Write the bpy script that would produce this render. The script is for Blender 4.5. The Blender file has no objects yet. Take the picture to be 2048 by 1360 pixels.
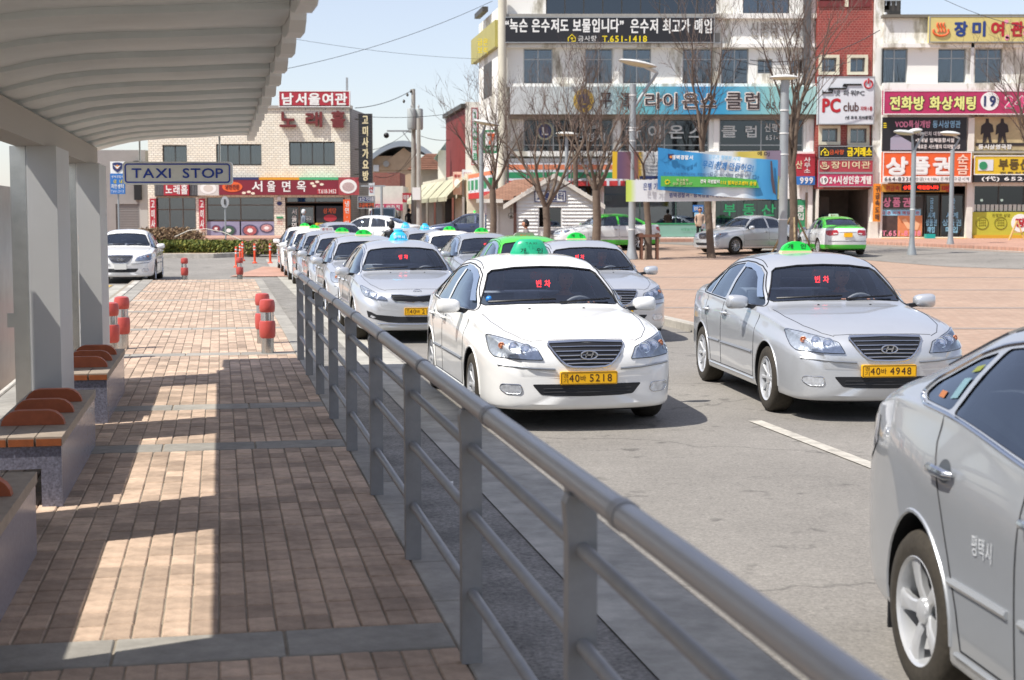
import bpy, bmesh, math, random
import numpy as np
from mathutils import Vector, Matrix, Quaternion
from mathutils.bvhtree import BVHTree
from mathutils.geometry import delaunay_2d_cdt
random.seed(7)
S = bpy.context.scene
COL = S.collection
R = math.radians
CAM_H = 1.92
PITCH = R(4.745)
FPX = 2987.0

# ---------------------------------------------------------------- camera, sky, sun, exposure
cd = bpy.data.cameras.new('camera'); cam = bpy.data.objects.new('camera', cd); COL.objects.link(cam)
cam.location = (0, 0, CAM_H); cam.rotation_euler = (R(90) - PITCH, 0, 0)
cd.sensor_width = 36.0; cd.lens = 36.0 * FPX / 2048; cd.clip_start = 0.05; cd.clip_end = 3000
cd.dof.use_dof = True; cd.dof.focus_distance = 14.5; cd.dof.aperture_fstop = 4.2
S.camera = cam
W = bpy.data.worlds.new('World'); S.world = W; W.use_nodes = True
nt = W.node_tree; nt.nodes.clear()
sky = nt.nodes.new('ShaderNodeTexSky'); sky.sky_type = 'NISHITA'; sky.sun_disc = False
SUN_AZ, SUN_EL = R(31), R(56)          # azimuth of the shadows from +x, elevation
sky.sun_elevation = SUN_EL
sky.sun_rotation = math.atan2(-math.cos(SUN_AZ), -math.sin(SUN_AZ)) % (2 * math.pi)
sky.air_density = 1.0; sky.dust_density = 0.6; sky.ozone_density = 1.0; sky.altitude = 20
bg = nt.nodes.new('ShaderNodeBackground'); bg.inputs[1].default_value = 0.15
wo = nt.nodes.new('ShaderNodeOutputWorld')
hz = nt.nodes.new('ShaderNodeMix'); hz.data_type = 'RGBA'; hz.inputs[0].default_value = .62      # thin even high haze over the blue
hz.inputs[7].default_value = (2.05, 1.95, 2.25, 1); nt.links.new(sky.outputs[0], hz.inputs[6]); nt.links.new(hz.outputs[2], bg.inputs[0]); nt.links.new(bg.outputs[0], wo.inputs[0])
sl = bpy.data.lights.new('sun', 'SUN'); sl.energy = 3.5; sl.angle = R(0.5); sl.color = (1.0, .95, .88)
so = bpy.data.objects.new('sun', sl); COL.objects.link(so)
sd = Vector((math.cos(SUN_AZ) * math.cos(SUN_EL), math.sin(SUN_AZ) * math.cos(SUN_EL), -math.sin(SUN_EL)))
so.rotation_euler = sd.to_track_quat('-Z', 'Y').to_euler(); so.location = (-20, -20, 30)
S.view_settings.view_transform = 'Standard'; S.view_settings.look = 'None'
S.view_settings.exposure = 0.84; S.view_settings.gamma = 1.0; S.view_settings.use_curve_mapping = False
S.render.engine = 'CYCLES'
S.cycles.max_bounces = 6; S.cycles.transparent_max_bounces = 12; S.cycles.glossy_bounces = 3
S.cycles.use_denoising = True
S.cycles.caustics_reflective = False; S.cycles.caustics_refractive = False

# ---------------------------------------------------------------- helpers
def XZ(px, py, Y):
    """photo position (2048x1360) of a point on the upright plane y = Y -> its x and z"""
    u = (px - 1024) / FPX; v = (680 - py) / FPX
    fy = math.cos(PITCH) + v * math.sin(PITCH); fz = -math.sin(PITCH) + v * math.cos(PITCH)
    t = Y / fy
    return u * t, CAM_H + fz * t

def YG(py, dz=0, px=0):
    """distance at which the ground (raised by dz) appears at photo height py"""
    lo, hi = 3.0, 200.0
    for _ in range(50):
        m = (lo + hi) / 2
        if XZ(1024, py, m)[1] > gz(m) + dz: lo = m
        else: hi = m
    return lo
TMP = bpy.data.scenes.new('scratch')
def evaluate(o):
    TMP.collection.objects.link(o)
    with bpy.context.temp_override(scene=TMP, view_layer=TMP.view_layers[0]):
        dg = bpy.context.evaluated_depsgraph_get()
    return bpy.data.meshes.new_from_object(o.evaluated_get(dg), preserve_all_data_layers=True, depsgraph=dg)
def gz(y):
    t = min(1, max(0, (y - 48) / 26)); t = t * t * (3 - 2 * t)
    return 0.55 * t

def RU(u, v):
    """frame of the railing: u metres across (to the right), v metres along (away)"""
    return Vector((0.97 + .9815 * u - .1914 * v, .1914 * u + .9815 * v, 0))
RAIL_ANG = math.atan2(.1914, .9815)

def hexc(h):
    h = h.lstrip('#'); c = [int(h[i:i + 2], 16) / 255 for i in (0, 2, 4)]
    return tuple(((x + .055) / 1.055) ** 2.4 if x > .04045 else x / 12.92 for x in c)

MATS = {}
def M(name, rgb, rough=.6, metal=0.0, noise=None, bump=None, coat=0.0, emit=None, spec=.5, rnd=None, stain=None, spread=(.78, 1.2)):
    """principled material; noise=(scale, amount) varies the colour, bump=(scale, strength), rnd='object'|'island' varies each piece"""
    if name in MATS: return MATS[name]
    if isinstance(rgb, str): rgb = hexc(rgb)
    m = bpy.data.materials.new(name); m.use_nodes = True; n = m.node_tree.nodes; L = m.node_tree.links
    b = n['Principled BSDF']; b.inputs['Base Color'].default_value = (*rgb, 1)
    b.inputs['Roughness'].default_value = rough; b.inputs['Metallic'].default_value = metal
    b.inputs['Specular IOR Level'].default_value = spec
    if coat: b.inputs['Coat Weight'].default_value = coat; b.inputs['Coat Roughness'].default_value = .04
    if emit: b.inputs['Emission Color'].default_value = (*rgb, 1); b.inputs['Emission Strength'].default_value = emit
    tc = n.new('ShaderNodeTexCoord')
    src = None
    if noise:
        t = n.new('ShaderNodeTexNoise'); t.inputs['Scale'].default_value = noise[0]; t.inputs['Detail'].default_value = 6
        t.inputs['Roughness'].default_value = .65
        L.new(tc.outputs['Object'], t.inputs['Vector'])
        mr = n.new('ShaderNodeMapRange'); mr.inputs[1].default_value = .3; mr.inputs[2].default_value = .7
        mr.inputs[3].default_value = 1 - noise[1]; mr.inputs[4].default_value = 1 + noise[1]
        L.new(t.outputs[0], mr.inputs[0]); src = mr.outputs[0]
    if rnd:
        if rnd == 'object': r = n.new('ShaderNodeObjectInfo'); ro = r.outputs['Random']
        else: r = n.new('ShaderNodeNewGeometry'); ro = r.outputs['Random Per Island']
        mr = n.new('ShaderNodeMapRange'); mr.inputs[3].default_value = spread[0]; mr.inputs[4].default_value = spread[1]
        L.new(ro, mr.inputs[0])
        if src:
            mu = n.new('ShaderNodeMath'); mu.operation = 'MULTIPLY'; L.new(src, mu.inputs[0]); L.new(mr.outputs[0], mu.inputs[1]); src = mu.outputs[0]
        else: src = mr.outputs[0]
    if stain:
        gg = n.new('ShaderNodeNewGeometry'); t = n.new('ShaderNodeTexNoise'); t.inputs['Scale'].default_value = stain[0]; t.inputs['Detail'].default_value = 7; t.inputs['Roughness'].default_value = .7
        L.new(gg.outputs['Position'], t.inputs['Vector']); mr = n.new('ShaderNodeMapRange'); mr.inputs[1].default_value = .36; mr.inputs[2].default_value = .62
        mr.inputs[3].default_value = 1 - stain[1]; mr.inputs[4].default_value = 1 + stain[1] * .45; L.new(t.outputs[0], mr.inputs[0])
        if src:
            mu = n.new('ShaderNodeMath'); mu.operation = 'MULTIPLY'; L.new(src, mu.inputs[0]); L.new(mr.outputs[0], mu.inputs[1]); src = mu.outputs[0]
        else: src = mr.outputs[0]
    if src:
        vm = n.new('ShaderNodeVectorMath'); vm.operation = 'SCALE'; vm.inputs[0].default_value = rgb
        L.new(src, vm.inputs[3]); L.new(vm.outputs[0], b.inputs['Base Color'])
    if bump:
        t = n.new('ShaderNodeTexNoise'); t.inputs['Scale'].default_value = bump[0]; t.inputs['Detail'].default_value = 5
        L.new(tc.outputs['Object'], t.inputs['Vector'])
        bp = n.new('ShaderNodeBump'); bp.inputs['Strength'].default_value = bump[1]; bp.inputs['Distance'].default_value = .01
        L.new(t.outputs[0], bp.inputs['Height']); L.new(bp.outputs[0], b.inputs['Normal'])
    MATS[name] = m
    return m

def brick_mat(name, c1, c2, mortar, bw, bh, axes='xz', scale=1.0, ms=.01, rough=.8, rot=0, bump=.4, dirt=.15):
    m = bpy.data.materials.new(name); m.use_nodes = True; n = m.node_tree.nodes; L = m.node_tree.links
    b = n['Principled BSDF']; b.inputs['Roughness'].default_value = rough
    g = n.new('ShaderNodeNewGeometry'); sp = n.new('ShaderNodeSeparateXYZ'); cb = n.new('ShaderNodeCombineXYZ')
    L.new(g.outputs['Position'], sp.inputs[0])
    L.new(sp.outputs['XYZ'.index(axes[0].upper())], cb.inputs[0]); L.new(sp.outputs['XYZ'.index(axes[1].upper())], cb.inputs[1])
    mp = n.new('ShaderNodeMapping'); mp.inputs['Rotation'].default_value = (0, 0, rot); L.new(cb.outputs[0], mp.inputs[0])
    t = n.new('ShaderNodeTexBrick'); t.inputs['Scale'].default_value = scale
    t.inputs['Color1'].default_value = (*hexc(c1), 1); t.inputs['Color2'].default_value = (*hexc(c2), 1); t.inputs['Mortar'].default_value = (*hexc(mortar), 1)
    t.inputs['Brick Width'].default_value = bw; t.inputs['Row Height'].default_value = bh; t.inputs['Mortar Size'].default_value = ms
    L.new(mp.outputs[0], t.inputs['Vector'])
    ns = n.new('ShaderNodeTexNoise'); ns.inputs['Scale'].default_value = .6; ns.inputs['Detail'].default_value = 8; ns.inputs['Roughness'].default_value = .7
    L.new(g.outputs['Position'], ns.inputs['Vector'])
    mr = n.new('ShaderNodeMapRange'); mr.inputs[1].default_value = .3; mr.inputs[2].default_value = .7; mr.inputs[3].default_value = 1 - dirt; mr.inputs[4].default_value = 1 + dirt
    L.new(ns.outputs[0], mr.inputs[0])
    vm = n.new('ShaderNodeVectorMath'); vm.operation = 'SCALE'; L.new(t.outputs['Color'], vm.inputs[0]); L.new(mr.outputs[0], vm.inputs[3])
    L.new(vm.outputs[0], b.inputs['Base Color'])
    bp = n.new('ShaderNodeBump'); bp.inputs['Strength'].default_value = bump; bp.inputs['Distance'].default_value = .01; bp.invert = True
    L.new(t.outputs['Fac'], bp.inputs['Height']); L.new(bp.outputs[0], b.inputs['Normal'])
    MATS[name] = m
    return m

def glass_mat(name, tint=(.5, .55, .58), ior=1.5, rough=.01, spec_boost=1.0):
    m = bpy.data.materials.new(name); m.use_nodes = True; n = m.node_tree.nodes; L = m.node_tree.links; n.clear()
    o = n.new('ShaderNodeOutputMaterial'); mx = n.new('ShaderNodeMixShader'); fr = n.new('ShaderNodeFresnel'); fr.inputs[0].default_value = ior
    tr = n.new('ShaderNodeBsdfTransparent'); tr.inputs[0].default_value = (*tint, 1)
    gl = n.new('ShaderNodeBsdfGlossy'); gl.inputs['Roughness'].default_value = rough
    if spec_boost != 1:
        ma = n.new('ShaderNodeMath'); ma.operation = 'MULTIPLY_ADD'; ma.inputs[1].default_value = spec_boost; ma.inputs[2].default_value = .04; L.new(fr.outputs[0], ma.inputs[0]); L.new(ma.outputs[0], mx.inputs[0])
    else: L.new(fr.outputs[0], mx.inputs[0])
    gl.inputs[0].default_value = (.80, .89, 1, 1)
    L.new(tr.outputs[0], mx.inputs[1]); L.new(gl.outputs[0], mx.inputs[2]); L.new(mx.outputs[0], o.inputs[0])
    MATS[name] = m
    return m

BASE = {}
class MB:
    def __init__(s): s.v = []; s.f = []; s.m = []
    def add(s, vs, fs, mi=0):
        o = len(s.v); s.v += [tuple(p) for p in vs]; s.f += [tuple(i + o for i in f) for f in fs]; s.m += [mi] * len(fs); return s
    def box(s, x0, x1, y0, y1, z0, z1, mi=0):
        return s.add([(x0,y0,z0),(x1,y0,z0),(x1,y1,z0),(x0,y1,z0),(x0,y0,z1),(x1,y0,z1),(x1,y1,z1),(x0,y1,z1)],
                     [(0,3,2,1),(4,5,6,7),(0,1,5,4),(1,2,6,5),(2,3,7,6),(3,0,4,7)], mi)
    def obox(s, c, ax, ay, az, mi=0):
        """oriented box: centre and three half-axis vectors"""
        c = Vector(c); ax = Vector(ax); ay = Vector(ay); az = Vector(az)
        vs = [c + i * ax + j * ay + k * az for k in (-1, 1) for i, j in ((-1,-1),(1,-1),(1,1),(-1,1))]
        return s.add(vs, [(0,3,2,1),(4,5,6,7),(0,1,5,4),(1,2,6,5),(2,3,7,6),(3,0,4,7)], mi)
    def bar(s, a, b, w, h, mi=0, up=(0, 0, 1)):
        a = Vector(a); b = Vector(b); d = (b - a); l = d.length; d.normalize(); u = Vector(up)
        if abs(d.dot(u)) > .99: u = Vector((0, 1, 0))
        r = d.cross(u).normalized(); u = r.cross(d)
        return s.obox((a + b) / 2, d * l / 2, r * w / 2, u * h / 2, mi)
    def prism(s, poly, axis, a, b, mi=0):
        n = len(poly)
        def P(p, t): return {'x': (t, p[0], p[1]), 'y': (p[0], t, p[1]), 'z': (p[0], p[1], t)}[axis]
        vs = [P(p, a) for p in poly] + [P(p, b) for p in poly]
        fs = [tuple(range(n))[::-1], tuple(range(n, 2 * n))] + [(i, (i + 1) % n, n + (i + 1) % n, n + i) for i in range(n)]
        return s.add(vs, fs, mi)
    def tube(s, pts, r, n=8, closed=False, mi=0, cap=True):
        pts = [Vector(p) for p in pts]; k = len(pts); rr = r if hasattr(r, '__len__') else [r] * k
        o = len(s.v); up = None
        for i, p in enumerate(pts):
            if closed: d = pts[(i + 1) % k] - pts[i - 1]
            else: d = pts[min(i + 1, k - 1)] - pts[max(i - 1, 0)]
            if d.length < 1e-9: d = Vector((0, 0, 1))
            d.normalize()
            if up is None: up = Vector((0, 0, 1)) if abs(d.z) < .9 else Vector((0, 1, 0))
            a = d.cross(up).normalized(); b = a.cross(d).normalized(); up = b
            for j in range(n):
                t = 2 * math.pi * j / n
                s.v.append(tuple(p + (a * math.cos(t) + b * math.sin(t)) * rr[i]))
        for i in range(k if closed else k - 1):
            i2 = (i + 1) % k
            for j in range(n):
                j2 = (j + 1) % n
                s.f.append((o + i * n + j, o + i2 * n + j, o + i2 * n + j2, o + i * n + j2)); s.m.append(mi)
        if cap and not closed:
            s.f.append(tuple(o + j for j in range(n))); s.m.append(mi)
            s.f.append(tuple(o + (k - 1) * n + j for j in range(n))[::-1]); s.m.append(mi)
        return s
    def lathe(s, prof, c=(0, 0, 0), axis='z', n=24, mi=0, cap=True):
        """prof: (radius, height) pairs along the axis"""
        o = len(s.v); k = len(prof)
        for r, h in prof:
            for j in range(n):
                t = 2 * math.pi * j / n; a, b = r * math.cos(t), r * math.sin(t)
                p = {'z': (a, b, h), 'y': (a, h, -b), 'x': (h, a, b)}[axis]
                s.v.append((c[0] + p[0], c[1] + p[1], c[2] + p[2]))
        for i in range(k - 1):
            for j in range(n):
                j2 = (j + 1) % n
                s.f.append((o + i * n + j, o + i * n + j2, o + (i + 1) * n + j2, o + (i + 1) * n + j)); s.m.append(mi)
        if cap and prof[0][0] > 1e-4: s.f.append(tuple(o + j for j in range(n))[::-1]); s.m.append(mi)
        if cap and prof[-1][0] > 1e-4: s.f.append(tuple(o + (k - 1) * n + j for j in range(n))); s.m.append(mi)
        return s
    def ball(s, c, r, n=12, mi=0, squash=(1, 1, 1)):
        pr = [(math.sin(math.pi * i / n) * 1.0, -math.cos(math.pi * i / n)) for i in range(n + 1)]
        o = len(s.v); s.lathe(pr, n=n * 2, mi=mi)
        for i in range(o, len(s.v)):
            p = s.v[i]; s.v[i] = (c[0] + p[0] * r * squash[0], c[1] + p[1] * r * squash[1], c[2] + p[2] * r * squash[2])
        return s
    def xf(s, mat, start=0):
        for i in range(start, len(s.v)): s.v[i] = tuple(mat @ Vector(s.v[i]))
        return s
    def mesh(s, name, mats, smooth=None, shift=(0, 0, 0)):
        me = bpy.data.meshes.new(name)
        sx, sy, sz = shift
        me.from_pydata([(a - sx, b - sy, c - sz) for a, b, c in s.v], [], s.f)
        for m in (mats if isinstance(mats, (list, tuple)) else [mats]): me.materials.append(m)
        if any(s.m): me.polygons.foreach_set('material_index', s.m)
        fix(me, smooth)
        return me
    def build(s, name, mats, parent=None, smooth=None, **kw):
        b = BASE.get(parent.name, (0, 0, 0)) if parent else kw.pop('base', (0, 0, 0))
        me = s.mesh(name, mats, smooth, b)
        o = link(name, me, parent)
        if not parent: o.location = b; BASE[o.name] = tuple(b)
        for k, v in kw.items(): o[k] = v
        return o
def fix(me, smooth):
    bm = bmesh.new(); bm.from_mesh(me); bmesh.ops.recalc_face_normals(bm, faces=bm.faces); bm.to_mesh(me); bm.free()
    if smooth:
        me.shade_smooth(); me.set_sharp_from_angle(angle=R(smooth))
def link(name, me, parent=None):
    o = bpy.data.objects.new(name, me); COL.objects.link(o)
    if parent: o.parent = parent; BASE[o.name] = BASE.get(parent.name, (0, 0, 0))
    return o
def tag(o, label=None, cat=None, group=None, kind=None):
    if label: o['label'] = label
    if cat: o['category'] = cat
    if group: o['group'] = group
    if kind: o['kind'] = kind
    return o
def thing(name, label, cat, loc=(0, 0, 0), group=None):
    o = bpy.data.objects.new(name, None); COL.objects.link(o); o.location = loc; o.empty_display_size = .2
    BASE[o.name] = tuple(loc); return tag(o, label, cat, group)

KIDS = {}
def kids(o): return [c for c in o.children]
def copy_tree(o, paint=None, skip=()):
    def rec(s, parent):
        c = s.copy(); COL.objects.link(c); c.parent = parent; BASE[c.name] = BASE.get(s.name, (0, 0, 0))
        if paint and c.type == 'MESH':
            for i, sl in enumerate(c.material_slots):
                if sl.material and sl.material.name == 'paint_placeholder':
                    sl.link = 'OBJECT'; sl.material = paint
        for k in kids(s):
            if k.name.split('.')[0] not in skip: rec(k, c)
        return c
    return rec(o, None)

TXT = {}
CHARS = "!(),-.0123456789:ABCDEFGHIJKLMNOPQRSTUVWXYZabcdefghijklmnopqrstuvwxyz·“”•☀代平澤가간갈개거게경계고관교구국권귀극금급기께나남내냉널넷노녹는니다단닭담당대도동두들디딩땅라랑래럽력로리만매면모무문물미민바발방백번범보복부북비빈빌사산삼상새서석설성센소속수순스슨시신실싱씨안약어업없에여역연영예오옥온요용우운울워원위유은음의이인임입장저전절점정제죄주중지차찰채처체최출층치친콜클탕택터털텔템통특팅파편평폭품피하학한함합행향형홀화회휴"
GLYPH = {}
def load_glyphs(chars, bold):
    """one text object holds every character on a line of its own; it is meshed once and cut up"""
    c = bpy.data.curves.new('lettering', 'FONT'); c.body = '\n'.join(chars); c.offset = bold; c.resolution_u = 3; c.space_line = 2
    o = bpy.data.objects.new('lettering', c); me = bpy.data.meshes.new_from_object(o)
    vs = [(v.co.x, v.co.y) for v in me.vertices]; L_ = {}
    for f in me.polygons:
        k = int(round((.35 - vs[f.vertices[0]][1]) / 2)); L_.setdefault(k, []).append(tuple(f.vertices))
    bpy.data.objects.remove(o); bpy.data.curves.remove(c); bpy.data.meshes.remove(me)
    for k, ch in enumerate(chars):
        fs = L_.get(k, []); ids = sorted({i for f in fs for i in f}); mp = {i: n for n, i in enumerate(ids)}
        pts = [(vs[i][0], vs[i][1] + 2 * k) for i in ids]
        x0 = min([p[0] for p in pts] or [0]); x1 = max([p[0] for p in pts] or [0])
        wide = ord(ch) > 0x1100 and not 0x2010 < ord(ch) < 0x2070
        adv = .98 if wide else (.60 if ch.isdigit() else x1 - x0 + .10)
        off = (adv - (x1 + x0)) / 2
        GLYPH[(ch, bold)] = ([(x + off, y) for x, y in pts], [tuple(mp[i] for i in f) for f in fs], adv)
def text_mesh(body, bold=.0, extrude=.02, shear=0):
    bold = 0.0
    key = (body, bold, shear)
    if key in TXT: return TXT[key]
    if not GLYPH:
        load_glyphs(list(CHARS), 0.0)
    vs = []; fs = []
    for r, ln in enumerate(body.split('\n')):
        x = 0; row = []
        for ch in ln:
            if ch == ' ': x += .32; continue
            if (ch, bold) not in GLYPH: load_glyphs([ch], bold)
            g, f, adv = GLYPH[(ch, bold)]; row.append((g, f, x)); x += adv
        for g, f, gx in row:
            o0 = len(vs); vs += [(px + gx - x / 2, py - r * 1.05) for px, py in g]; fs += [tuple(i + o0 for i in q) for q in f]
    if shear: vs = [(px + py * shear, py) for px, py in vs]
    xs = [v[0] for v in vs]; ys = [v[1] for v in vs]
    x0, x1, y0, y1 = min(xs), max(xs), min(ys), max(ys)
    vs = [((v[0] - (x0 + x1) / 2) / (x1 - x0), (v[1] - (y0 + y1) / 2) / (y1 - y0)) for v in vs]
    TXT[key] = (vs, fs, (x1 - x0) / (y1 - y0)); return TXT[key]
def text(body, c, w, h, mat, parent, bold=.02, name='lettering', depth=.02, frame=None, shear=0, vertical=False):
    """lettering stretched to w x h metres, centred on c; frame=(right, up) unit vectors, default facing -y"""
    multi = 0
    if bold >= .012: multi = min(.07, bold * .85 + .004)
    ex, up = frame or (Vector((1, 0, 0)), Vector((0, 0, 1)))
    nrm = ex.cross(up).normalized()
    if vertical: body = '\n'.join(body)
    vs, fs, asp = text_mesh(body, bold, 0, shear)
    if w is None: w = h * asp
    if h is None: h = w / asp
    c = Vector(c); mb = MB(); n = len(vs)
    rows = body.count('\n') + 1; em = h / rows * (.95 if rows == 1 else .8); dl = multi * em
    w = max(w - 2 * dl, w * .7); h = max(h - 2 * dl, h * .7)
    front = [c + ex * (x * w) + up * (y * h) + nrm * depth for x, y in vs]
    mb.v = [tuple(p) for p in front]; mb.f = list(fs); mb.m = [0] * len(fs)
    extra = []
    if multi:
        for k in range(6 if multi > .03 else 4):
            a_ = 2 * math.pi * (k + .5) / (6 if multi > .03 else 4); o_ = ex * math.cos(a_) * dl + up * math.sin(a_) * dl - nrm * .0015 * (k + 1)
            extra.append([tuple(q + o_) for q in front])
    if depth >= .012:      # side walls along boundary edges
        from collections import Counter
        ec = Counter(); dr = {}
        for f in fs:
            for i in range(len(f)):
                a, b = f[i], f[(i + 1) % len(f)]; k = (min(a, b), max(a, b)); ec[k] += 1; dr[k] = (a, b)
        back = [c + ex * (x * w) + up * (y * h) for x, y in vs]
        mb.v += [tuple(p) for p in back]
        for k, cnt in ec.items():
            if cnt == 1: a, b = dr[k]; mb.f.append((b, a, a + n, b + n)); mb.m.append(0)
    for q in extra:
        o0 = len(mb.v); mb.v += q; mb.f += [tuple(i + o0 for i in f) for f in fs]
    me = bpy.data.meshes.new(name)
    s = BASE.get(parent.name, (0, 0, 0))
    me.from_pydata([(p[0] - s[0], p[1] - s[1], p[2] - s[2]) for p in mb.v], [], mb.f); me.materials.append(mat)
    return link(name, me, parent)

def pchip(xs, ys):
    xs = np.array(xs, float); ys = np.array(ys, float); h = np.diff(xs); d = np.diff(ys) / h; m = np.zeros(len(xs))
    for i in range(1, len(xs) - 1):
        if d[i - 1] * d[i] > 0:
            w1 = 2 * h[i] + h[i - 1]; w2 = h[i] + 2 * h[i - 1]; m[i] = (w1 + w2) / (w1 / d[i - 1] + w2 / d[i])
    m[0] = d[0]; m[-1] = d[-1]
    def f(x):
        x = min(max(x, xs[0]), xs[-1]); i = min(max(int(np.searchsorted(xs, x)) - 1, 0), len(h) - 1)
        t = (x - xs[i]) / h[i]; t2, t3 = t * t, t * t * t
        return float((2*t3 - 3*t2 + 1) * ys[i] + (t3 - 2*t2 + t) * h[i] * m[i] + (-2*t3 + 3*t2) * ys[i+1] + (t3 - t2) * h[i] * m[i+1])
    return f
def tab(s):
    p = [tuple(float(q) for q in w.split(':')) for w in s.split()]
    return pchip([a for a, b in p], [b for a, b in p])

# ---------------------------------------------------------------- shared materials
white_wall = M('white_wall_paint', '#d8d6cc', .85, noise=(1.2, .13), bump=(12, .2))
cream_wall = M('cream_wall', '#d3cdb6', .85, noise=(1.5, .15), bump=(12, .2))
dirty_wall = M('stained_render', '#b5b1a4', .9, noise=(2.2, .3), bump=(14, .3))
conc = M('concrete', '#9d9a93', .9, noise=(3, .12), bump=(30, .3))
dark_frame = M('dark_window_frame', '#3b3833', .5)
alu = M('aluminium_frame', '#a7a9a8', .4, .6)
steel = M('stainless_steel', '#b8b8b6', .22, .95, noise=(8, .1))
galv = M('galvanised_pole', '#9ea3a5', .5, .35, noise=(3, .08))
black = M('black_plastic', '#141416', .45)
rubber = M('rubber', '#16161a', .8, noise=(20, .2))
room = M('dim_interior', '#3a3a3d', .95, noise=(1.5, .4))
wglass = glass_mat('window_glass', (.72, .75, .76), 1.5, .02, 2.2)
# ---------------------------------------------------------------- ground
def asphalt_mat():
    m = bpy.data.materials.new('asphalt'); m.use_nodes = True; n = m.node_tree.nodes; L = m.node_tree.links
    b = n['Principled BSDF']; b.inputs['Roughness'].default_value = .9
    g = n.new('ShaderNodeNewGeometry')
    def nz(sc, de=4, ro=.6):
        t = n.new('ShaderNodeTexNoise'); t.inputs['Scale'].default_value = sc; t.inputs['Detail'].default_value = de; t.inputs['Roughness'].default_value = ro
        L.new(g.outputs['Position'], t.inputs['Vector']); return t.outputs[0]
    def rng(o, a, b_, c, d):
        r = n.new('ShaderNodeMapRange'); r.inputs[1].default_value = a; r.inputs[2].default_value = b_; r.inputs[3].default_value = c; r.inputs[4].default_value = d
        L.new(o, r.inputs[0]); return r.outputs[0]
    def mul(a, b_):
        r = n.new('ShaderNodeMath'); r.operation = 'MULTIPLY'; L.new(a, r.inputs[0]); L.new(b_, r.inputs[1]); return r.outputs[0]
    f = mul(rng(nz(.35, 5), .3, .7, .82, 1.15), mul(rng(nz(45, 4, .75), .3, .7, .66, 1.32), rng(nz(16, 5, .8), .3, .7, .84, 1.16)))
    f = mul(f, rng(nz(5, 6, .7), .3, .7, .93, 1.07))
    st = rng(nz(2.6, 3, .6), .62, .70, 1, .55)           # oil drips
    f = mul(f, st)
    v = n.new('ShaderNodeTexVoronoi'); v.feature = 'DISTANCE_TO_EDGE'; v.inputs['Scale'].default_value = .22
    w = n.new('ShaderNodeTexNoise'); w.inputs['Scale'].default_value = 1.2; w.inputs['Detail'].default_value = 6; L.new(g.outputs['Position'], w.inputs['Vector'])
    mx = n.new('ShaderNodeVectorMath'); mx.operation = 'ADD'; L.new(g.outputs['Position'], mx.inputs[0]); L.new(w.outputs['Color'], mx.inputs[1]); L.new(mx.outputs[0], v.inputs['Vector'])
    f = mul(f, rng(v.outputs[0], .0, .006, .62, 1))
    vm = n.new('ShaderNodeVectorMath'); vm.operation = 'SCALE'; vm.inputs[0].default_value = (.232, .217, .193)
    L.new(f, vm.inputs[3]); L.new(vm.outputs[0], b.inputs['Base Color'])
    bp = n.new('ShaderNodeBump'); bp.inputs['Strength'].default_value = .5; bp.inputs['Distance'].default_value = .006
    L.new(nz(110, 3), bp.inputs['Height']); L.new(bp.outputs[0], b.inputs['Normal'])
    return m
asphalt = asphalt_mat()
def sheet(name, poly, z, mat, step=6, kind='structure', label=None, thick=0, parent=None, follow=True):
    """flat or ground-following sheet over a polygon in plan"""
    xs = [p[0] for p in poly]; ys = [p[1] for p in poly]
    cuts = [y for y in np.arange(46, 80, 3) if min(ys) < y < max(ys)]
    bm = bmesh.new(); vs = [bm.verts.new((p[0], p[1], 0)) for p in poly]; bm.faces.new(vs)
    for y in cuts:
        bmesh.ops.bisect_plane(bm, geom=bm.verts[:] + bm.edges[:] + bm.faces[:], plane_co=(0, y, 0), plane_no=(0, 1, 0))
    for v in bm.verts: v.co.z = (gz(v.co.y) if follow else 0) + z
    if thick:
        r = bmesh.ops.extrude_face_region(bm, geom=bm.faces[:])
        for e in r['geom']:
            if isinstance(e, bmesh.types.BMVert): e.co.z -= thick
    bmesh.ops.recalc_face_normals(bm, faces=bm.faces)
    me = bpy.data.meshes.new(name); bm.to_mesh(me); bm.free(); me.materials.append(mat)
    if not thick and me.polygons[0].normal.z < 0: me.flip_normals()
    o = link(name, me, parent)
    if kind: o['kind'] = kind
    return o
sheet('road', [(-600, -30), (600, -30), (600, 2500), (-600, 2500)], 0, asphalt)

slab_grey = M('grey_granite_slab', '#97938a', .8, noise=(9, .14), bump=(60, .25), rnd='object', stain=(2.5, .2), spread=(.85, 1.12))
slab_joined = M('grey_granite_slab_far', '#8f9494', .8, noise=(9, .14), rnd='island')
kerb_mat = M('kerb_concrete', '#b3aea4', .9, noise=(5, .16), bump=(40, .3), rnd='object', stain=(3, .25))
brick_near = M('clay_paver', '#b29b86', .85, noise=(9, .22), bump=(70, .5), rnd='object', stain=(1.7, .22), spread=(.76, 1.2))
brick_far = M('clay_paver_far', '#b59e89', .85, noise=(14, .2), rnd='island', stain=(1.7, .25), spread=(.7, 1.25))
bed = M('sand_bed', '#8f8677', .95, noise=(10, .2), bump=(60, .3))
gutter_mat = M('gutter_concrete', '#a8a59b', .9, noise=(4, .2), bump=(40, .3), stain=(1.1, .28))
gutter_dark = M('patched_asphalt', '#85827c', .95, stain=(2.2, .3), noise=(38, .45), bump=(80, .6))
PZ = .12
def strip(u0, u1, v0, v1): return [tuple(RU(u0, v0))[:2], tuple(RU(u1, v0))[:2], tuple(RU(u1, v1))[:2], tuple(RU(u0, v1))[:2]]
V0, V1 = -3.0, 43.5
pave = sheet('pavement', strip(-3.4, .22, V0, V1), PZ - .009, bed, thick=.1, follow=False)
sheet('gutter', strip(.22, .80, V0, 60), .004, gutter_dark)
sheet('gutter', strip(.80, 1.36, V0, 60), .012, gutter_mat)
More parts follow.
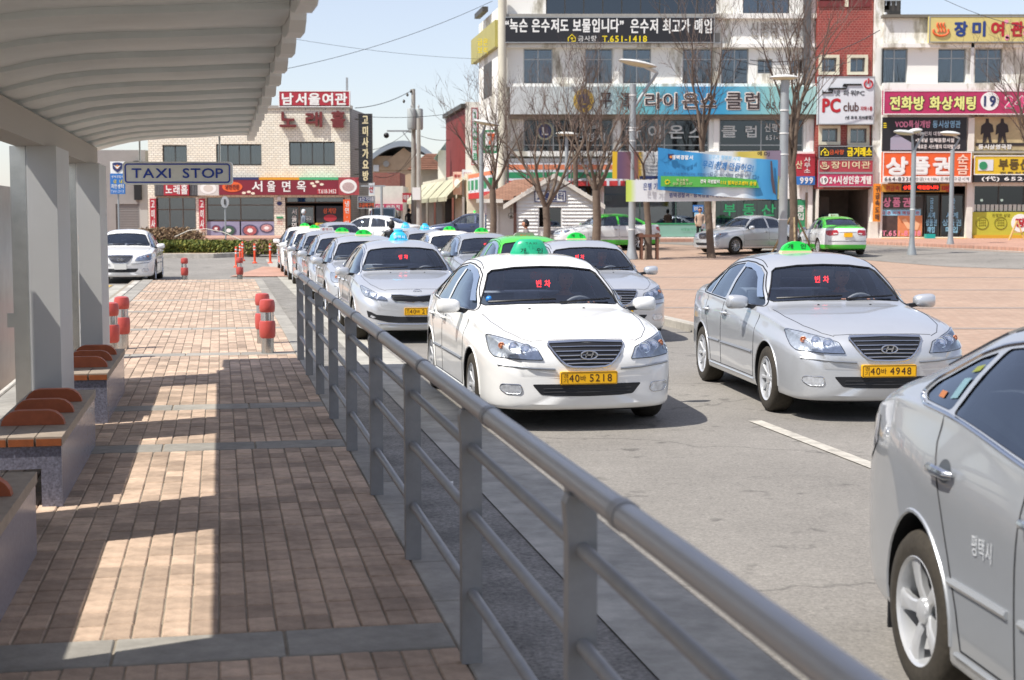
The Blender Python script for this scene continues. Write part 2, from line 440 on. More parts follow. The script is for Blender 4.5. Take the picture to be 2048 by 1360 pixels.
def piece_mesh(w, l, h, mat, bev=.006):
    mb = MB(); a, b = w / 2, l / 2
    mb.v = [(-a,-b,-h),(a,-b,-h),(a,b,-h),(-a,b,-h),(-a,-b,-bev),(a,-b,-bev),(a,b,-bev),(-a,b,-bev),
            (-a+bev,-b+bev,0),(a-bev,-b+bev,0),(a-bev,b-bev,0),(-a+bev,b-bev,0)]
    mb.f = [(0,1,5,4),(1,2,6,5),(2,3,7,6),(3,0,4,7),(4,5,9,8),(5,6,10,9),(6,7,11,10),(7,4,8,11),(8,9,10,11)]
    mb.m = [0] * 9
    me = bpy.data.meshes.new('piece'); me.from_pydata(mb.v, [], mb.f); me.materials.append(mat); return me, mb
rb = random.Random(3)
BANDS = [.8, 6.45, 12.03, 14.53, 20.05, 24.6, 29.2, 33, 37, 42.3]
BW, BL = .122, .23
bme, bmb = piece_mesh(BW - .006, BL - .007, .03, brick_near)
cols = int(2.86 / BW); near = []; farMB = MB()
Mrot = Matrix.Rotation(RAIL_ANG, 4, 'Z')
edges = [(V0, BANDS[0] - .2)] + [(BANDS[i] + .2, BANDS[i + 1] - .2) for i in range(len(BANDS) - 1)] + [(BANDS[-1] + .2, V1 - .02)]
cells = []
for a, b in edges:
    n = max(1, int(round((b - a) / BL))); st = (b - a) / n
    for i in range(n):
        for k in range(cols):
            cells.append((-2.83 + (k + .5) * (2.83 / cols), a + (i + .5) * st + (0 if k % 2 else 0) , st / BL))
vis = sorted([c for c in cells if c[1] > 5.3], key=lambda c: c[1])
nearset = set(vis[:297])
for (u, v, s) in cells:
    p = RU(u, v); dz = rb.uniform(-.003, .003)
    if (u, v, s) in nearset:
        o = link('brick', bme, pave); o.location = (p.x, p.y, PZ + dz); o.rotation_euler = (rb.uniform(-.012, .012), rb.uniform(-.012, .012), RAIL_ANG + rb.uniform(-.012, .012)); o.scale = (1, s, 1)
    else:
        mt = Matrix.Translation((p.x, p.y, PZ + dz)) @ Matrix.Rotation(RAIL_ANG + rb.uniform(-.01, .01), 4, 'Z')
        farMB.add([tuple(mt @ Vector((q[0] * 1.0, q[1] * s, q[2]))) for q in bmb.v], bmb.f)
me = bpy.data.meshes.new('brick_field'); me.from_pydata(farMB.v, [], farMB.f); me.materials.append(brick_far)
o = link('brick_field', me, pave); o['kind'] = 'stuff'
# granite cross bands, border slabs and kerb stones, one by one
sme, _ = piece_mesh(.696, .376, .03, slab_grey)
for b in BANDS:
    if b < 4: continue
    for k in range(4):
        p = RU(-2.83 + (k + .5) * .7075, b); o = link('paver', sme, pave); o.location = (p.x, p.y, PZ + .001); o.rotation_euler.z = RAIL_ANG
sme2, _ = piece_mesh(.214, .79, .03, slab_grey)
sme3, _ = piece_mesh(.29, .79, .03, slab_grey)
v = 3.0
while v < V1 - .4:
    for u, m_ in ((.11, sme2), (-2.985, sme3)):
        p = RU(u, v + .4); o = link('paver', m_, pave); o.location = (p.x, p.y, PZ + .002 + rb.uniform(-.002, .002)); o.rotation_euler.z = RAIL_ANG
    v += .8
kme, _ = piece_mesh(.17, .985, .13, kerb_mat, .012)
v = 6
while v < V1 - .5:
    p = RU(-3.225, v + .5); o = link('kerb_stone', kme, pave); o.location = (p.x, p.y, PZ + .012); o.rotation_euler.z = RAIL_ANG
    v += 1.0
# worn hole with litter in the gutter
lit = MB(); p = RU(.62, 10.6); lit.box(p.x - .03, p.x + .03, p.y - .04, p.y + .04, .006, .03)
lit.build('litter', M('white_paper', '#d8d8d4', .8), None, label='small crumpled scrap of paper lying in the dark gutter by the railing', category='litter')

# ---------------------------------------------------------------- right-hand plaza, branch road, far pavement
paint_white = M('road_paint', '#b3aea3', .85, noise=(7, .34))
plaza_mat = brick_mat('plaza_pavers', '#ab917e', '#a18673', '#90806f', .22, .11, 'xy', 1, .008, .85, rot=-RAIL_ANG - .4, dirt=.12)
plaza_pts = [tuple(RU(6.9, 8))[:2], (60, 8), (60, 72.5), (-3.2, 72.5), tuple(RU(6.9, 56))[:2]]
sheet('plaza', plaza_pts, .12, plaza_mat)
k2, _ = piece_mesh(.2, .99, .14, kerb_mat, .015)
v = 12
while v < 56:
    p = RU(6.8, v); o = link('kerb', k2); o.location = (p.x, p.y, .135 + gz(p.y)); o.rotation_euler.z = RAIL_ANG; o['kind'] = 'structure'; v += 1.0
band_mat = M('grey_plaza_band', '#8f837a', .85, noise=(5, .15))
for y0, y1, w in ((18.2, 17.6, .3), (23.8, 23.1, .3), (29.2, 28.4, .35), (36.5, 35.2, .4), (44, 42.4, .4)):
    xl = 7.0 * 1.02 + .97 - .195 * y0 + .3
    sheet('plaza_band', [(xl, y0), (60, y1), (60, y1 + w), (xl, y0 + w)], .124, band_mat)
sheet('branch_road', [(5.2, 72), (9.5, 66), (15.2, 52), (26, 42), (62, 30), (62, 40), (38, 50.5), (24, 57.5), (15.5, 68.5), (13, 72)], .128, asphalt)
def line_strip(a, b, w, name='road_marking', z=.008, g=True):
    a = Vector(a); b = Vector(b); d = (b - a).normalized(); n = Vector((-d.y, d.x)) * w / 2
    return sheet(name, [tuple(a + n), tuple(b + n), tuple(b - n), tuple(a - n)][::-1], z, paint_white)
line_strip((2.28, 13.9), (2.92, 10.6), .13)
line_strip((1.55, 17.6), (1.0, 20.4), .12)
line_strip((24.3, 58.2), (38, 51.4), .3, z=.132)
line_strip((15.9, 69.2), (24.1, 58.3), .3, z=.132)
far_mat = brick_mat('far_pavers', '#b9917e', '#ab8371', '#8f7668', .3, .15, 'xy', 1, .01, .85, rot=.0, dirt=.12)
def far_walk(name, pts): 
    sheet(name, pts, .26, far_mat, thick=.16)
far_walk('pavement', [(-2.2, 72.8), (13.2, 72.8), (16, 69.4), (24.6, 59), (38.5, 52), (70, 41), (70, 76), (-2.2, 76)])
far_walk('pavement', [(-34, 76), (-12, 76), (-9.6, 78), (-9.6, 88), (-34, 88)])
far_walk('pavement', [(-6.2, 80), (-2.6, 74), (-2.6, 150), (-8.5, 150)])
sheet('road_marking', [tuple(RU(-4.2, 30))[:2], tuple(RU(-4.0, 30))[:2], tuple(RU(-3.9, 43))[:2], tuple(RU(-4.1, 43))[:2]], .008, M('yellow_road_paint', '#b99a4a', .8, noise=(9, .3)))
sheet('gutter', strip(-3.85, -3.4, V0, 43), .006, gutter_mat)
# small brick apron beyond the pavement end
sheet('pavement_apron', [(-8.9, 47), (-6.6, 47), (-6.2, 52), (-9.0, 54)], .03, far_mat)

# ---------------------------------------------------------------- taxi shelter
canopy_mat = M('canopy_white_paint', '#dde3e2', .5, noise=(2, .05), stain=(.9, .08))
canopy_edge = M('canopy_edge_paint', '#efefeb', .5)
col_mat = M('column_grey_cladding', '#c3c3c1', .5, noise=(1, .04))
beam_mat = M('beam_paint', '#a69f96', .6)
sh = thing('taxi_shelter', 'long white taxi shelter with a ribbed wave canopy on grey columns', 'shelter', tuple(RU(-2.4, 8)))
CANZ = tab('-2.7:2.61 -2.62:2.62 -2.3:2.69 -2.0:2.77 -1.6:2.82 -1.2:2.84 -.7:2.87 0:2.88')
def prof_z(u):       # underside height across the shelter
    return CANZ(u)
NV = [-3.2 + i * .95 for i in range(23)]
VEND = NV[-1] + .95
us = [-.62, -.76, -.95, -1.2, -1.5, -1.75, -1.95, -2.15, -2.35, -2.45, -2.54]
for v0 in NV:
    v1 = v0 + .97; mb = MB(); ring = []
    for u in us:
        z = prof_z(u)
        f = 1 - .5 * max(0, (-1.9 - u) / .7)
        pts = [(v0, z + .0 * f), (v0 + .08, z - .02 * f), (v0 + .55, z + .0), (v1 - .06, z + .035 * f), (v1, z + .03 * f), (v1, z + .14), (v0, z + .14)]
        ring.append([tuple(RU(u, p[0]) + Vector((0, 0, p[1]))) for p in pts])
    n = 7; mb.v = [p for r_ in ring for p in r_]
    for i in range(len(ring) - 1):
        for j in range(n): mb.f.append((i * n + j, i * n + (j + 1) % n, (i + 1) * n + (j + 1) % n, (i + 1) * n + j)); mb.m.append(0)
    mb.f.append(tuple(range(n))); mb.m.append(0); mb.f.append(tuple((len(ring) - 1) * n + j for j in range(n))[::-1]); mb.m.append(0)
    mb.build('roof_panel', canopy_mat, sh, 40)
# scalloped edge board on the road side
mb = MB()
for v0 in NV:
    lo = [(v0, 2.89), (v0 + .06, 2.83), (v0 + .2, 2.79), (v0 + .6, 2.81), (v0 + .88, 2.85), (v0 + .95, 2.89)]
    poly = lo + [(v0 + .95, 3.04), (v0, 3.04)]
    o0 = len(mb.v); n = len(poly)
    for u in (-.54, -.617): mb.v += [tuple(RU(u, p[0]) + Vector((0, 0, p[1]))) for p in poly]
    mb.f += [tuple(range(o0, o0 + n)), tuple(range(o0 + n, o0 + 2 * n))[::-1]] + [(o0 + i, o0 + (i + 1) % n, o0 + n + (i + 1) % n, o0 + n + i) for i in range(n)]; mb.m += [0] * (n + 2)
mb.build('edge_board', canopy_edge, sh)
def ruprism(mb, u0, u1, v0, v1, z0, z1, mi=0):
    c = [RU(u0, v0), RU(u1, v0), RU(u1, v1), RU(u0, v1)]
    mb.add([(p.x, p.y, z0) for p in c] + [(p.x, p.y, z1) for p in c], [(0,3,2,1),(4,5,6,7),(0,1,5,4),(1,2,6,5),(2,3,7,6),(3,0,4,7)], mi)
    return mb
ruprism(MB(), -2.5, -2.27, -3.2, 17.4, 2.46, 2.67).build('beam', beam_mat, sh)
screen = M('frosted_screen', '#8f9494', .25, noise=(3, .1))
for v0, uu in ((.9, -.03), (5.05, -.03), (8.4, -.02), (12.3, .06), (16.1, .09)):
    ruprism(MB(), -2.47 + uu, -2.25 + uu, v0, v0 + 1.0, PZ + .001, 2.46).build('column', col_mat, sh)
    p = MB(); ruprism(p, -2.60 + uu, -2.485 + uu, v0 + .03, v0 + .14, PZ, 2.46); p.build('post', steel, sh)
    p = MB(); ruprism(p, -2.66 + uu, -2.60 + uu, v0 + .1, v0 + .13, 1.05, 1.16); p.build('bracket', steel, sh)
for v0 in (5.8, 9.6, 13.5):
    ruprism(MB(), -2.95, -2.92, v0, v0 + 2.5, .35, 2.2).build('screen', screen, sh)
# stop sign board hanging from the far end of the canopy
ts = thing('taxi_stop_sign', 'grey hanging board with a blue border reading TAXI STOP under the canopy end', 'sign', (-4.02, 17.9, 2.3))
blue = M('sign_blue', '#1c3fa0', .5); sgrey = M('sign_grey_face', '#d3d6d2', .4)
def rrect(w, h, r, n=6, cx=0, cz=0):
    out = []
    for sx, sz, a0 in ((1, -1, -90), (1, 1, 0), (-1, 1, 90), (-1, -1, 180)):
        for i in range(n + 1):
            a = R(a0 + 90 * i / n); out.append((cx + sx * (w / 2 - r) + r * math.cos(a), cz + sz * (h / 2 - r) + r * math.sin(a)))
    return out
cx, cz = XZ(356, 346.5, 17.9)
mb = MB().prism(rrect(1.3, .272, .04, 6, cx, cz), 'y', 17.87, 17.93); mb.build('board', sgrey, ts)
q = [(x, 17.866, z) for x, z in rrect(1.24, .215, .03, 6, cx, cz)]
MB().tube(q, .0085, 6, closed=True).build('border', blue, ts)
text('TAXI  STOP', (cx, 17.868, cz), 1.09, .118, blue, ts, .025, depth=.006)
mb = MB()
for dx in (-.45, .5): mb.tube([(cx + dx, 17.9, cz + .12), (cx + dx, 17.9, prof_z(-1.5) + .1)], .012, 6)
mb.build('hanger', steel, ts)

# ---------------------------------------------------------------- benches
gran = M('speckled_granite', '#6f6f7c', .35, noise=(60, .55)); granp = M('polished_granite', '#8f8d97', .22, noise=(40, .12))
slat_m = M('weathered_slat', '#96897a', .7, noise=(12, .18)); slat_end = M('stained_slat_end', '#8a4a22', .6, noise=(20, .2))
arc_m = M('orange_wood_divider', '#a85a38', .6, noise=(8, .2))
blab = ['granite bench with orange seat dividers nearest to the camera, cut by the left frame edge',
        'granite bench with orange seat dividers, middle one of the three under the shelter',
        'granite bench with orange seat dividers beside the red bollards, farthest of the three']
for (v0, v1), lb in zip(((5.95, 8.4), (9.75, 12.25), (13.55, 15.95)), blab):
    b = thing('bench', lb, 'bench', tuple(RU(-2.15, (v0 + v1) / 2) + Vector((0, 0, PZ))), 'benches under the taxi shelter')
    ruprism(MB(), -2.06, -1.94, v0 + .001, v1, PZ, .50).build('front_panel', [granp], b)
    m_ = MB(); ruprism(m_, -2.062, -1.939, v0 - .03, v0, PZ, .50); ruprism(m_, -2.40, -2.062, v0 - .03, v0 + .1, .36, .50); m_.build('end_panel', gran, b)
    ruprism(MB(), -2.40, -2.062, v0 + .1, v1, .40, .50).build('seat_base', gran, b)
    for k in range(3):
        u0 = -2.42 + k * .165
        p = MB(); ruprism(p, u0, u0 + .158, v0 - .04, v1 + .02, .502, .56); ruprism(p, u0 + .004, u0 + .154, v0 - .046, v0 - .041, .504, .548, 1)
        p.build('slat', [slat_m, slat_end], b)
    for k in range(3):
        vc = v0 + .45 + k * .62 + .1
        poly = [(-2.17 + .2 * math.cos(t), .561 + .095 * min(1, 1.25 * math.sin(t))) for t in [math.pi * i / 12 for i in range(13)]]
        m_ = MB(); n = 13
        for dv in (-.04, .04): m_.v += [tuple(RU(p[0], vc + dv) + Vector((0, 0, p[1]))) for p in poly]
        m_.f = [tuple(range(n)), tuple(range(n, 2 * n))[::-1]] + [(i, (i + 1) % n, n + (i + 1) % n, n + i) for i in range(n)]; m_.m = [0] * len(m_.f)
        m_.build('divider', arc_m, b)

# ---------------------------------------------------------------- railing
rail_m = M('railing_grey_paint', '#8f9091', .45, .1, noise=(6, .05), stain=(5, .12)); rail_top = M('railing_top_tube', '#a4a5a6', .33, .2, noise=(6, .05))
RSH = .05
rl = thing('railing', 'grey tubular steel railing along the pavement edge beside the taxi lane', 'railing', tuple(RU(0, 8) + Vector((0, 0, PZ))))
PV = [19.05 - 1.86 * i for i in range(12)]
RH = 1.06 + PZ
for v in PV:
    p = RU(0, v); m_ = MB()
    ruprism(m_, -.022, .060, v - .03, v + .03, PZ, 1.02)
    # flared bracket leaning to the walkway side
    c = [(-.022, 1.02), (.060, 1.02), (.060, RH - .028), (-.02, RH - .028), (-.03, RH - .05)]
    o0 = len(m_.v); n = len(c)
    for dv in (-.028, .028): m_.v += [tuple(RU(q[0], v + dv) + Vector((0, 0, q[1]))) for q in c]
    m_.f += [tuple(range(o0, o0 + n)), tuple(range(o0 + n, o0 + 2 * n))[::-1]] + [(o0 + i, o0 + (i + 1) % n, o0 + n + (i + 1) % n, o0 + n + i) for i in range(n)]; m_.m += [0] * (n + 2)
    q_ = [RU(uu, vv) + Vector((0, 0, zz)) for uu in (.008, .032) for vv, zz in ((v + .03, .99), (v + .17, RH - .03), (v + .03, RH - .03))]
    m_.add(q_, [(0, 1, 2), (3, 5, 4), (0, 3, 4, 1), (1, 4, 5, 2), (0, 2, 5, 3)])
    m_.build('post', rail_m, rl)
for i, v in enumerate(PV[:-1]):
    for z in (.41, .73, 1.02 - .02):
        a = RU(.02, v - .03) + Vector((0, 0, z)); b = RU(.02, PV[i + 1] + .03) + Vector((0, 0, z))
        MB().tube([a, b], .021, 10).build('bar', rail_m, rl, 50)
vs_ = [19.95] + PV
for i, (a, b) in enumerate(zip(vs_[:-1], vs_[1:])):
    j = a - .45 if i else a; k = b - .45
    MB().tube([RU(.02, j) + Vector((0, 0, RH)), RU(.02, k + .002) + Vector((0, 0, RH))], .037, 16).build('handrail', rail_top, rl, 50)
    MB().tube([RU(.02, k + .03) + Vector((0, 0, RH)), RU(.02, k - .03) + Vector((0, 0, RH))], .041, 16).build('sleeve', rail_m, rl, 50)

# ---------------------------------------------------------------- bollards
red = M('bollard_red', '#b64c44', .35, noise=(9, .06)); mirror = M('mirror_band', '#d9dadb', .12, .95)
def bollard():
    t = thing('bollard', 'x', 'bollard', (0, 0, 0), 'red and steel bollards on the pavement')
    MB().lathe([(.083, 0), (.083, .22)], n=24).build('foot', steel, t, 40)
    MB().lathe([(.088, .20), (.104, .225), (.107, .30), (.106, .40), (.098, .425), (.085, .43)], n=24).build('lower_collar', red, t, 40)
    MB().lathe([(.085, .425), (.085, .545)], n=24).build('band', mirror, t, 40)
    MB().lathe([(.086, .54), (.098, .55), (.104, .60), (.102, .66), (.09, .70), (.055, .712), (0.0001, .714)], n=24).build('cap', red, t, 50)
    return t
b0 = bollard(); first = True
for u, v, lb in ((-.36, 20.05, 'red and steel bollard by the railing end, nearer of the right pair'),
                 (-.38, 21.6, 'red and steel bollard half hidden behind the other by the railing end'),
                 (-2.33, 19.7, 'red and steel bollard right behind the farthest bench'),
                 (-2.28, 21.1, 'red and steel bollard behind the left front one near the bench'),
                 (-1.98, 44.6, 'red bollard at the far left corner of the brick pavement'),
                 (-.40, 44.9, 'red bollard at the far right corner of the brick pavement by the orange posts')):
    t = b0 if first else copy_tree(b0); first = False
    p = RU(u, v); t.location = (p.x, p.y, PZ if v < 43.5 else .0); t['label'] = lb
org = M('orange_post_plastic', '#e4512c', .5); wht = M('white_reflective', '#d9d9d6', .5)
def delin():
    t = thing('marker_post', 'x', 'marker post', (0, 0, 0), 'orange marker posts where the lanes split')
    MB().lathe([(.1, 0), (.1, .03), (.055, .06), (.045, .09)], n=14).build('base', org, t, 40)
    MB().lathe([(.042, .09), (.04, .72), (.03, .75), (0.0001, .755)], n=14).build('pole', org, t, 40)
    for z in (.5, .62): MB().lathe([(.0435, z), (.0435, z + .05)], n=14).build('reflector', wht, t, 40)
    return t
d0 = delin()
for i, (px, py, lb) in enumerate(((473, 535, 'orange marker post standing leftmost of the group'), (481, 528, 'orange marker post just behind the leftmost one'),
                       (486, 522, 'orange marker post in the middle of the tight group'), (510, 527, 'orange marker post alone in front of the granite planter'),
                       (541, 527, 'orange marker post rightmost, beside the white taxi at the end of the row'))):
    t = d0 if i == 0 else copy_tree(d0)
    Y = YG(py); t.location = ((px - 1024) / 2987 * Y, Y, gz(Y)); t['label'] = lb
# ---------------------------------------------------------------- cars
paint_ph = M('paint_placeholder', '#aaaaaa', .3)
def carpaint(name, rgb, metal=0.0, rough=.28, coat=1.0):
    m = M(name, rgb, rough, metal, noise=(3, .03), coat=coat); return m
pw = carpaint('white_car_paint', '#e9e9e6', 0, .35)
psv = carpaint('silver_car_paint', '#c4c7ca', .5, .36)
psv2 = carpaint('grey_silver_car_paint', '#b3b7bb', .5, .36)
pdk = carpaint('dark_blue_car_paint', '#3c4660', .4, .3)
def two_tone():
    m = carpaint('green_and_white_taxi_paint', '#e3e5e3', .0, .35); n = m.node_tree.nodes; L = m.node_tree.links; b = n['Principled BSDF']
    g = n.new('ShaderNodeTexCoord'); sp = n.new('ShaderNodeSeparateXYZ'); L.new(g.outputs['Object'], sp.inputs[0])
    def gt(a, v, op):
        q = n.new('ShaderNodeMath'); q.operation = op; L.new(sp.outputs[2], q.inputs[0]); q.inputs[1].default_value = v; return q.outputs[0]
    ad = n.new('ShaderNodeMath'); ad.operation = 'ADD'; L.new(gt(0, 1.06, 'GREATER_THAN'), ad.inputs[0]); L.new(gt(0, .42, 'LESS_THAN'), ad.inputs[1])
    mx = n.new('ShaderNodeMix'); mx.data_type = 'RGBA'; mx.inputs[6].default_value = (*hexc('#d9dcdc'), 1); mx.inputs[7].default_value = (*hexc('#3fbf2c'), 1)
    L.new(ad.outputs[0], mx.inputs[0]); L.new(mx.outputs[2], b.inputs['Base Color']); return m
pgr = two_tone()
pgreen = carpaint('green_car_paint', '#45c22f', .0, .35)
trim = M('dark_trim', '#121317', .5); chrome = M('chrome', '#c9ccd0', .12, 1.0)
liner = M('wheel_well', '#0b0b0c', .9)
cglass = glass_mat('car_glass', (.96, .98, 1.0), 1.52, .01, 1.15)
cglass_d = glass_mat('tinted_car_glass', (.12, .135, .14), 1.52, .01, 1.8)
cglass_s = glass_mat('car_side_glass', (.38, .43, .46), 1.52, .01, 1.4)
lens = glass_mat('lamp_lens', (.9, .92, .95), 1.5, .02, 1.2)
lamp_in = M('lamp_reflector', '#d3d7dc', .3, .55, noise=(22, .22), bump=(30, .5))
lamp_bright = M('lamp_bowl', '#e3e6ea', .1, .9)
amber = M('amber_lens', '#cf8a66', .25); redl = M('tail_lamp_red', '#a8151a', .15, coat=1)
tyre = M('tyre_rubber', '#37322a', .85, noise=(30, .25), bump=(40, .3)); tyre_b = M('dusty_tyre', '#4d453a', .9, noise=(12, .2))
rimm = M('alloy_rim', '#d4d6d8', .3, .5); disc = M('brake_disc', '#3c3c3e', .5, .7)
seatm = M('grey_seat_fabric', '#a2a9b5', .9, noise=(20, .15)); dashm = M('dashboard_plastic', '#858d98', .6)
yel = M('yellow_plate', '#f0b400', .45); platet = M('plate_lettering', '#3a1c0c', .5); white_plate = M('white_plate', '#d9d9d4', .45)
ledred = M('led_red', (1, .03, .03), .5, emit=1.6)

T = dict(
 zc=tab('-2.48:.86 -2.455:.97 -2.40:1.075 -2.3:1.115 -2.1:1.13 -1.98:1.14 -1.9:1.165 -1.6:1.285 -1.25:1.402 -.9:1.468 -.45:1.49 -.1:1.478 .1:1.445 .25:1.40 .6:1.245 .92:1.065 1.0:1.035 1.1:1.02 1.3:.99 1.7:.93 2.0:.865 2.15:.82 2.24:.77 2.29:.71 2.32:.60'),
 zb=tab('-2.48:.36 -2.42:.27 -2.2:.23 -1.9:.22 -1:.19 1:.19 1.9:.2 2.15:.19 2.28:.2 2.32:.25'),
 W=tab('-2.48:.70 -2.44:.755 -2.35:.80 -2.1:.865 -1.7:.905 -1.365:.918 -.6:.912 0:.912 .8:.912 1.365:.918 1.7:.905 2.0:.875 2.15:.835 2.25:.77 2.29:.72 2.32:.62'),
 zs=tab('-2.48:.76 -2.455:.87 -2.40:.965 -2.2:1.02 -1.6:1.03 -.8:1.012 0:.99 .8:.965 1.2:.935 1.7:.875 2.0:.82 2.15:.775 2.24:.725 2.29:.66 2.32:.56'),
 Wb=tab('-2.48:.66 -2.4:.74 -2.2:.80 -1.6:.845 -.8:.86 0:.865 .8:.86 1.2:.85 1.7:.835 2.0:.79 2.15:.74 2.25:.67 2.32:.55'),
 We=tab('-2.48:.55 -2.3:.70 -1.95:.715 -1.6:.665 -1.25:.612 -.9:.588 -.4:.582 0:.59 .25:.605 .6:.668 .92:.735 1.05:.755 1.3:.755 1.7:.735 2.0:.69 2.15:.64 2.24:.58 2.32:.48'),
 ze=tab('-2.48:.83 -2.455:.935 -2.40:1.04 -2.2:1.085 -1.95:1.105 -1.6:1.21 -1.25:1.325 -.9:1.395 -.4:1.412 -.1:1.402 .1:1.375 .25:1.335 .6:1.185 .92:1.01 1.05:.985 1.3:.96 1.7:.90 2.0:.843 2.15:.795 2.24:.745 2.29:.685 2.32:.58'),
 a=tab('-2.48:-.20 -1.95:-.22 -1.2:-.05 -.6:0 0:0 .25:.07 .92:.30 1.2:.28 1.9:.20 2.32:.20'))
def section(x, inset=0, cavity=False):
    g = {k: f(x) for k, f in T.items()}
    W_, zb, zs, Wb, We, ze, zc = g['W'], g['zb'], g['zs'], g['Wb'], g['We'], g['ze'], g['zc']
    if not cavity:
        P = [(0, zb), (W_ * .6, zb), (W_ - .06, zb + .012), (W_ - .012, zb + .07), (W_ - .002, zb + (zs - zb) * .3), (W_, zb + (zs - zb) * .55),
             (W_ - .006, zb + (zs - zb) * .78), (Wb + .012, zs - .05), (Wb, zs),
             (Wb + (We - Wb) * .06 - .012, zs + (ze - zs) * .10), (Wb + (We - Wb) * .42, zs + (ze - zs) * .5), (Wb + (We - Wb) * .82, zs + (ze - zs) * .86),
             (We - .012, ze + .004), (We - .06, ze + (zc - ze) * .33), (We * .68, ze + (zc - ze) * .74), (We * .35, ze + (zc - ze) * .95), (0, zc)]
    else:
        i = inset
        P = [(0, .34), (W_ - .13, .34), (W_ - .11, .7), (Wb - .055, zs - .02), (Wb + (We - Wb) * .5 - .04, zs + (ze - zs) * .5), (We - .05, ze - .035), (We * .6, ze + (zc - ze) * .75 - i), (0, zc - i)]
    return P, g['a']
def catm(P, sub):
    out = []; n = len(P)
    for i in range(n - 1):
        p0 = P[max(i - 1, 0)]; p1 = P[i]; p2 = P[i + 1]; p3 = P[min(i + 2, n - 1)]
        if i == 0: p0 = (-p2[0], p2[1])
        for k in range(sub):
            t = k / sub
            # centripetal-ish safe blend
            q = []
            for c in (0, 1):
                m1 = (p2[c] - p0[c]) * .42; m2 = (p3[c] - p1[c]) * .42
                lim = abs(p2[c] - p1[c]) * 3
                m1 = max(-lim, min(lim, m1)); m2 = max(-lim, min(lim, m2))
                q.append((2*t**3 - 3*t**2 + 1) * p1[c] + (t**3 - 2*t**2 + t) * m1 + (-2*t**3 + 3*t**2) * p2[c] + (t**3 - t**2) * m2)
            out.append(tuple(q))
    out.append(P[-1]); return out
def loft(xs, sub, cavity=False, inset=.045):
    rings = []
    for x in xs:
        P, a = section(x, inset, cavity)
        H = catm(P, sub) if sub > 1 else P
        full = H + [(-y, z) for y, z in H[-2:0:-1]]
        rings.append([(x - a * y * y, y, z) for y, z in full])
    n = len(rings[0]); mb = MB(); mb.v = [p for r in rings for p in r]
    for i in range(len(rings) - 1):
        for j in range(n): mb.f.append((i * n + j, (i + 1) * n + j, (i + 1) * n + (j + 1) % n, i * n + (j + 1) % n))
    for e, r in ((0, rings[0]), (1, rings[-1])):
        c = len(mb.v); mb.v.append((r[0][0], 0, sum(p[2] for p in r) / n)); b = (len(rings) - 1) * n if e else 0
        for j in range(n): mb.f.append((b + j, b + (j + 1) % n, c) if e else (b + (j + 1) % n, b + j, c))
    mb.m = [0] * len(mb.f); return mb
def stations(a, b, n):
    out = []
    for i in range(n):
        t = -1 + 2 * i / (n - 1); w = .55 * t + .45 * math.sin(t * math.pi / 2) ; out.append((a + b) / 2 + (b - a) / 2 * w / (.55 + .45))
    return out
def temp(mb, mats):
    o = link('temp', mb.mesh('temp', mats, None)); return o
def mesh_bool(base, cutters):
    for c in cutters:
        m = base.modifiers.new('b', 'BOOLEAN'); m.operation = 'DIFFERENCE'; m.solver = 'EXACT'; m.object = c; m.material_mode = 'TRANSFER'
    dg = bpy.context.evaluated_depsgraph_get(); dg.update()
    me = bpy.data.meshes.new_from_object(base.evaluated_get(dg), preserve_all_data_layers=True, depsgraph=dg)
    base.modifiers.clear(); return me
def round_poly(P, r, n=4):
    out = []; k = len(P)
    for i in range(k):
        p = Vector(P[i]); a = Vector(P[i - 1]); b = Vector(P[(i + 1) % k])
        da = (a - p); db = (b - p); ra = min(r, da.length * .45, db.length * .45)
        A = p + da.normalized() * ra; B = p + db.normalized() * ra
        for j in range(n + 1):
            t = j / n; q = A * (1 - t) ** 2 + p * 2 * t * (1 - t) + B * t * t; out.append((q.x, q.y))
    return out
def mirror_poly(P): return P + [(-y, z) for y, z in P[::-1]]

body_lo = loft(stations(-2.48, 2.32, 110), 3)
_bv = [Vector(v) for v in body_lo.v]
BODY = BVHTree.FromPolygons(_bv, [tuple(f) for f in body_lo.f])
def hit(ax, p):
    if ax == 'x+': o, d = Vector((3.2, p[0], p[1])), Vector((-1, 0, 0))
    elif ax == 'x-': o, d = Vector((-3.2, p[0], p[1])), Vector((1, 0, 0))
    elif ax == 'y+': o, d = Vector((p[0], 2, p[1])), Vector((0, -1, 0))
    elif ax == 'y-': o, d = Vector((p[0], -2, p[1])), Vector((0, 1, 0))
    elif ax == 'z': o, d = Vector((p[0], p[1], 3)), Vector((0, 0, -1))
    elif ax == 'cl': # front corner left, diagonal: p=(s,z) s across the diagonal
        d = Vector((-.7071, -.7071, 0)); o = Vector((1.2, .0, p[1])) + Vector((-.7071, .7071, 0)) * p[0] - d * 3
    elif ax == 'cr':
        d = Vector((-.7071, .7071, 0)); o = Vector((1.2, .0, p[1])) + Vector((-.7071, -.7071, 0)) * p[0] - d * 3
    h = BODY.ray_cast(o, d)
    if h[0] is None: 
        h = BODY.find_nearest(o + d * 2); return h[0], h[1]
    n = h[1]
    if n.dot(d) > 0: n = -n
    return h[0], n
def resample(P, step, closed=True):
    out = []; k = len(P)
    for i in range(k if closed else k - 1):
        a = Vector(P[i]); b = Vector(P[(i + 1) % k]); m = max(1, int((b - a).length / step))
        for j in range(m): out.append(a.lerp(b, j / m))
    if not closed: out.append(Vector(P[-1]))
    return out
def inside(P, x, y):
    c = False; j = len(P) - 1
    for i in range(len(P)):
        if (P[i][1] > y) != (P[j][1] > y) and x < (P[j][0] - P[i][0]) * (y - P[i][1]) / (P[j][1] - P[i][1] + 1e-12) + P[i][0]: c = not c
        j = i
    return c
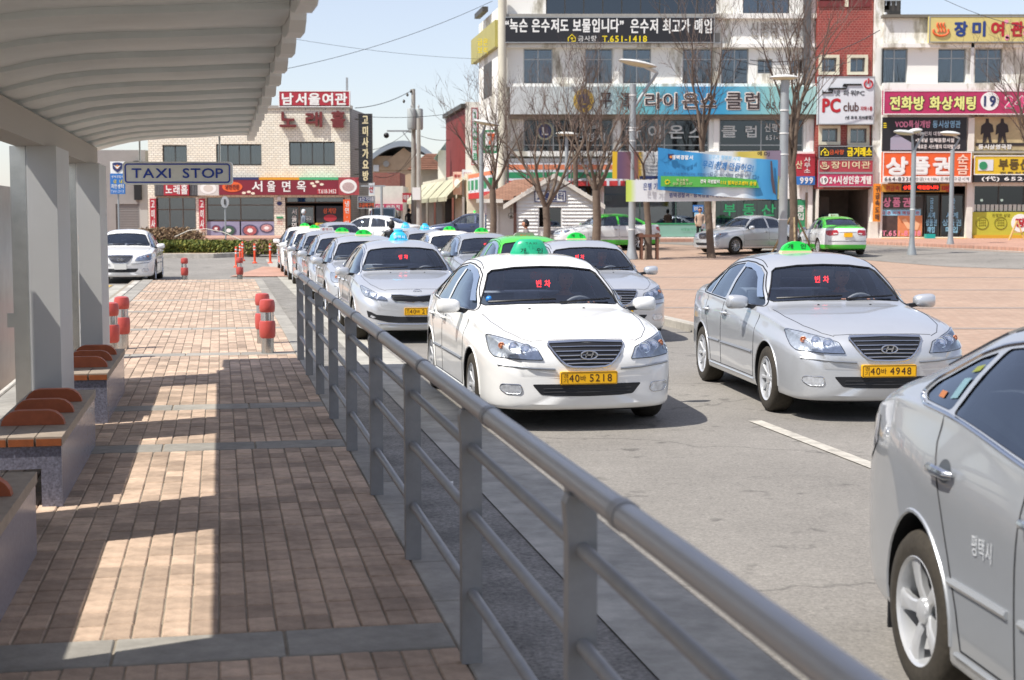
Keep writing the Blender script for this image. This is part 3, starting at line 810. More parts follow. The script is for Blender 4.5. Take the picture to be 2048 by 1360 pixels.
def patch(P, ax, off=.003, step=.03, mb=None, mi=0, thick=0):
    B = resample(P, step); n = len(B); pts = list(B)
    x0 = min(p.x for p in B); x1 = max(p.x for p in B); y0 = min(p.y for p in B); y1 = max(p.y for p in B)
    gx = x0 + step * .5
    while gx < x1:
        gy = y0 + step * .5
        while gy < y1:
            if inside(P, gx, gy) and min((Vector((gx, gy)) - b).length for b in B) > step * .45: pts.append(Vector((gx, gy)))
            gy += step
        gx += step
    r = delaunay_2d_cdt([Vector((p.x, p.y)) for p in pts], [(i, (i + 1) % n) for i in range(n)], [], 1, 1e-6)
    mb = mb or MB(); vs = []
    for p in r[0]:
        h, nn = hit(ax, p); vs.append(h + nn * off)
    mb.add(vs, [tuple(f) for f in r[2]], mi)
    return mb
def line(P, ax, r, off=0.0, closed=False, mb=None, mi=0, n=6, step=.04):
    mb = mb or MB(); pts = []
    for p in resample(P, step, closed):
        h, nn = hit(ax, p); pts.append(h + nn * off)
    return mb.tube(pts, r, n, closed, mi)

WH = .325; AX = 1.365
WIND = mirror_poly([(0, 1.075), (.35, 1.07), (.60, 1.055), (.70, 1.05), (.705, 1.075), (.545, 1.338), (.50, 1.362), (.28, 1.384), (0, 1.392)])[0:]
WIND = [(0.0, 1.066), (.35, 1.062), (.655, 1.046), (.70, 1.06), (.56, 1.315), (.51, 1.345), (.28, 1.372), (0, 1.38), (-.28, 1.372), (-.51, 1.345), (-.56, 1.315), (-.70, 1.06), (-.655, 1.046), (-.35, 1.062)]
REARW = [(0, 1.175), (.5, 1.17), (.64, 1.165), (.575, 1.33), (.5, 1.362), (0, 1.39), (-.5, 1.362), (-.575, 1.33), (-.64, 1.165), (-.5, 1.17)]
FDOOR = round_poly([(.74, 1.005), (.30, 1.288), (.12, 1.345), (-.12, 1.372), (-.40, 1.378), (-.42, 1.018)], .03)
RDOOR = round_poly([(-.50, 1.022), (-.49, 1.376), (-.85, 1.350), (-1.10, 1.295), (-1.19, 1.038)], .03)
QUART = round_poly([(-1.225, 1.042), (-1.15, 1.277), (-1.28, 1.235), (-1.52, 1.118), (-1.56, 1.072), (-1.50, 1.05)], .02)

def build_body():
    base = temp(body_lo, [paint_ph])
    cut = []
    for sx in (-AX, AX):
        for sy in (1, -1):
            m_ = MB(); m_.lathe([(.365, .60 * sy), (.365, 1.1 * sy)], (sx, 0, WH + .005), 'y', 40); cut.append(temp(m_, [liner]))
    cut.append(temp(loft([-1.86 + i * (2.78 / 40) for i in range(41)], 1, True), [seatm]))
    cut.append(temp(MB().prism(WIND, 'x', .02, 1.3), [trim]))
    cut.append(temp(MB().prism(REARW, 'x', -2.3, -1.1), [trim]))
    for P in (FDOOR, RDOOR, QUART):
        cut.append(temp(MB().prism(P, 'y', .3, 1.1), [trim])); cut.append(temp(MB().prism(P, 'y', -1.1, -.3), [trim]))
    me = mesh_bool(base, cut)
    for o in cut + [base]: bpy.data.objects.remove(o)
    me.shade_smooth(); me.set_sharp_from_angle(angle=R(38)); me.name = 'car_body'
    return me
BODY_ME = build_body()

def wheel_meshes(style):
    t = MB(); w = .105
    t.lathe([(.215, -w), (.245, -w - .008), (.30, -w + .0), (.318, -w + .02), (.325, -w + .045), (.3255, 0), (.325, w - .045), (.318, w - .02), (.30, w), (.245, w + .008), (.215, w)], (0, 0, 0), 'y', 48, cap=False)
    ty = t.mesh('tyre', [tyre], 40)
    r = MB(); r.lathe([(.217, -w + .01), (.217, w - .012), (.222, w - .002), (.216, w + .003), (.205, w - .008), (.20, w - .04), (.196, -w + .02)], (0, 0, 0), 'y', 48, cap=False)
    n = 10 if style == 'thin' else 5
    for k in range(n):
        a = 2 * math.pi * k / n
        if style == 'thin':
            prof = [(.045, .014, w - .030), (.12, .011, w - .018), (.205, .018, w - .012)]
        else:
            prof = [(.035, .030, w - .035), (.10, .026, w - .018), (.16, .034, w - .012), (.208, .052, w - .012)]
        o0 = len(r.v); m = len(prof)
        for rad, hw, y in prof:
            for s_, yy, ww in ((-1, y - .008, 1), (-1, y, .7), (1, y, .7), (1, y - .008, 1), (1, y - .035, .8), (-1, y - .035, .8)):
                ca, sa = math.cos(a), math.sin(a); x_ = rad; z_ = s_ * hw * ww
                r.v.append((x_ * ca - z_ * sa, yy, x_ * sa + z_ * ca))
        for i in range(m - 1):
            for j in range(6): r.f.append((o0 + i * 6 + j, o0 + i * 6 + (j + 1) % 6, o0 + (i + 1) * 6 + (j + 1) % 6, o0 + (i + 1) * 6 + j)); r.m.append(0)
    r.lathe([(.055, w - .05), (.052, w - .022), (.03, w - .012), (0.0001, w - .010)], (0, 0, 0), 'y', 20)
    for k in range(5):
        a = 2 * math.pi * (k + .5) / 5; r.lathe([(.009, w - .03), (.009, w - .018), (.0001, w - .016)], (.042 * math.cos(a) * 1.0, 0, .042 * math.sin(a)), 'y', 8)
    rm = r.mesh('rim', [rimm], 35)
    d = MB(); d.lathe([(.0001, .0), (.15, .0), (.15, .02), (0.0001, .02)], (0, 0, 0), 'y', 28); d.lathe([(.0001, -.06), (.20, -.06)], (0, 0, 0), 'y', 28)
    return ty, rm, d.mesh('disc', [disc], 35)
WM = {'thin': wheel_meshes('thin'), 'wide': wheel_meshes('wide')}

s_lime = M('sticker_lime', '#7d8430', .5)
def mir(P): return [(-a, b) for a, b in P]
def make_car(style):
    t = thing('car', 'x', 'car', (0, 0, 0)); t.empty_display_size = .5
    link('body', BODY_ME, t)
    def part(name, mb, mats, parent=t, smooth=35): return mb.build(name, mats, parent, smooth)
    ws = 'thin'if style != 'G' else 'wide'
    for sx in (1, -1):
        for sy in (1, -1):
            w = bpy.data.objects.new('wheel', None); COL.objects.link(w); w.parent = t; w.location = (sx * AX, sy * .795, WH); BASE[w.name] = (0, 0, 0)
            if sy < 0: w.rotation_euler.z = math.pi
            w.rotation_euler.y = .0 ; w.empty_display_size = .1
            for nm, me in zip(('tyre', 'rim', 'brake_disc'), WM[ws]): link(nm, me, w)
    for sx in (AX, -AX):                     # liners and mud flaps
        for sy in (1, -1):
            ang = [R(-6 + 192 * i / 24) for i in range(25)]
            pts = []
            for a_ in ang:
                x_ = sx + .372 * math.cos(a_); z_ = WH + .005 + .372 * math.sin(a_)
                h, nn = hit('y+' if sy > 0 else 'y-', (x_, z_)); pts.append(h + nn * .0)
            part('arch_lip', MB().tube(pts, .008, 6), [paint_ph])
            fx = sx - .40
            part('mud_flap', MB().box(fx - .006, fx + .01, min(sy * .66, sy * .87), max(sy * .66, sy * .87), .15, .42), rubber)
    part('underbody', MB().box(-2.2, 2.1, -.62, .62, .17, .24), liner)
    # glass
    part('windscreen', patch([(a * .985, 1.05 + (b - 1.05) * .995 + .001) for a, b in WIND], 'x+', -.007, .06), cglass)
    part('rear_window', patch(REARW, 'x-', -.006, .06), cglass)
    for s, ax in ((1, 'y+'), (-1, 'y-')):
        for P in (FDOOR, RDOOR, QUART): part('side_window', patch(P, ax, -.006, .06), cglass_s if style != 'G' else cglass_d)
        sur = round_poly([(.78, .998), (.31, 1.305), (.12, 1.362), (-.15, 1.388), (-.48, 1.394), (-.86, 1.366), (-1.14, 1.302), (-1.30, 1.248), (-1.55, 1.13), (-1.60, 1.06), (-1.5, 1.037), (-.45, 1.008)], .03)
        part('window_trim', line(sur, ax, .007 if style == 'S' else .009, .001, True), chrome if style in 'GK' else trim)
        # weather shield along the door glass
        P = [(.62, 1.075), (.30, 1.288), (.12, 1.345), (-.12, 1.372), (-.42, 1.378)]
        low = [(-.42, 1.335), (-.12, 1.33), (.10, 1.30), (.25, 1.245), (.535, 1.075)]
        if style != 'K': part('rain_visor', patch(P + low, ax, .012, .04), M('visor_smoke', '#8fa0b8', .12, .5))
    wf = line(WIND, 'x+', .009, -.003, True); part('windscreen_seal', wf, trim)
    part('rear_window_seal', line(REARW, 'x-', .012, -.002, True), trim)
    if style == 'G':
        part('sticker', patch([(-1.30, 1.08), (-1.24, 1.09), (-1.22, 1.17), (-1.28, 1.16)], 'y-', -.002, .02), M('sticker_blue_white', '#6f8f99', .5))
        part('sticker', patch([(-1.26, 1.185), (-1.20, 1.20), (-1.19, 1.225), (-1.25, 1.21)], 'y-', -.002, .02), s_lime)
        part('sticker', patch([(-1.42, 1.075), (-1.36, 1.075), (-1.36, 1.10), (-1.42, 1.10)], 'y-', -.002, .02), M('sticker_orange', '#a8683a', .5))
    # roof seams, bonnet and boot gaps
    for s in (1, -1):
        part('roof_seam', line([(.22, s * .575), (0, s * .562), (-.4, s * .555), (-.9, s * .56), (-1.2, s * .585)], 'z', .005, -.001), trim)
        part('bonnet_gap', line([(1.0, s * .735), (1.4, s * .725), (1.8, s * .665), (2.05, s * .56), (2.14, s * .47)], 'z', .0032, .0005), trim)
        ax = 'y+' if s > 0 else 'y-'
        for P in ([(.95, .93), (.93, .7), (.91, .30)], [(-.455, 1.015), (-.46, .7), (-.44, .30)], [(.91, .30), (-.9, .30)],
                  [(-1.24, 1.03), (-1.23, .93), (-1.12, .78), (-1.02, .62), (-.94, .44), (-.9, .30)]):
            part('door_gap', line(P, ax, .0045, -.001), trim)
        part('side_moulding', line([(.88, .545), (-.40, .54)], ax, .016, .002), [paint_ph] if style != 'S' else M('moulding_grey', '#8b8e92', .4, .4))
        part('side_moulding', line([(-.50, .54), (-1.0, .538)], ax, .016, .002), [paint_ph] if style != 'S' else MATS['moulding_grey'])
        part('sill_strip', line([(.93, .275), (-.95, .275)], ax, .010, .002), chrome if style == 'K' else [paint_ph])
        for hx in (-.30, -1.10):
            h, nn = hit(ax, (hx, .865)); mb = MB()
            mb.tube([h + Vector((-.105, s * .014, -.002)), h + Vector((-.08, s * .034, 0)), h + Vector((0, s * .040, .004)), h + Vector((.08, s * .034, .004)), h + Vector((.10, s * .012, .003))], [.012, .0155, .0165, .0155, .011], 10)
            part('door_handle', mb, chrome if style == 'G' else [paint_ph])
            cup = [(hx + .055 * math.cos(a_) , .865 + .035 * math.sin(a_)) for a_ in [2 * math.pi * i / 20 for i in range(20)]]
            part('handle_cup', patch(cup, ax, .0015, .02), M('handle_cup_shade', '#6d7379', .4, .6))
        # mirror
        mb = MB(); c = Vector((.60, s * 1.0, 1.035)); o0 = len(mb.v)
        mb.ball((0, 0, 0), 1, 10)
        for i in range(o0, len(mb.v)):
            x_, y_, z_ = mb.v[i]
            x_ = max(x_, -.55); k_ = abs(y_) ** 1; y2 = (abs(y_) ** .6) * (1 if y_ > 0 else -1); z2 = (abs(z_) ** .55) * (1 if z_ > 0 else -1)
            mb.v[i] = (c.x + x_ * .085, c.y + y2 * .118, c.z + z2 * (.068 + .012 * (y_ * s)))
        mr_ = part('wing_mirror', mb, [paint_ph], smooth=60)
        g = MB().prism(rrect(.20, .10, .035, 4, c.y, c.z), 'x', c.x - .051, c.x - .048); part('mirror_glass', g, mirror, mr_)
        part('mirror_foot', MB().bar((.62, s * .80, .985), (.60, s * .93, 1.0), .06, .04), trim, mr_)
    part('bonnet_edge', line([(.80, -.50), (.845, -.3), (.852, 0), (.845, .3), (.80, .50)][0:0] or [(-.47, .806), (-.3, .815), (0, .818), (.3, .815), (.47, .806)], 'x+', .004, -.001), trim)
    part('boot_gap', line([(-1.99, .60), (-2.2, .64), (-2.38, .62)], 'z', .004, -.001), trim); part('boot_gap', line([(-1.99, -.60), (-2.2, -.64), (-2.38, -.62)], 'z', .004, -.001), trim)
    for yy in (-.27, .27):
        h, nn = hit('z', (1.02, yy)); part('washer_jet', MB().ball(h, .014, 5, squash=(1.4, 1, .6)), black)
    for (a_, b_) in (((-.62, 1.062), (.02, 1.088)), ((.05, 1.06), (.60, 1.082))):
        P = [a_, ((a_[0] + b_[0]) / 2, (a_[1] + b_[1]) / 2 + .004), b_]; part('wiper', line(P, 'x+', .010, .018), black)
    # seats, dashboard, wheel
    for s in (1, -1):
        mb = MB(); mb.prism(round_poly([(-.52, .50), (.02, .50), (.04, .62), (-.40, .60)], .05), 'y', s * .37 - .25, s * .37 + .25)
        mb.prism(round_poly([(-.42, .55), (-.30, .58), (-.43, 1.10), (-.52, 1.10)], .05), 'y', s * .37 - .235, s * .37 + .235)
        mb.prism(round_poly([(-.56, 1.12), (-.44, 1.12), (-.46, 1.30), (-.55, 1.30)], .04), 'y', s * .37 - .13, s * .37 + .13)
        part('front_seat', mb, seatm, smooth=50)
    mb = MB(); mb.prism(round_poly([(-1.35, .5), (-.85, .5), (-.85, .62), (-1.25, .60), (-1.42, 1.08), (-1.52, 1.08)], .04), 'y', -.62, .62)
    mb.box(-1.86, -1.50, -.62, .62, 1.03, 1.065); part('rear_seat', mb, seatm, smooth=50)
    mb = MB(); mb.prism(round_poly([(.45, .60), (.95, .60), (.93, .99), (.62, 1.0), (.47, .93)], .05), 'y', -.70, .70)
    mb.prism(round_poly([(.42, .96), (.58, .98), (.60, 1.035), (.46, 1.03)], .02), 'y', .2, .54); part('dashboard', mb, dashm, smooth=50)
    sw = MB(); C_ = Vector((.36, .37, .93)); n1 = Vector((-.9, 0, .43)).normalized(); e1 = Vector((0, 1, 0)); e2 = n1.cross(e1)
    sw.tube([C_ + e1 * .185 * math.cos(q) + e2 * .185 * math.sin(q) for q in [2 * math.pi * i / 28 for i in range(28)]], .015, 8, True)
    for q in (0, math.pi, 1.5 * math.pi): sw.bar(C_, C_ + e1 * .18 * math.cos(q) + e2 * .18 * math.sin(q), .035, .02)
    sw.ball(C_, .06, 8, squash=(.6, 1, 1)); part('steering_wheel', sw, M('steering_wheel_grey', '#767b80', .5), smooth=50)
    h, nn = hit('x+', (0, 1.33)); part('rear_view_mirror', MB().prism(rrect(.24, .07, .03, 4, 0, 1.295), 'x', h.x - .14, h.x - .11), black)
    h, nn = hit('z', (-1.15, 0.3)); part('aerial', MB().tube([h, h + Vector((-.05, 0, .14))], .004, 5), black)
    # rear end
    for s in (1, -1):
        TL = [(s * .36, .90), (s * .42, 1.0), (s * .77, .965), (s * .79, .80), (s * .70, .76), (s * .40, .80)]
        tl = part('tail_lamp', patch(round_poly(TL, .03), 'x-', .004, .035), redl)
        part('reverse_lens', patch(round_poly([(s * .40, .84), (s * .41, .87), (s * .56, .87), (s * .56, .82)], .01), 'x-', .008, .03), wht, tl)
        TS = [(-2.16, .97), (-2.14, .90), (-2.24, .80), (-2.40, .79), (-2.44, .92), (-2.36, .985)]
        if style == 'G': TS = [(-1.98, .86), (-2.05, .965), (-2.30, .985), (-2.42, .93), (-2.40, .82), (-2.2, .775)]
        part('tail_lamp', patch(round_poly(TS, .02), 'y+' if s > 0 else 'y-', .004, .03), M('tail_lamp_side', '#b9b9bd', .15, .3, noise=(12, .4), coat=1) if style == 'G' else redl)
    part('rear_plate', MB().prism(rrect(.34, .165, .02, 3, 0, .80), 'x', -2.515, -2.50), yel)
    part('rear_bumper_strip', line([(-.74, .56), (0, .56), (.74, .56)], 'x-', .012, .002), M('moulding_dark', '#55585c', .5))
    part('boot_chrome', line([(-.34, .90), (0, .905), (.34, .90)], 'x-', .010, .003), chrome)
    # front end
    if style in 'SG':
        G = [(.335, .79), (.345, .765), (.30, .70), (.245, .635), (.20, .60), (.15, .585), (0, .582)]
        Gp = G + mir(G[:-1])[::-1]; gr = part('grille', patch(Gp, 'x+', .004, .03), trim)
        part('grille_surround', line([(.34, .785), (.345, .765), (.30, .70), (.245, .635), (.20, .60), (.15, .585), (0, .58), (-.15, .585), (-.20, .60), (-.245, .635), (-.30, .70), (-.345, .765), (-.34, .785)], 'x+', .012, .006), chrome, gr)
        part('grille_brow', line([(-.34, .79), (0, .802), (.34, .79)], 'x+', .021, .003), chrome, gr)
        for k, z in enumerate((.752, .717, .682, .647, .613)):
            w_ = [.315, .29, .262, .235, .20][k]; part('grille_slat', line([(-w_, z), (0, z + .004), (w_, z)], 'x+', .0055, .012), chrome, gr)
        h, nn = hit('x+', (0, .69)); em = MB()
        em.tube([(h.x + .03, .075 * math.cos(q), .69 + .038 * math.sin(q)) for q in [2 * math.pi * i / 24 for i in range(24)]], .007, 6, True)
        for dy in (-.026, .026): em.bar((h.x + .03, dy - .006, .665), (h.x + .03, dy + .012, .715), .012, .012, up=(1, 0, 0))
        em.bar((h.x + .03, -.026, .69), (h.x + .03, .026, .69), .012, .012, up=(1, 0, 0)); part('emblem', em, chrome, gr)
        HL = [(.40, .645), (.45, .745), (.60, .795), (.74, .83), (.82, .845), (.828, .70), (.80, .665), (.60, .65)]
        bulbs = ((.735, .765, .03, 'a'), (.645, .755, .048, 'w'), (.545, .735, .055, 'w'))
        INT = [(.50, .43), (.42, .335), (.30, .325), (0, .322)]; INTp = [(0, .437)] + INT; 
        intake = INT + mir(INT[:-1])[::-1]
        FOG = round_poly([(.60, .43), (.76, .43), (.77, .385), (.72, .345), (.61, .345), (.585, .37)], .025)
        part('lower_intake', patch(round_poly(intake, .02), 'x+', .004, .03), trim)
        for z in (.36, .39): part('intake_bar', line([(-.40, z), (0, z), (.40, z)], 'x+', .004, .010), M('intake_bar_grey', '#2c2d30', .5))
        for s in (1, -1):
            part('bumper_strip', line([(s * .30, .565), (s * .5, .575), (s * .72, .595), (s * .78, .60)], 'x+', .011, .003), M('bumper_strip_grey', '#8d9196', .3, .5))
    else:
        G = [(.40, .735), (.41, .70), (.36, .645), (.30, .625), (.08, .62), (0, .628)]
        Gp = [(0, .705), (.08, .712), (.2, .725)] + G[:-1]; Gp = Gp + mir(Gp[1:])[::-1]; Gp.insert(len(Gp) // 2, (0, .632))
        gp = [(0, .712), (.08, .718), (.25, .735), (.40, .735), (.405, .70), (.35, .64), (.08, .622), (0, .632)]
        Gp = gp + mir(gp[1:-1])[::-1]
        gr = part('grille', patch(Gp, 'x+', .004, .03), trim); part('grille_surround', line(Gp, 'x+', .010, .006, True), chrome, gr)
        for k in range(3): part('grille_mesh', line([(-.36, .655 + k * .024), (.36, .655 + k * .024)], 'x+', .003, .008), disc, gr)
        h, nn = hit('x+', (0, .785)); em = MB().tube([(h.x + .006, .06 * math.cos(q), .785 + .027 * math.sin(q)) for q in [2 * math.pi * i / 24 for i in range(24)]], .006, 6, True); part('emblem', em, chrome, gr)
        text('KIA', (h.x + .006, 0, .785), .075, .028, chrome, gr, .01, frame=(Vector((0, 1, 0)), Vector((0, 0, 1))), depth=.003)
        HL = [(.455, .655), (.50, .70), (.66, .785), (.80, .86), (.815, .85), (.80, .76), (.77, .71), (.62, .665)]
        bulbs = ((.72, .765, .045, 'w'), (.62, .715, .035, 'w'))
        INT = [(.62, .44), (.70, .48), (.76, .50), (.74, .40), (.60, .36), (.45, .325), (.30, .315), (0, .315)]
        part('lower_intake', patch([(0, .405), (.3, .41)] + INT + mir(([(0, .405), (.3, .41)] + INT)[1:-1])[::-1], 'x+', .004, .03), trim)
        part('lower_lip', line([(-.60, .30), (0, .292), (.60, .30)], 'x+', .012, .006), chrome)
        FOG = round_poly([(.62, .40), (.70, .44), (.72, .41), (.66, .375)], .02)
    for s in (1, -1):
        hp = [(a_ * s, b_) for a_, b_ in round_poly(HL, .015)]
        hl = part('headlight', patch(hp, 'x+', .003, .03), lamp_in)
        part('headlight_rim', line(hp, 'x+', .0035, .004, True), trim, hl)
        for (y_, z_, r_, k_) in bulbs:
            h, nn = hit('x+', (s * y_, z_)); m_ = MB(); q0 = len(m_.v)
            m_.lathe([(r_, .0), (r_, .008), (r_ * .86, .010), (r_ * .8, .002), (r_ * .45, -.004), (r_ * .4, .012), (.0001, .016)], (0, 0, 0), 'z', 22)
            m_.xf(Matrix.Translation(h + nn * .004) @ nn.lerp(Vector((1, 0, 0)), .5).to_track_quat('Z', 'Y').to_matrix().to_4x4())
            part('indicator' if k_ == 'a' else 'lamp_bowl', m_, amber if k_ == 'a' else lamp_bright, hl, 50)
        part('lens', patch(hp, 'x+', .017, .04), lens, hl)
        # side wrap of the lamp
        fp = [(a_ * s, b_) for a_, b_ in FOG]
        fg = part('fog_lamp', patch(fp, 'x+', .004, .02), lamp_in if style != 'X' else trim); part('fog_rim', line(fp, 'x+', .005, .003, True), chrome if style == 'S' else trim, fg)
    return t
def hide_proto(t):
    t.location = (0, -400, 0)

def place(t, x, y, heading_deg, dz=0):
    t.location = (x, y, gz(y) + dz); t.rotation_euler = (0, 0, R(heading_deg))
def car_base(axle_x, axle_y, hd):
    """origin (mid wheelbase) from the front-axle centre"""
    h = R(hd); return axle_x - AX * math.cos(h), axle_y - AX * math.sin(h)

grn = M('taxi_sign_green', '#16a34a', .35, emit=.12); grn2 = M('taxi_sign_bright_green', '#19d24c', .35, emit=.12); blu = M('taxi_sign_blue', '#35b5dc', .35, emit=.12)
cream = M('taxi_sign_base', '#e8d9a8', .4); tx = M('sign_lettering_dark', '#10231a', .5); txb = M('sign_lettering_blue', '#e8f4ff', .5)
def roof_sign(t, kind, dx=-.30, dy=0):
    z = 1.505
    FX, FZ = Vector((0, 1, 0)), Vector((0, 0, 1)); CX = dx
    if kind == 'dome':
        mb = MB(); o0 = 0
        prof = [(1.0, 0), (1.0, .03), (.97, .045), (.80, .12), (.66, .155), (.5, .17), (.0001, .175)]
        mb.lathe(prof, (0, 0, 0), 'z', 28)
        for i, p in enumerate(mb.v): 
            a_ = 1.0; mb.v[i] = (CX + p[0] * .105, dy + p[1] * .205 * (1 if abs(p[1]) < 2 else 1), z + p[2])
        s = mb.build('roof_sign', grn_d, t, 50)
        tilt = Vector((-.30, 0, 1)).normalized()
        text('개    인', (CX + .118, dy, z + .052), .24, .06, tx, s, .015, frame=(FX, tilt), depth=.004)
        text('TAXI', (CX + .10, dy, z + .128), .12, .028, tx, s, .01, frame=(FX, Vector((-.7, 0, 1)).normalized()), depth=.004)
    elif kind in ('arch', 'arch_far'):
        mb = MB(); P = [(-.16, .035)] + [(-.16 + .32 * i / 16, .045 + .095 * math.sin(math.pi * i / 16) ** .6) for i in range(17)] + [(.16, .035)]
        mb.prism([(a_ + dy, b_ + z) for a_, b_ in P], 'x', CX - .045, CX + .045); s = mb.build('roof_sign', grn2, t, 30)
        MB().prism(rrect(.34, .04, .015, 3, dy, z + .018), 'x', CX - .06, CX + .06).build('sign_base', cream, s)
        text('개   인', (CX + .046, dy, z + .085), .20, .055, tx, s, .015, frame=(FX, FZ), depth=.003)
    elif kind == 'blue':
        mb = MB(); mb.lathe([(1, 0), (1, .02), (.88, .03), (.80, .09), (.55, .14), (.45, .15), (.42, .19), (.0001, .20)], n=24)
        for i, p in enumerate(mb.v): mb.v[i] = (CX + p[0] * .10, dy + p[1] * .17, z + p[2])
        s = mb.build('roof_sign', blu, t, 40)
        text('콜택시', (CX + .088, dy, z + .07), .19, .05, txb, s, .02, frame=(FX, Vector((-.2, 0, 1)).normalized()), depth=.004)
    elif kind == 'white':
        s = MB().prism(round_poly([(dy - .2, z), (dy + .2, z), (dy + .17, z + .11), (dy - .17, z + .11)], .03), 'x', CX - .05, CX + .05).build('roof_sign', wht, t)
        text('콜택시', (CX + .05, dy, z + .055), .26, .055, M('red_letters', '#c02020', .5), s, .02, frame=(FX, FZ), depth=.003)
        text('콜택시', (CX - .05, dy, z + .055), .26, .055, MATS['red_letters'], s, .02, frame=(-FX, FZ), depth=.003)
grn_d = M('taxi_sign_teal', '#23a277', .3, emit=.05)
def led(t, y=-.02, z=1.20, w=.145):
    h, nn = hit('x+', (y, z))
    text('빈 차', (h.x - .10, y, z), w, .072, ledred, t, .012, 'dash_sign', frame=(Vector((0, 1, 0)), Vector((-.1, 0, 1)).normalized()), depth=.002)
def plate(t, num, pre='경기', z=.487, y=0):
    h, nn = hit('x+', (y, z)); p = MB().prism(rrect(.52, .115, .012, 3, y, z), 'x', h.x - .02, h.x + .022).build('number_plate', yel, t)
    q = [(h.x + .023, a_, b_) for a_, b_ in rrect(.507, .102, .01, 3, y, z)]
    MB().tube(q, .0022, 4, True).build('plate_edge', platet, p)
    if num:
        F = (Vector((0, 1, 0)), Vector((0, 0, 1)))
        text(pre[0] + '\n' + pre[1], (h.x + .022, y - .215, z), .042, .082, platet, p, .0, frame=F, depth=.002)
        a_, b_ = num.split(' ')
        text(a_[:2], (h.x + .022, y - .137, z), .095, .066, platet, p, .012, frame=F, depth=.002)
        text(a_[2:], (h.x + .022, y - .055, z), .052, .052, platet, p, .012, frame=F, depth=.002)
        text(b_, (h.x + .022, y + .105, z), .205, .068, platet, p, .012, frame=F, depth=.002)
car_S = make_car('S'); car_K = make_car('K'); car_G = make_car('G')
def warp(o):
    for c_ in o.children: warp(c_)
    if o.type != 'MESH' or o.parent.name.split('.')[0] == 'wheel': return
    if o.data.users > 1: o.data = o.data.copy()
    for v in o.data.vertices:
        x_, z_ = v.co.x, v.co.z
        if z_ > .62:
            a_ = min(1, (z_ - .62) / .35); b_ = min(1, max(0, (-x_ - .2) / 1.1)) * min(1, max(0, (x_ + 2.35) / .6)); b_ = b_ * b_ * (3 - 2 * b_)
            v.co.z += a_ * (.015 + .085 * b_)
            if z_ > 1.1 and x_ < -.9: v.co.z += .0
warp(car_G)
def raise_roof(o):
    for c_ in o.children: raise_roof(c_)
    if o.type != 'MESH' or o.parent.name.split('.')[0] == 'wheel' or o.data.get('raised'): return
    o.data['raised'] = 1
    for v in o.data.vertices:
        if v.co.z > 1.03: v.co.z += .09 * (v.co.z - 1.03)
for c_ in (car_S, car_K): raise_roof(c_)

# ---------------------------------------------------------------- the cars one by one
used = set()
def car(proto, paint, label, name='taxi', cat='taxi', group=None, skip=()):
    t = copy_tree(proto, paint, skip); t.name = name; t['label'] = label; t['category'] = cat
    if group: t['group'] = group
    BASE[t.name] = (0, 0, 0); return t
def axle_place(t, ax, ay, hd):
    x, y = car_base(ax, ay, hd); place(t, x, y, hd)
white = car(car_S, pw, 'white taxi with a teal dome sign and plate 40바 5218, nearest to the railing')
axle_place(white, .50, 14.15, -79.0); roof_sign(white, 'dome'); led(white, -.02, 1.245); plate(white, '40바 5218', y=.0)
MB().ball((.64, -.60, 1.10), .035, 8).build('blue_ornament', M('blue_ornament', '#2a86d8', .3), white, 60)
silver = car(car_S, psv, 'silver taxi with a bright green arched sign and plate 40바 4948, at the right')
axle_place(silver, 3.40, 14.75, -84.0); roof_sign(silver, 'arch', dy=-.12); led(silver, -.06, 1.26, .15); plate(silver, '40바 4948')
near = car(car_G, psv2, 'silver grey saloon cut by the right frame edge, showing its rear wheel and door', 'car', 'car')
hd = -84.5; h_ = R(hd); rx, ry = 1.70, 5.92            # rear right wheel contact
lx, ly = -math.sin(h_), math.cos(h_)                 # left direction
place(near, rx + lx * .83 + AX * 1.02 * math.cos(h_), ry + ly * .83 + AX * 1.02 * math.sin(h_), hd); near.scale = (1.02, 1.0, 1.02)
text('평택시', hit('y-', (-.72, .72))[0] + Vector((0, 0, 0)), .17, .075, M('door_lettering', '#d5d9dc', .4), near, .01, frame=(Vector((1, 0, 0)), Vector((0, 0, 1))), depth=.006)
kia = car(car_K, psv, 'silver taxi with a blue dome sign and black mesh grille, behind the white taxi')
def lane(off, v): return .97 - .195 * v + off, v
x, y = lane(2.0, 23.4); axle_place(kia, x, y, -79); roof_sign(kia, 'blue', dx=-.2); led(kia, 0, 1.26); plate(kia, '40바 2108', y=.05)
s2 = car(car_S, psv, 'silver taxi with an orange-based green sign, between the two front taxis')
x, y = lane(5.0, 23.4); axle_place(s2, x, y, -80); roof_sign(s2, 'arch', dx=-.5, dy=.0); led(s2, -.15, 1.26); plate(s2, '40바 1749')
row1 = [(29.2, psv, 'arch', 'silver taxi directly behind the one with the blue dome sign, left row', car_S),
        (34.6, psv, 'arch', 'third silver taxi of the left row, counting back from the blue dome sign', car_S),
        (39.8, psv2, 'white', 'silver grey taxi with a white roof sign in the left row', car_S),
        (45.2, pw, 'arch', 'white taxi last but one in the left row', car_S),
        (50.6, pw, 'arch', 'white taxi at the far end of the left row, beside the hedge', car_S)]
for v, pt, sg, lb, pr in row1:
    t = car(pr, pt, lb, group='taxis queuing in the left lane'); x, y = lane(1.98, v); axle_place(t, x, y, -79); roof_sign(t, sg, dx=-.3)
    plate(t, None)
    if v < 40: led(t, 0, 1.26)
row2 = [(29.0, pgreen, 'none', 'green taxi with a grey roof sign behind the silver one in the right row'),
        (34.0, psv2, 'arch', 'grey silver taxi between the green one and the white one in the right row'),
        (39.0, pw, 'arch', 'white taxi in the middle of the right row'),
        (43.8, psv2, 'blue', 'silver taxi with a blue dome sign behind the white one in the right row'),
        (48.6, psv, 'blue', 'silver taxi with a blue dome sign at the back of the right row')]
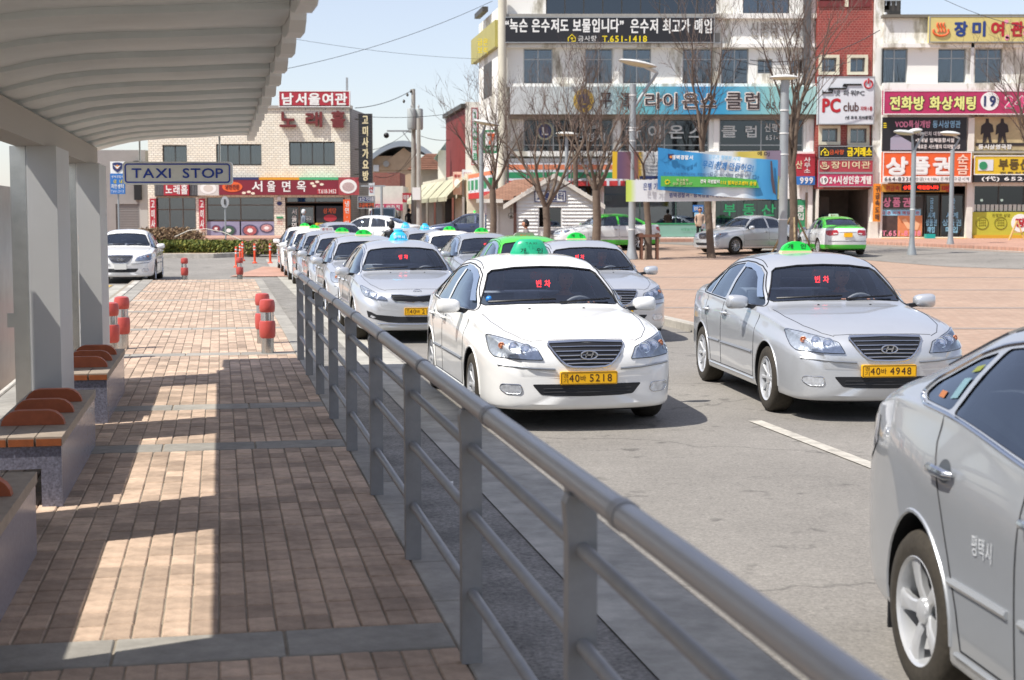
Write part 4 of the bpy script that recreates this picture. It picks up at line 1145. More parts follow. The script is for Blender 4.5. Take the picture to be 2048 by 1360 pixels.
for v, pt, sg, lb in row2:
    t = car(car_S, pt, lb, group='taxis queuing in the right lane'); x, y = lane(5.25, v); axle_place(t, x, y, -79)
    if sg == 'none':
        s_ = MB(); s_.prism(round_poly([(-.26, 1.46), (.26, 1.46), (.18, 1.58), (-.18, 1.58)], .04), 'x', -.36, -.24); s_ = s_.build('roof_sign', M('sign_grey', '#8e8c80', .4), t)
        text('콜택시', (-.24, 0, 1.515), .2, .05, M('orange_letters', '#e05a20', .5, emit=.3), s_, .02, frame=(Vector((0, 1, 0)), Vector((0, 0, 1))), depth=.003)
    else: roof_sign(t, sg)
    plate(t, None)
    if v < 40: led(t, 0, 1.26)
lc = car(car_S, pw, 'white saloon driving on the road left of the brick pavement', 'car', 'car'); axle_place(lc, -11.25, 43.3, -81)
h_, nn_ = hit('x+', (0, .487)); MB().prism(rrect(.34, .155, .01, 3, 0, .487), 'x', h_.x - .02, h_.x + .022).build('number_plate', white_plate, lc)
fs = car(car_S, psv, 'silver saloon parked side-on behind the banners, facing left', 'car', 'car', skip=('rain_visor',)); place(fs, 9.6, 61.5, 214, .13)
g1 = car(car_S, pgr, 'green and white taxi parked beside the kiosk, facing left', skip=('rain_visor',)); place(g1, 3.85, 64, 196, .13); 
g2 = car(car_S, pgr, 'green and white taxi seen from behind, under the red brick building', skip=('rain_visor',)); place(g2, 12.9, 60.5, 93, .13); roof_sign(g2, 'white')
db = car(car_S, pdk, 'dark blue saloon crossing behind the taxi rows', 'car', 'car', skip=('rain_visor',)); place(db, XZ(938, 460, 76)[0], 76, 172); roof_sign(db, 'arch')
wc = car(car_S, pw, 'white saloon crossing behind the van and the rider', 'car', 'car', skip=('rain_visor',)); place(wc, -6.4, 66, 165)
sb = car(car_S, psv2, 'grey saloon mostly hidden behind the black-haired person', 'car', 'car', skip=('rain_visor',)); place(sb, -6.6, 57.5, -70)
for p_ in (car_S, car_K, car_G):
    def rm(o):
        for c in list(o.children): rm(c)
        bpy.data.objects.remove(o)
    rm(p_)
# van
vn = thing('van', 'dark grey van at the mouth of the narrow street', 'van', (-8.7, 100, gz(100)))
vb = MB(); sec_ = [(-.95, .3), (.95, .3), (.97, 1.0), (.86, 1.75), (.72, 1.95), (-.72, 1.95), (-.86, 1.75), (-.97, 1.0)]
vdk = carpaint('grey_van_paint', '#4d565f', .4, .3)
bx, by, bz = -8.7, 100, gz(100)
o0 = 0
for yy, top, wsc in ((0, 1.0, .97), (.05, 1.05, 1), (.9, 1.25, 1), (1.7, 1.93, .98), (2.0, 1.97, 1), (4.8, 1.97, 1), (4.9, 1.8, .97)):
    for a_, b_ in sec_:
        k_ = min(b_, top - (0.0 if abs(a_) < .8 else .06)) if b_ > .9 else b_
        vb.v.append((bx + a_ * wsc, by + yy, bz + k_))
n = 8
for i in range(6):
    for j in range(n): vb.f.append((i * n + j, i * n + (j + 1) % n, (i + 1) * n + (j + 1) % n, (i + 1) * n + j)); vb.m.append(0)
vb.f += [tuple(range(n)), tuple(range(6 * n, 7 * n))]; vb.m += [0, 0]
vb.build('body', vdk, vn, 40)
ws = MB().add([(bx - .72, by + .86, bz + 1.28), (bx + .72, by + .86, bz + 1.28), (bx + .68, by + 1.56, bz + 1.85), (bx - .68, by + 1.56, bz + 1.85)], [(0, 1, 2, 3)]); ws.build('windscreen', M('van_glass', '#1b2830', .08), vn)
for s in (1, -1):
    MB().box(min(bx + s * .55, bx + s * .88), max(bx + s * .55, bx + s * .88), by - .02, by + .03, bz + .75, bz + .93).build('headlight', lamp_bright, vn)
    MB().prism([(by + 1.3, bz + 1.2), (by + 1.9, bz + 1.75), (by + 4.6, bz + 1.75), (by + 4.6, bz + 1.2)], 'x', bx + s * .968, bx + s * .972).build('side_window', MATS['van_glass'], vn)
    MB().ball((bx + s * 1.1, by + 1.1, bz + 1.25), .12, 8, squash=(.8, .5, 1.2)).build('wing_mirror', black, vn)
    for yy in (.95, 3.9): MB().lathe([(.33, -.1), (.33, .1)], (bx + s * .88, by + yy, bz + .33), 'x', 24).build('wheel', tyre, vn)
MB().box(bx - .5, bx + .5, by - .025, by + .02, bz + .62, bz + .78).build('grille', trim, vn)
MB().box(bx - .97, bx + .97, by - .08, by + .05, bz + .3, bz + .52).build('bumper', trim, vn)
# ---------------------------------------------------------------- facades: helpers (positions are given on the upright plane y = Y)
class Fac:
    def __init__(s, name, label, Y, px0, px1, cat='building'):
        s.Y = Y; x0, _ = XZ(px0, 480, Y); x1, _ = XZ(px1, 480, Y); s.x0, s.x1 = x0, x1; s.g = gz(Y)
        s.t = thing(name, label, cat, ((x0 + x1) / 2, Y, s.g)); s.last = s.t
    def P(s, px, py, Y=None): return XZ(px, py, Y or s.Y)
    def rect(s, r):
        x0, z1 = s.P((r[0]), r[1]); x1, z0 = s.P(r[2], r[3]); xm0 = s.P(r[0], r[3])[0]; xm1 = s.P(r[2], r[1])[0]
        return (x0 + xm0) / 2, (x1 + xm1) / 2, z0, z1
    def box(s, r, name, mat, front=0.0, depth=.1, parent=None, **kw):
        """box over the photo rectangle; front = how far it stands proud of the facade plane"""
        x0, x1, z0, z1 = s.rect(r)
        return MB().box(x0, x1, s.Y - front, s.Y - front + depth, z0, z1).build(name, mat, parent or s.t, **kw)
    def wall(s, r, holes, mat, name='wall', depth=.28, front=0, to_ground=False):
        x0, x1, z0, z1 = s.rect(r)
        if to_ground: z0 = s.g - .2
        H = [s.rect(h) for h in holes]
        H = [(max(a, x0), min(b, x1), max(c, z0), min(d, z1)) for a, b, c, d in H]
        xs = sorted({round(v, 4) for h in H for v in h[:2]} | {round(x0, 4), round(x1, 4)}); zs = sorted({round(v, 4) for h in H for v in h[2:]} | {round(z0, 4), round(z1, 4)})
        mb = MB(); y = s.Y - front
        for i in range(len(xs) - 1):
            for j in range(len(zs) - 1):
                cx, cz = (xs[i] + xs[i + 1]) / 2, (zs[j] + zs[j + 1]) / 2
                if any(a < cx < b and c < cz < d for a, b, c, d in H): continue
                mb.add([(xs[i], y, zs[j]), (xs[i + 1], y, zs[j]), (xs[i + 1], y, zs[j + 1]), (xs[i], y, zs[j + 1])], [(0, 1, 2, 3)])
        for a, b, c, d in H:
            mb.add([(a, y, c), (b, y, c), (b, y, d), (a, y, d), (a, y + depth, c), (b, y + depth, c), (b, y + depth, d), (a, y + depth, d)],
                   [(0, 1, 5, 4), (1, 2, 6, 5), (2, 3, 7, 6), (3, 0, 4, 7)])
        # sides, top and back so that it is a solid block
        mb.add([(x0, y, z0), (x1, y, z0), (x1, y, z1), (x0, y, z1), (x0, y + s.deep, z0), (x1, y + s.deep, z0), (x1, y + s.deep, z1), (x0, y + s.deep, z1)],
               [(0, 4, 7, 3), (1, 2, 6, 5), (2, 3, 7, 6), (4, 5, 6, 7)])
        me = bpy.data.meshes.new(name); b = BASE[s.t.name]
        me.from_pydata([(p[0] - b[0], p[1] - b[1], p[2] - b[2]) for p in mb.v], [], mb.f); me.materials.append(mat)
        return link(name, me, s.t)
    deep = 11
    def window(s, r, nx=2, nz=1, fmat=None, split=None, front=-.14, gmat=None, curtain=None, fw=.05):
        fmat = fmat or alu; x0, x1, z0, z1 = s.rect(r); y = s.Y - front
        mb = MB(); w = fw
        mb.box(x0, x1, y, y + .07, z0, z0 + w); mb.box(x0, x1, y, y + .07, z1 - w, z1)
        mb.box(x0, x0 + w, y, y + .07, z0 + w, z1 - w); mb.box(x1 - w, x1, y, y + .07, z0 + w, z1 - w)
        zsplits = [z0 + w] + [z1 - (z1 - z0) * f for f in (split or [])][::1] + [z1 - w]; zsplits.sort()
        for i in range(1, nx): xx = x0 + (x1 - x0) * i / nx; mb.box(xx - w / 2, xx + w / 2, y + .005, y + .065, z0 + w, z1 - w)
        for zz in zsplits[1:-1]: mb.box(x0 + w, x1 - w, y + .01, y + .06, zz - w / 2, zz + w / 2)
        f = mb.build('window', fmat, s.t)
        for i in range(nx):
            for j in range(len(zsplits) - 1):
                a = x0 + (x1 - x0) * i / nx; b = x0 + (x1 - x0) * (i + 1) / nx
                MB().box(a + w / 2, b - w / 2, y + .03, y + .04, zsplits[j] + w / 2, zsplits[j + 1] - w / 2).build('pane', gmat or wglass, f)
        if curtain:
            n = max(6, int((x1 - x0) / .12)); c = MB(); vs = []
            for i in range(n + 1):
                xx = x0 + (x1 - x0) * i / n; yy = y + .22 + .04 * (i % 2)
                vs += [(xx, yy, z0), (xx, yy, z1)]
            c.add(vs, [(2 * i, 2 * i + 2, 2 * i + 3, 2 * i + 1) for i in range(n)]); c.build('curtain', curtain, f)
        return f
    def sign(s, r, name, mat, front=.28, depth=.22, frame=True, parent=None):
        x0, x1, z0, z1 = s.rect(r); o = MB().box(x0, x1, s.Y - front, s.Y - front + depth, z0, z1).build(name, mat, parent or s.t)
        if frame:
            y = s.Y - front; w = .035; m = MB()
            m.box(x0 - .01, x1 + .01, y - .02, y, z0 - .01, z0 + w); m.box(x0 - .01, x1 + .01, y - .02, y, z1 - w, z1 + .01)
            m.box(x0 - .01, x0 + w, y - .02, y, z0 + w, z1 - w); m.box(x1 - w, x1 + .01, y - .02, y, z0 + w, z1 - w); m.build('sign_frame', alu if frame is True else frame, o)
        o['_f'] = front; s.last = o; return o
    def txt(s, body, r, mat, sg=None, bold=.025, depth=.02, shear=0, vertical=False, front=None):
        sg = sg or s.last; x0, x1, z0, z1 = s.rect(r)
        f = front if front is not None else sg.get('_f', 0)
        return text(body, ((x0 + x1) / 2, s.Y - f, (z0 + z1) / 2), x1 - x0, z1 - z0, mat, sg, bold, depth=depth, shear=shear, vertical=vertical)
    def disc(s, c, rx, mat, name='disc', ry=None, sg=None, d=.02, front=None):
        sg = sg or s.last; x, z = s.P(*c); k = s.Y / FPX; ry = ry or rx; f = front if front is not None else sg.get('_f', 0)
        return MB().prism([(x + rx * k * math.cos(a), z + ry * k * math.sin(a)) for a in [2 * math.pi * i / 28 for i in range(28)]], 'y', s.Y - f - d, s.Y - f + .004).build(name, mat, sg)
    def inner(s, r, depth=2.5, mat=None, back=.25):
        """dim room behind openings"""
        x0, x1, z0, z1 = s.rect(r); m = MB(); y0, y1 = s.Y + back, s.Y + depth
        m.add([(x0, y0, z0), (x1, y0, z0), (x1, y0, z1), (x0, y0, z1), (x0, y1, z0), (x1, y1, z0), (x1, y1, z1), (x0, y1, z1)], [(4, 5, 6, 7), (0, 1, 5, 4), (2, 3, 7, 6), (0, 4, 7, 3), (1, 2, 6, 5)])
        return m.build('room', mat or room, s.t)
W_ = M('letter_white', '#e6e6e2', .5); K_ = M('letter_black', '#1a1a1c', .5); R_ = M('letter_red', '#b3202b', .5); Y_ = M('letter_yellow', '#e6cf1c', .5)
B_ = M('letter_blue', '#27407f', .5); O_ = M('letter_orange', '#e0622f', .5); DR = M('letter_dark_red', '#6d2a2a', .6, noise=(4, .2)); CR = M('letter_cream', '#d8cda6', .5)
G_ = M('letter_green', '#2c9a62', .5); LB = M('letter_light_blue', '#8fc3df', .5); PK = M('letter_pink', '#e58fae', .5)
for o_ in ():
    pass
def smat(n, c, r=.5, nz=.06): return M(n, c, r, noise=(1.2, nz))
s_red = smat('sign_red', '#a72c38'); s_maroon = smat('sign_maroon', '#7a2030'); s_black = smat('sign_black', '#232327', .4); s_white = smat('sign_white', '#d4d8dc')
s_org = smat('sign_orange', '#e2602c'); s_yel = smat('sign_yellow', '#d6b52c'); s_pink = smat('sign_pink', '#b8395f'); s_blue = smat('sign_blue_panel', '#2f6fb4'); s_ygreen = smat('sign_olive', '#b8b43a')
s_cream = smat('sign_cream', '#cfc07a'); s_navy = smat('sign_navy', '#2a3562'); s_green = smat('sign_green_panel', '#2e8a5c')

# ================= left building
tile = brick_mat('cream_wall_tile', '#efebda', '#e6dfca', '#b3ac9f', .25, .125, 'xz', 1, .014, .6, dirt=.1)
tileg = brick_mat('grey_wall_tile', '#8f8f92', '#85868a', '#6b6b6e', .25, .125, 'yz', 1, .012, .6)
LBd = Fac('tiled_building', 'cream tiled building on the left with a restaurant below and a red roof sign', 86, 296, 700)
A = LBd; A.deep = 10
win = [(578, 283, 670, 331), (432, 288, 523, 331), (325, 290, 374, 331)]
A.wall((296, 216, 700, 356), win, tile)
for w in win: A.window(w, 4 if w[2] - w[0] > 60 else 2, 1, dark_frame, curtain=M('brown_curtain', '#6b5240', .9))
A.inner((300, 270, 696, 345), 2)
A.box((294, 211, 704, 217), 'coping', conc, .1, .5)
x0, z1 = A.P(700, 216); x1 = A.P(716, 216)[0]; zb_ = A.g - .2
MB().add([(x0, 86, zb_), (x1, 92, zb_), (x1, 92, z1), (x0, 86, z1), (x0, 96, zb_), (x0, 96, z1)], [(0, 1, 2, 3), (1, 4, 5, 2)]).build('side_wall', tileg, A.t)
# roof sign and loose letters
rs = A.sign((558, 182, 700, 214), 'roof_sign', s_red, .1, .3, frame=W_); A.txt('남서울여관', (564, 186, 695, 211), W_, rs, .045)
for p in (575, 610, 650, 685): A.box((p, 212, p + 2, 219), 'sign_leg', dark_frame, .05, .05)
for ch, r in (('노', (560, 224, 594, 255)), ('래', (612, 224, 646, 255)), ('홀', (662, 222, 692, 256))): A.txt(ch, r, DR, A.t, .05, depth=.28, front=.0)
A.box((692, 155, 696, 184), 'chimney_pipe', galv, .05, .12)
# big maroon sign with coloured top strip
A.box((466, 355, 520, 360), 'sign_trim', s_navy, .36, .3); A.box((520, 355, 600, 360), 'sign_trim', smat('sign_amber', '#d99a2b'), .36, .3); A.box((600, 355, 678, 360), 'sign_trim', smat('sign_mint', '#4fae78'), .36, .3); A.box((440, 355, 466, 360), 'sign_trim', s_navy, .36, .3)
ms = A.sign((440, 360, 678, 390), 'shop_sign', s_maroon, .35, .3, frame=False)
A.disc((467, 374), 20, O_, 'oval', 10, ms); A.txt('냉면전문', (453, 369, 481, 379), DR, ms, .02, front=.375)
for ch, r in (('서', (506, 362, 527, 384)), ('울', (536, 362, 553, 384)), ('면', (566, 362, 583, 384)), ('옥', (595, 362, 614, 384))): A.txt(ch, r, W_, ms, .03)
for c in ((490, 386), (500, 384), (508, 387), (626, 367), (636, 364), (645, 369), (630, 372)): A.disc(c, 4, M('flower_outline', '#e8dcc8', .5), 'flower', 2.4, ms, .012)
tl_ = A.sign((636, 378, 676, 388), 'phone_label', s_red, .37, .01, frame=False, parent=ms); A.txt('T.618-3452', (638, 379, 674, 387), W_, tl_, .03, depth=.01)
e1 = A.sign((398, 362, 440, 391), 'end_panel', M('sign_pearl', '#c9c6c0', .5), .34, .28, frame=False); A.disc((419, 377), 16, W_, 'bowl_picture', 11, e1, .01); A.disc((419, 377), 10, M('broth', '#cfc7bd', .5), 'bowl_picture', 7, e1, .015)
e2 = A.sign((678, 355, 719, 390), 'end_panel', M('food_red', '#a3454a', .5, noise=(6, .4)), .34, .28, frame=False); A.disc((698, 373), 17, W_, 'bowl_picture', 14, e2, .01); A.disc((698, 374), 12, M('noodles', '#b9a3a0', .5, noise=(20, .4)), 'bowl_picture', 9, e2, .015)
e3 = A.sign((330, 366, 380, 391), 'song_sign', s_red, .3, .25, frame=False); A.txt('노래홀', (333, 369, 378, 389), W_, e3, .03)
fin = M('grey_fins', '#74777a', .5)
for i in range(6): A.box((312 + i * 3, 366, 313.4 + i * 3, 391), 'fin', fin, .22, .1)
for i in range(5): A.box((382 + i * 3.2, 366, 383.5 + i * 3.2, 391), 'fin', fin, .22, .1)
A.box((310, 364, 398, 393), 'fin_backing', dark_frame, .1, .1)
# ground floor
holes = [(312, 395, 392, 483), (413, 395, 548, 476), (570, 395, 690, 480)]
A.wall((296, 356, 700, 486), holes, tile, 'wall', front=-.03, to_ground=True)
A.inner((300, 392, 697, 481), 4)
bf = M('brown_shop_frame', '#5a4a3a', .5)
A.window((413, 393, 548, 442), 2, 1, bf, [.35]); A.window((312, 393, 392, 480), 3, 1, bf, [.3])
for r in ((413, 443, 479, 473), (482, 443, 548, 473)):
    p_ = A.box(r, 'food_panel', M('food_panel_lilac', '#8f8da6', .5, noise=(3, .15)), -.05, .05)
cols_ = ['#8a3b46', '#3d5a4b', '#a85a5a', '#b98a8a', '#7b3c52']
for i, (c, rx, ry) in enumerate((((432, 457), 9, 7), ((457, 461), 15, 11), ((500, 461), 16, 12), ((533, 456), 14, 9))):
    A.disc(c, rx, M('dish_dark', '#4d4a63', .4), 'food_picture', ry, A.t, .02, -.05); A.disc(c, rx * .8, M('dish_%d' % i, cols_[i], .5, noise=(12, .5)), 'food_picture', ry * .8, A.t, .03, -.05); A.disc(c, rx * .35, W_, 'food_picture', ry * .35, A.t, .035, -.05)
A.box((413, 474, 548, 484), 'plinth', M('plinth_brown', '#6c5a4c', .8), -.02, .2)
A.window((572, 393, 688, 406), 2, 1, bf, front=-.1); A.window((572, 412, 598, 478), 1, 1, bf, gmat=cglass_d); A.window((598, 412, 628, 478), 1, 1, bf); A.window((632, 412, 688, 448), 1, 1, bf)
A.txt('서울면옥', (583, 418, 593, 470), W_, A.t, .0, .01, vertical=True, front=-.12)
gp_ = A.box((632, 412, 688, 446), 'window_film', s_black, -.11, .01); A.txt('삼계탕', (646, 416, 672, 427), O_, gp_, .02, .01, front=-.11); A.disc((660, 436), 13, s_red, 'oval', 7, gp_, .01, -.11)
yb = A.box((630, 446, 688, 451), 'yellow_strip', s_yel, -.1, .02); A.txt('냉면 삼계탕 갈비탕', (634, 446.5, 686, 450.5), s_maroon, yb, .0, .01, front=-.1)
A.box((630, 451, 688, 476), 'lilac_panel', MATS['food_panel_lilac'], -.1, .03)
A.txt('구인 출입문 당기시오', (604, 432, 622, 440), W_, A.t, 0, .01, front=-.12)
for p, nm in ((301, '고미사'), (399, '고미사')):
    v_ = A.sign((p, 397, p + 12, 460), 'pillar_sign', s_red, .12, .1, frame=False); A.txt(nm, (p + 2, 401, p + 10, 457), W_, v_, .03, .01, vertical=True)
v_ = A.sign((688, 399, 702, 469), 'pillar_sign', s_org, .3, .1, frame=False); A.txt('냉면·만두', (691, 402, 700, 466), W_, v_, .02, .01, vertical=True)
A.disc((559, 407), 5, s_navy, 'badge', 4, A.t, .03, 0); A.box((553, 433, 566, 437), 'green_plate', s_green, .03, .03); A.disc((559, 397), 4, wht, 'lamp', 4, A.t, .12, 0)
A.txt('예약석\n주차장', (554, 442, 565, 450), R_, A.t, 0, .01, front=0)
# vertical black sign on the corner
vsn = thing('vertical_sign', 'tall black sign board with cream letters on the corner of the tiled building', 'sign', (*[A.P(731, 300)[0]], 85.5, A.g))
B2 = Fac.__new__(Fac); B2.Y = 85.5; B2.g = A.g; B2.t = vsn; B2.last = vsn
vb_ = B2.sign((718, 228, 745, 366), 'board', s_black, .15, .3, frame=dark_frame); B2.txt('고미사가요방', (725, 232, 738, 362), CR, vb_, .04, .03, vertical=True)
slat_ = M('sign_fins', '#3a3a3e', .5)
for k in range(22): MB().box(B2.P(719, 300)[0], B2.P(744, 300)[0], 85.5 - .155, 85.5 - .15, B2.P(0, 231 + k * 6)[1] - .02, B2.P(0, 231 + k * 6)[1] + .02).build('fin', slat_, vb_)
for py in (240, 300, 350): MB().box(B2.P(709, py)[0], B2.P(719, py)[0], 85.5, 85.56, B2.P(0, py)[1], B2.P(0, py)[1] + .08).build('bracket', dark_frame, vsn)
lb_ = thing('led_sign_board', 'dark double sign board standing on posts beside the tiled building', 'sign', (B2.P(733, 440)[0], 85, A.g)); B2.Y = 85; B2.t = lb_
p1 = B2.sign((716, 392, 750, 404), 'board', s_navy, .1, .2); B2.txt('소단기대출', (719, 394, 748, 402), W_, p1, .0, .01)
p2 = B2.sign((716, 404, 750, 417), 'board', s_black, .1, .2); B2.txt('고금매구역', (718, 406, 748, 415), O_, p2, .02, .01)
for p in (719, 731, 746): MB().box(B2.P(p, 440)[0] - .05, B2.P(p, 440)[0] + .05, 85, 85.1, A.g - .1, B2.P(0, 417)[1]).build('post', dark_frame, lb_)
# grey wall building and police board at far left
C = Fac('grey_building', 'plain grey walled building behind the police sign board at the left', 88, 120, 292); C.deep = 8
gw = smat('grey_panel_wall', '#8d8b88', .8, .08)
C.wall((120, 300, 292, 486), [(232, 408, 278, 480)], gw, to_ground=True); C.box((232, 408, 278, 484), 'shutter', M('shutter_grey', '#7b7a78', .6), -.1, .05)
for k in range(14): C.box((232, 411 + k * 5, 278, 412 + k * 5), 'shutter_rib', gw, -.08, .03)
C.box((280, 330, 296, 470), 'pilaster', M('pilaster_pale', '#a9aaa6', .8), .1, .4); C.box((270, 322, 284, 400), 'duct', black, .3, .4)
pb = thing('police_sign_board', 'blue and white police board with a crest on a thin post at the left', 'sign', (XZ(236, 440, 60)[0], 60, gz(60)))
D = Fac.__new__(Fac); D.Y = 60; D.g = gz(60); D.t = pb; D.last = pb
q1 = D.sign((221, 323, 250, 347), 'upper_board', W_, .04, .08, frame=False); q2 = D.sign((221, 347, 250, 388), 'lower_board', s_blue, .04, .08, frame=False)
x_, z_ = D.P(235.5, 335); k_ = 60 / FPX
MB().prism([(x_ - 10 * k_, z_ + 8 * k_), (x_ - 4 * k_, z_ + 10 * k_), (x_ + 4 * k_, z_ + 10 * k_), (x_ + 10 * k_, z_ + 8 * k_), (x_ + 9 * k_, z_ - 3 * k_), (x_, z_ - 10 * k_), (x_ - 9 * k_, z_ - 3 * k_)], 'y', 59.94, 59.955).build('crest', s_navy, q1)
D.disc((235.5, 334), 4, smat('crest_gold', '#d98a3a'), 'crest_disc', 4, q1, .03)
MB().prism([(x_ - 8 * k_, z_ + 5 * k_), (x_, z_ + 1 * k_), (x_ + 8 * k_, z_ + 5 * k_), (x_, z_ - 3 * k_)], 'y', 59.925, 59.939).build('crest_wing', W_, q1)
D.txt('평택경찰서', (224, 351, 247, 356), W_, q2, .0, .01); D.txt('성  내', (227, 359, 245, 367), Y_, q2, .02, .01); D.txt('치안센터', (223, 368, 248, 377), W_, q2, .03, .01); D.txt('T.651-3112', (223, 380, 248, 385), W_, q2, .0, .01)
MB().tube([(x_ - .02, 60.06, D.g), (x_ - .02, 60.06, D.P(0, 340)[1])], .035, 8).build('post', galv, pb)

# ================= street in the middle distance
def block(name, label, Y, r, mat, deep=8, cat='building', roof=None, ground=True, wins=(), wmat=None):
    f = Fac(name, label, Y, r[0], r[2], cat); f.deep = deep; f.wall(r, wins, mat, to_ground=ground)
    for w in wins: f.window(w, 2, 1, dark_frame, gmat=wglass)
    if wins: f.inner((r[0] + 1, r[1] + 1, r[2] - 1, min(r[3], 470)), 1.5)
    return f
beige = smat('beige_render', '#b59c80', .85, .1); redbr = brick_mat('red_brick_wall', '#8c4a40', '#7d4038', '#8d7468', .25, .08, 'xz', 1, .01)
g_ = block('gable_hall', 'beige hall with a wide grey curved roof behind the street', 135, (742, 312, 838, 470), beige, wins=[(792, 322, 818, 338)], deep=14)
mb = MB(); n = 14; x0, zt = g_.P(738, 318); x1 = g_.P(878, 318)[0]; zr = g_.P(0, 282)[1]
for i in range(n + 1):
    t_ = i / n; xx = x0 + (x1 - x0) * t_; zz = zt + (zr - zt) * math.sin(math.pi * min(1, t_ * 1.02)) ** .8
    for yy in (134.2, 150): mb.v += [(xx, yy, zz), (xx, yy, zz - .5)]
for i in range(n): a = i * 4; mb.f += [(a, a + 4, a + 6, a + 2), (a, a + 1, a + 5, a + 4), (a + 1, a + 3, a + 7, a + 5)]; mb.m += [0] * 3
mb.f += [(0, 2, 3, 1)]; mb.m += [0]
mb.build('roof', smat('grey_sheet_roof', '#8b949c', .5), g_.t)
MB().add([(x0 + .5, 134.9, zt - 1), (x1 - .5, 134.9, zt - 1), ((x0 + x1) / 2, 134.9, zr - .6)], [(0, 1, 2)]).build('gable', beige, g_.t)
g_.box((747, 330, 758, 343), 'meter_box', wht, .2, .2); g_.disc((773, 328), 6, conc, 'dish', 6, g_.t, .3, .1)
h_ = block('red_brick_house', 'small red brick house with a flat top at the end of the street', 118, (744, 345, 800, 470), redbr, deep=6)
r_ = block('tile_roof_house', 'old house with a brown tiled hip roof behind the utility poles', 112, (822, 338, 884, 470), smat('pale_house_wall', '#b9b2a2', .85, .15), deep=9)
rm_ = smat('brown_roof_tile', '#7f5a48', .8, .25); x0, z0 = r_.P(816, 340); x1 = r_.P(884, 340)[0]; z1 = r_.P(0, 304)[1]
MB().add([(x0, 111, z0), (x1, 111, z0), (x1 - .3, 115, z1), (x0 + 1.2, 115, z1), (x0, 120, z0), (x1, 120, z0)], [(0, 1, 2, 3), (0, 3, 4), (1, 5, 2), (3, 2, 5, 4)]).build('roof', rm_, r_.t)
for k in range(9):
    t_ = k / 9; MB().box(x0 + (1.2) * t_, x1 - .3 * t_, 111 + 4 * t_ - .05, 111 + 4 * t_ + .08, z0 + (z1 - z0) * t_, z0 + (z1 - z0) * t_ + .07).build('tile_course', rm_, r_.t)
p_ = block('pink_sign_shop', 'white shop with a pink sign band deep in the street', 108, (742, 372, 806, 470), white_wall, deep=6, wins=[(760, 418, 790, 462)])
s_ = p_.sign((748, 408, 806, 421), 'shop_sign', s_pink, .3, .2, frame=False); p_.txt('신발 백화점', (752, 410, 800, 419), W_, s_, .02, .02)
s_ = p_.sign((722, 366, 752, 390), 'red_lettered_board', s_white, 1.2, .2, frame=False); p_.txt('부동산', (725, 370, 750, 386), R_, s_, .03, .02)
s_ = p_.sign((806, 386, 828, 405), 'small_red_board', s_red, .5, .2, frame=False); p_.txt('미용실', (808, 390, 826, 401), W_, s_, .02, .02)
p_ = block('white_gable_shop', 'white shop front with a sloping green edged roof in the street', 104, (876, 300, 906, 470), white_wall, deep=6)
MB().add([(p_.P(868, 318)[0], 103.5, p_.P(0, 318)[1]), (p_.P(893, 284)[0], 103.5, p_.P(0, 284)[1]), (p_.P(893, 284)[0], 110, p_.P(0, 284)[1]), (p_.P(868, 318)[0], 110, p_.P(0, 318)[1])], [(0, 1, 2, 3)]).build('roof', smat('pale_green_edge', '#8fa39a'), p_.t)
# receding row of small shops on the right side of the street, shutters and awnings one by one
rw = thing('shop_row', 'row of small shops with cream awnings and corrugated shutters receding up the street', 'building', (-3.6, 96, .55))
y0_, y1_ = 84.0, 106.0
pa = Vector((XZ(935, 470, y0_)[0], y0_, 0)); pb_ = Vector((XZ(846, 470, y1_)[0], y1_, 0)); dd = (pb_ - pa)
zt0 = XZ(0, 352, y0_)[1]
aw = smat('cream_awning', '#b6b59a', .8, .12); shc = M('corrugated_shutter', '#b9b3a4', .5, noise=(3, .15))
MB().add([tuple(pa + Vector((0, 0, .3))), tuple(pb_ + Vector((0, 0, .3))), tuple(pb_ + Vector((0, 0, 4.3))), tuple(pa + Vector((0, 0, 4.3))), tuple(pa + Vector((6, 0, .3))), tuple(pb_ + Vector((6, 0, .3))), tuple(pb_ + Vector((6, 0, 4.3))), tuple(pa + Vector((6, 0, 4.3)))],
         [(0, 1, 2, 3), (3, 2, 6, 7), (0, 3, 7, 4), (1, 5, 6, 2)]).build('wall', cream_wall, rw)
nrm = Vector((-dd.y, dd.x, 0)).normalized()
for k in range(5):
    a = pa + dd * (k / 5 + .01); b = pa + dd * ((k + 1) / 5 - .01); L_ = (b - a)
    m = MB()
    m.add([tuple(a + nrm * .1 + Vector((0, 0, 4.1))), tuple(b + nrm * .1 + Vector((0, 0, 4.1))), tuple(b + nrm * 1.15 + Vector((0, 0, 3.0))), tuple(a + nrm * 1.15 + Vector((0, 0, 3.0))),
           tuple(b + nrm * 1.15 + Vector((0, 0, 2.75))), tuple(a + nrm * 1.15 + Vector((0, 0, 2.75)))], [(0, 1, 2, 3), (3, 2, 4, 5)])
    m.build('awning', aw, rw)
    m = MB(); n = 26; vs = []
    for i in range(n + 1):
        q = a + L_ * (i / n) + nrm * (.10 + .07 * (i % 2)); vs += [(q.x, q.y, .5), (q.x, q.y, 2.95)]
    m.add(vs, [(2 * i, 2 * i + 2, 2 * i + 3, 2 * i + 1) for i in range(n)]); m.build('shutter', shc if k != 1 else dark_frame, rw)
    m = MB(); m.bar(a + nrm * .2 + Vector((0, 0, .5)), a + nrm * .2 + Vector((0, 0, 3)), .12, .12); m.build('door_post', [conc, redbr][k % 2], rw)

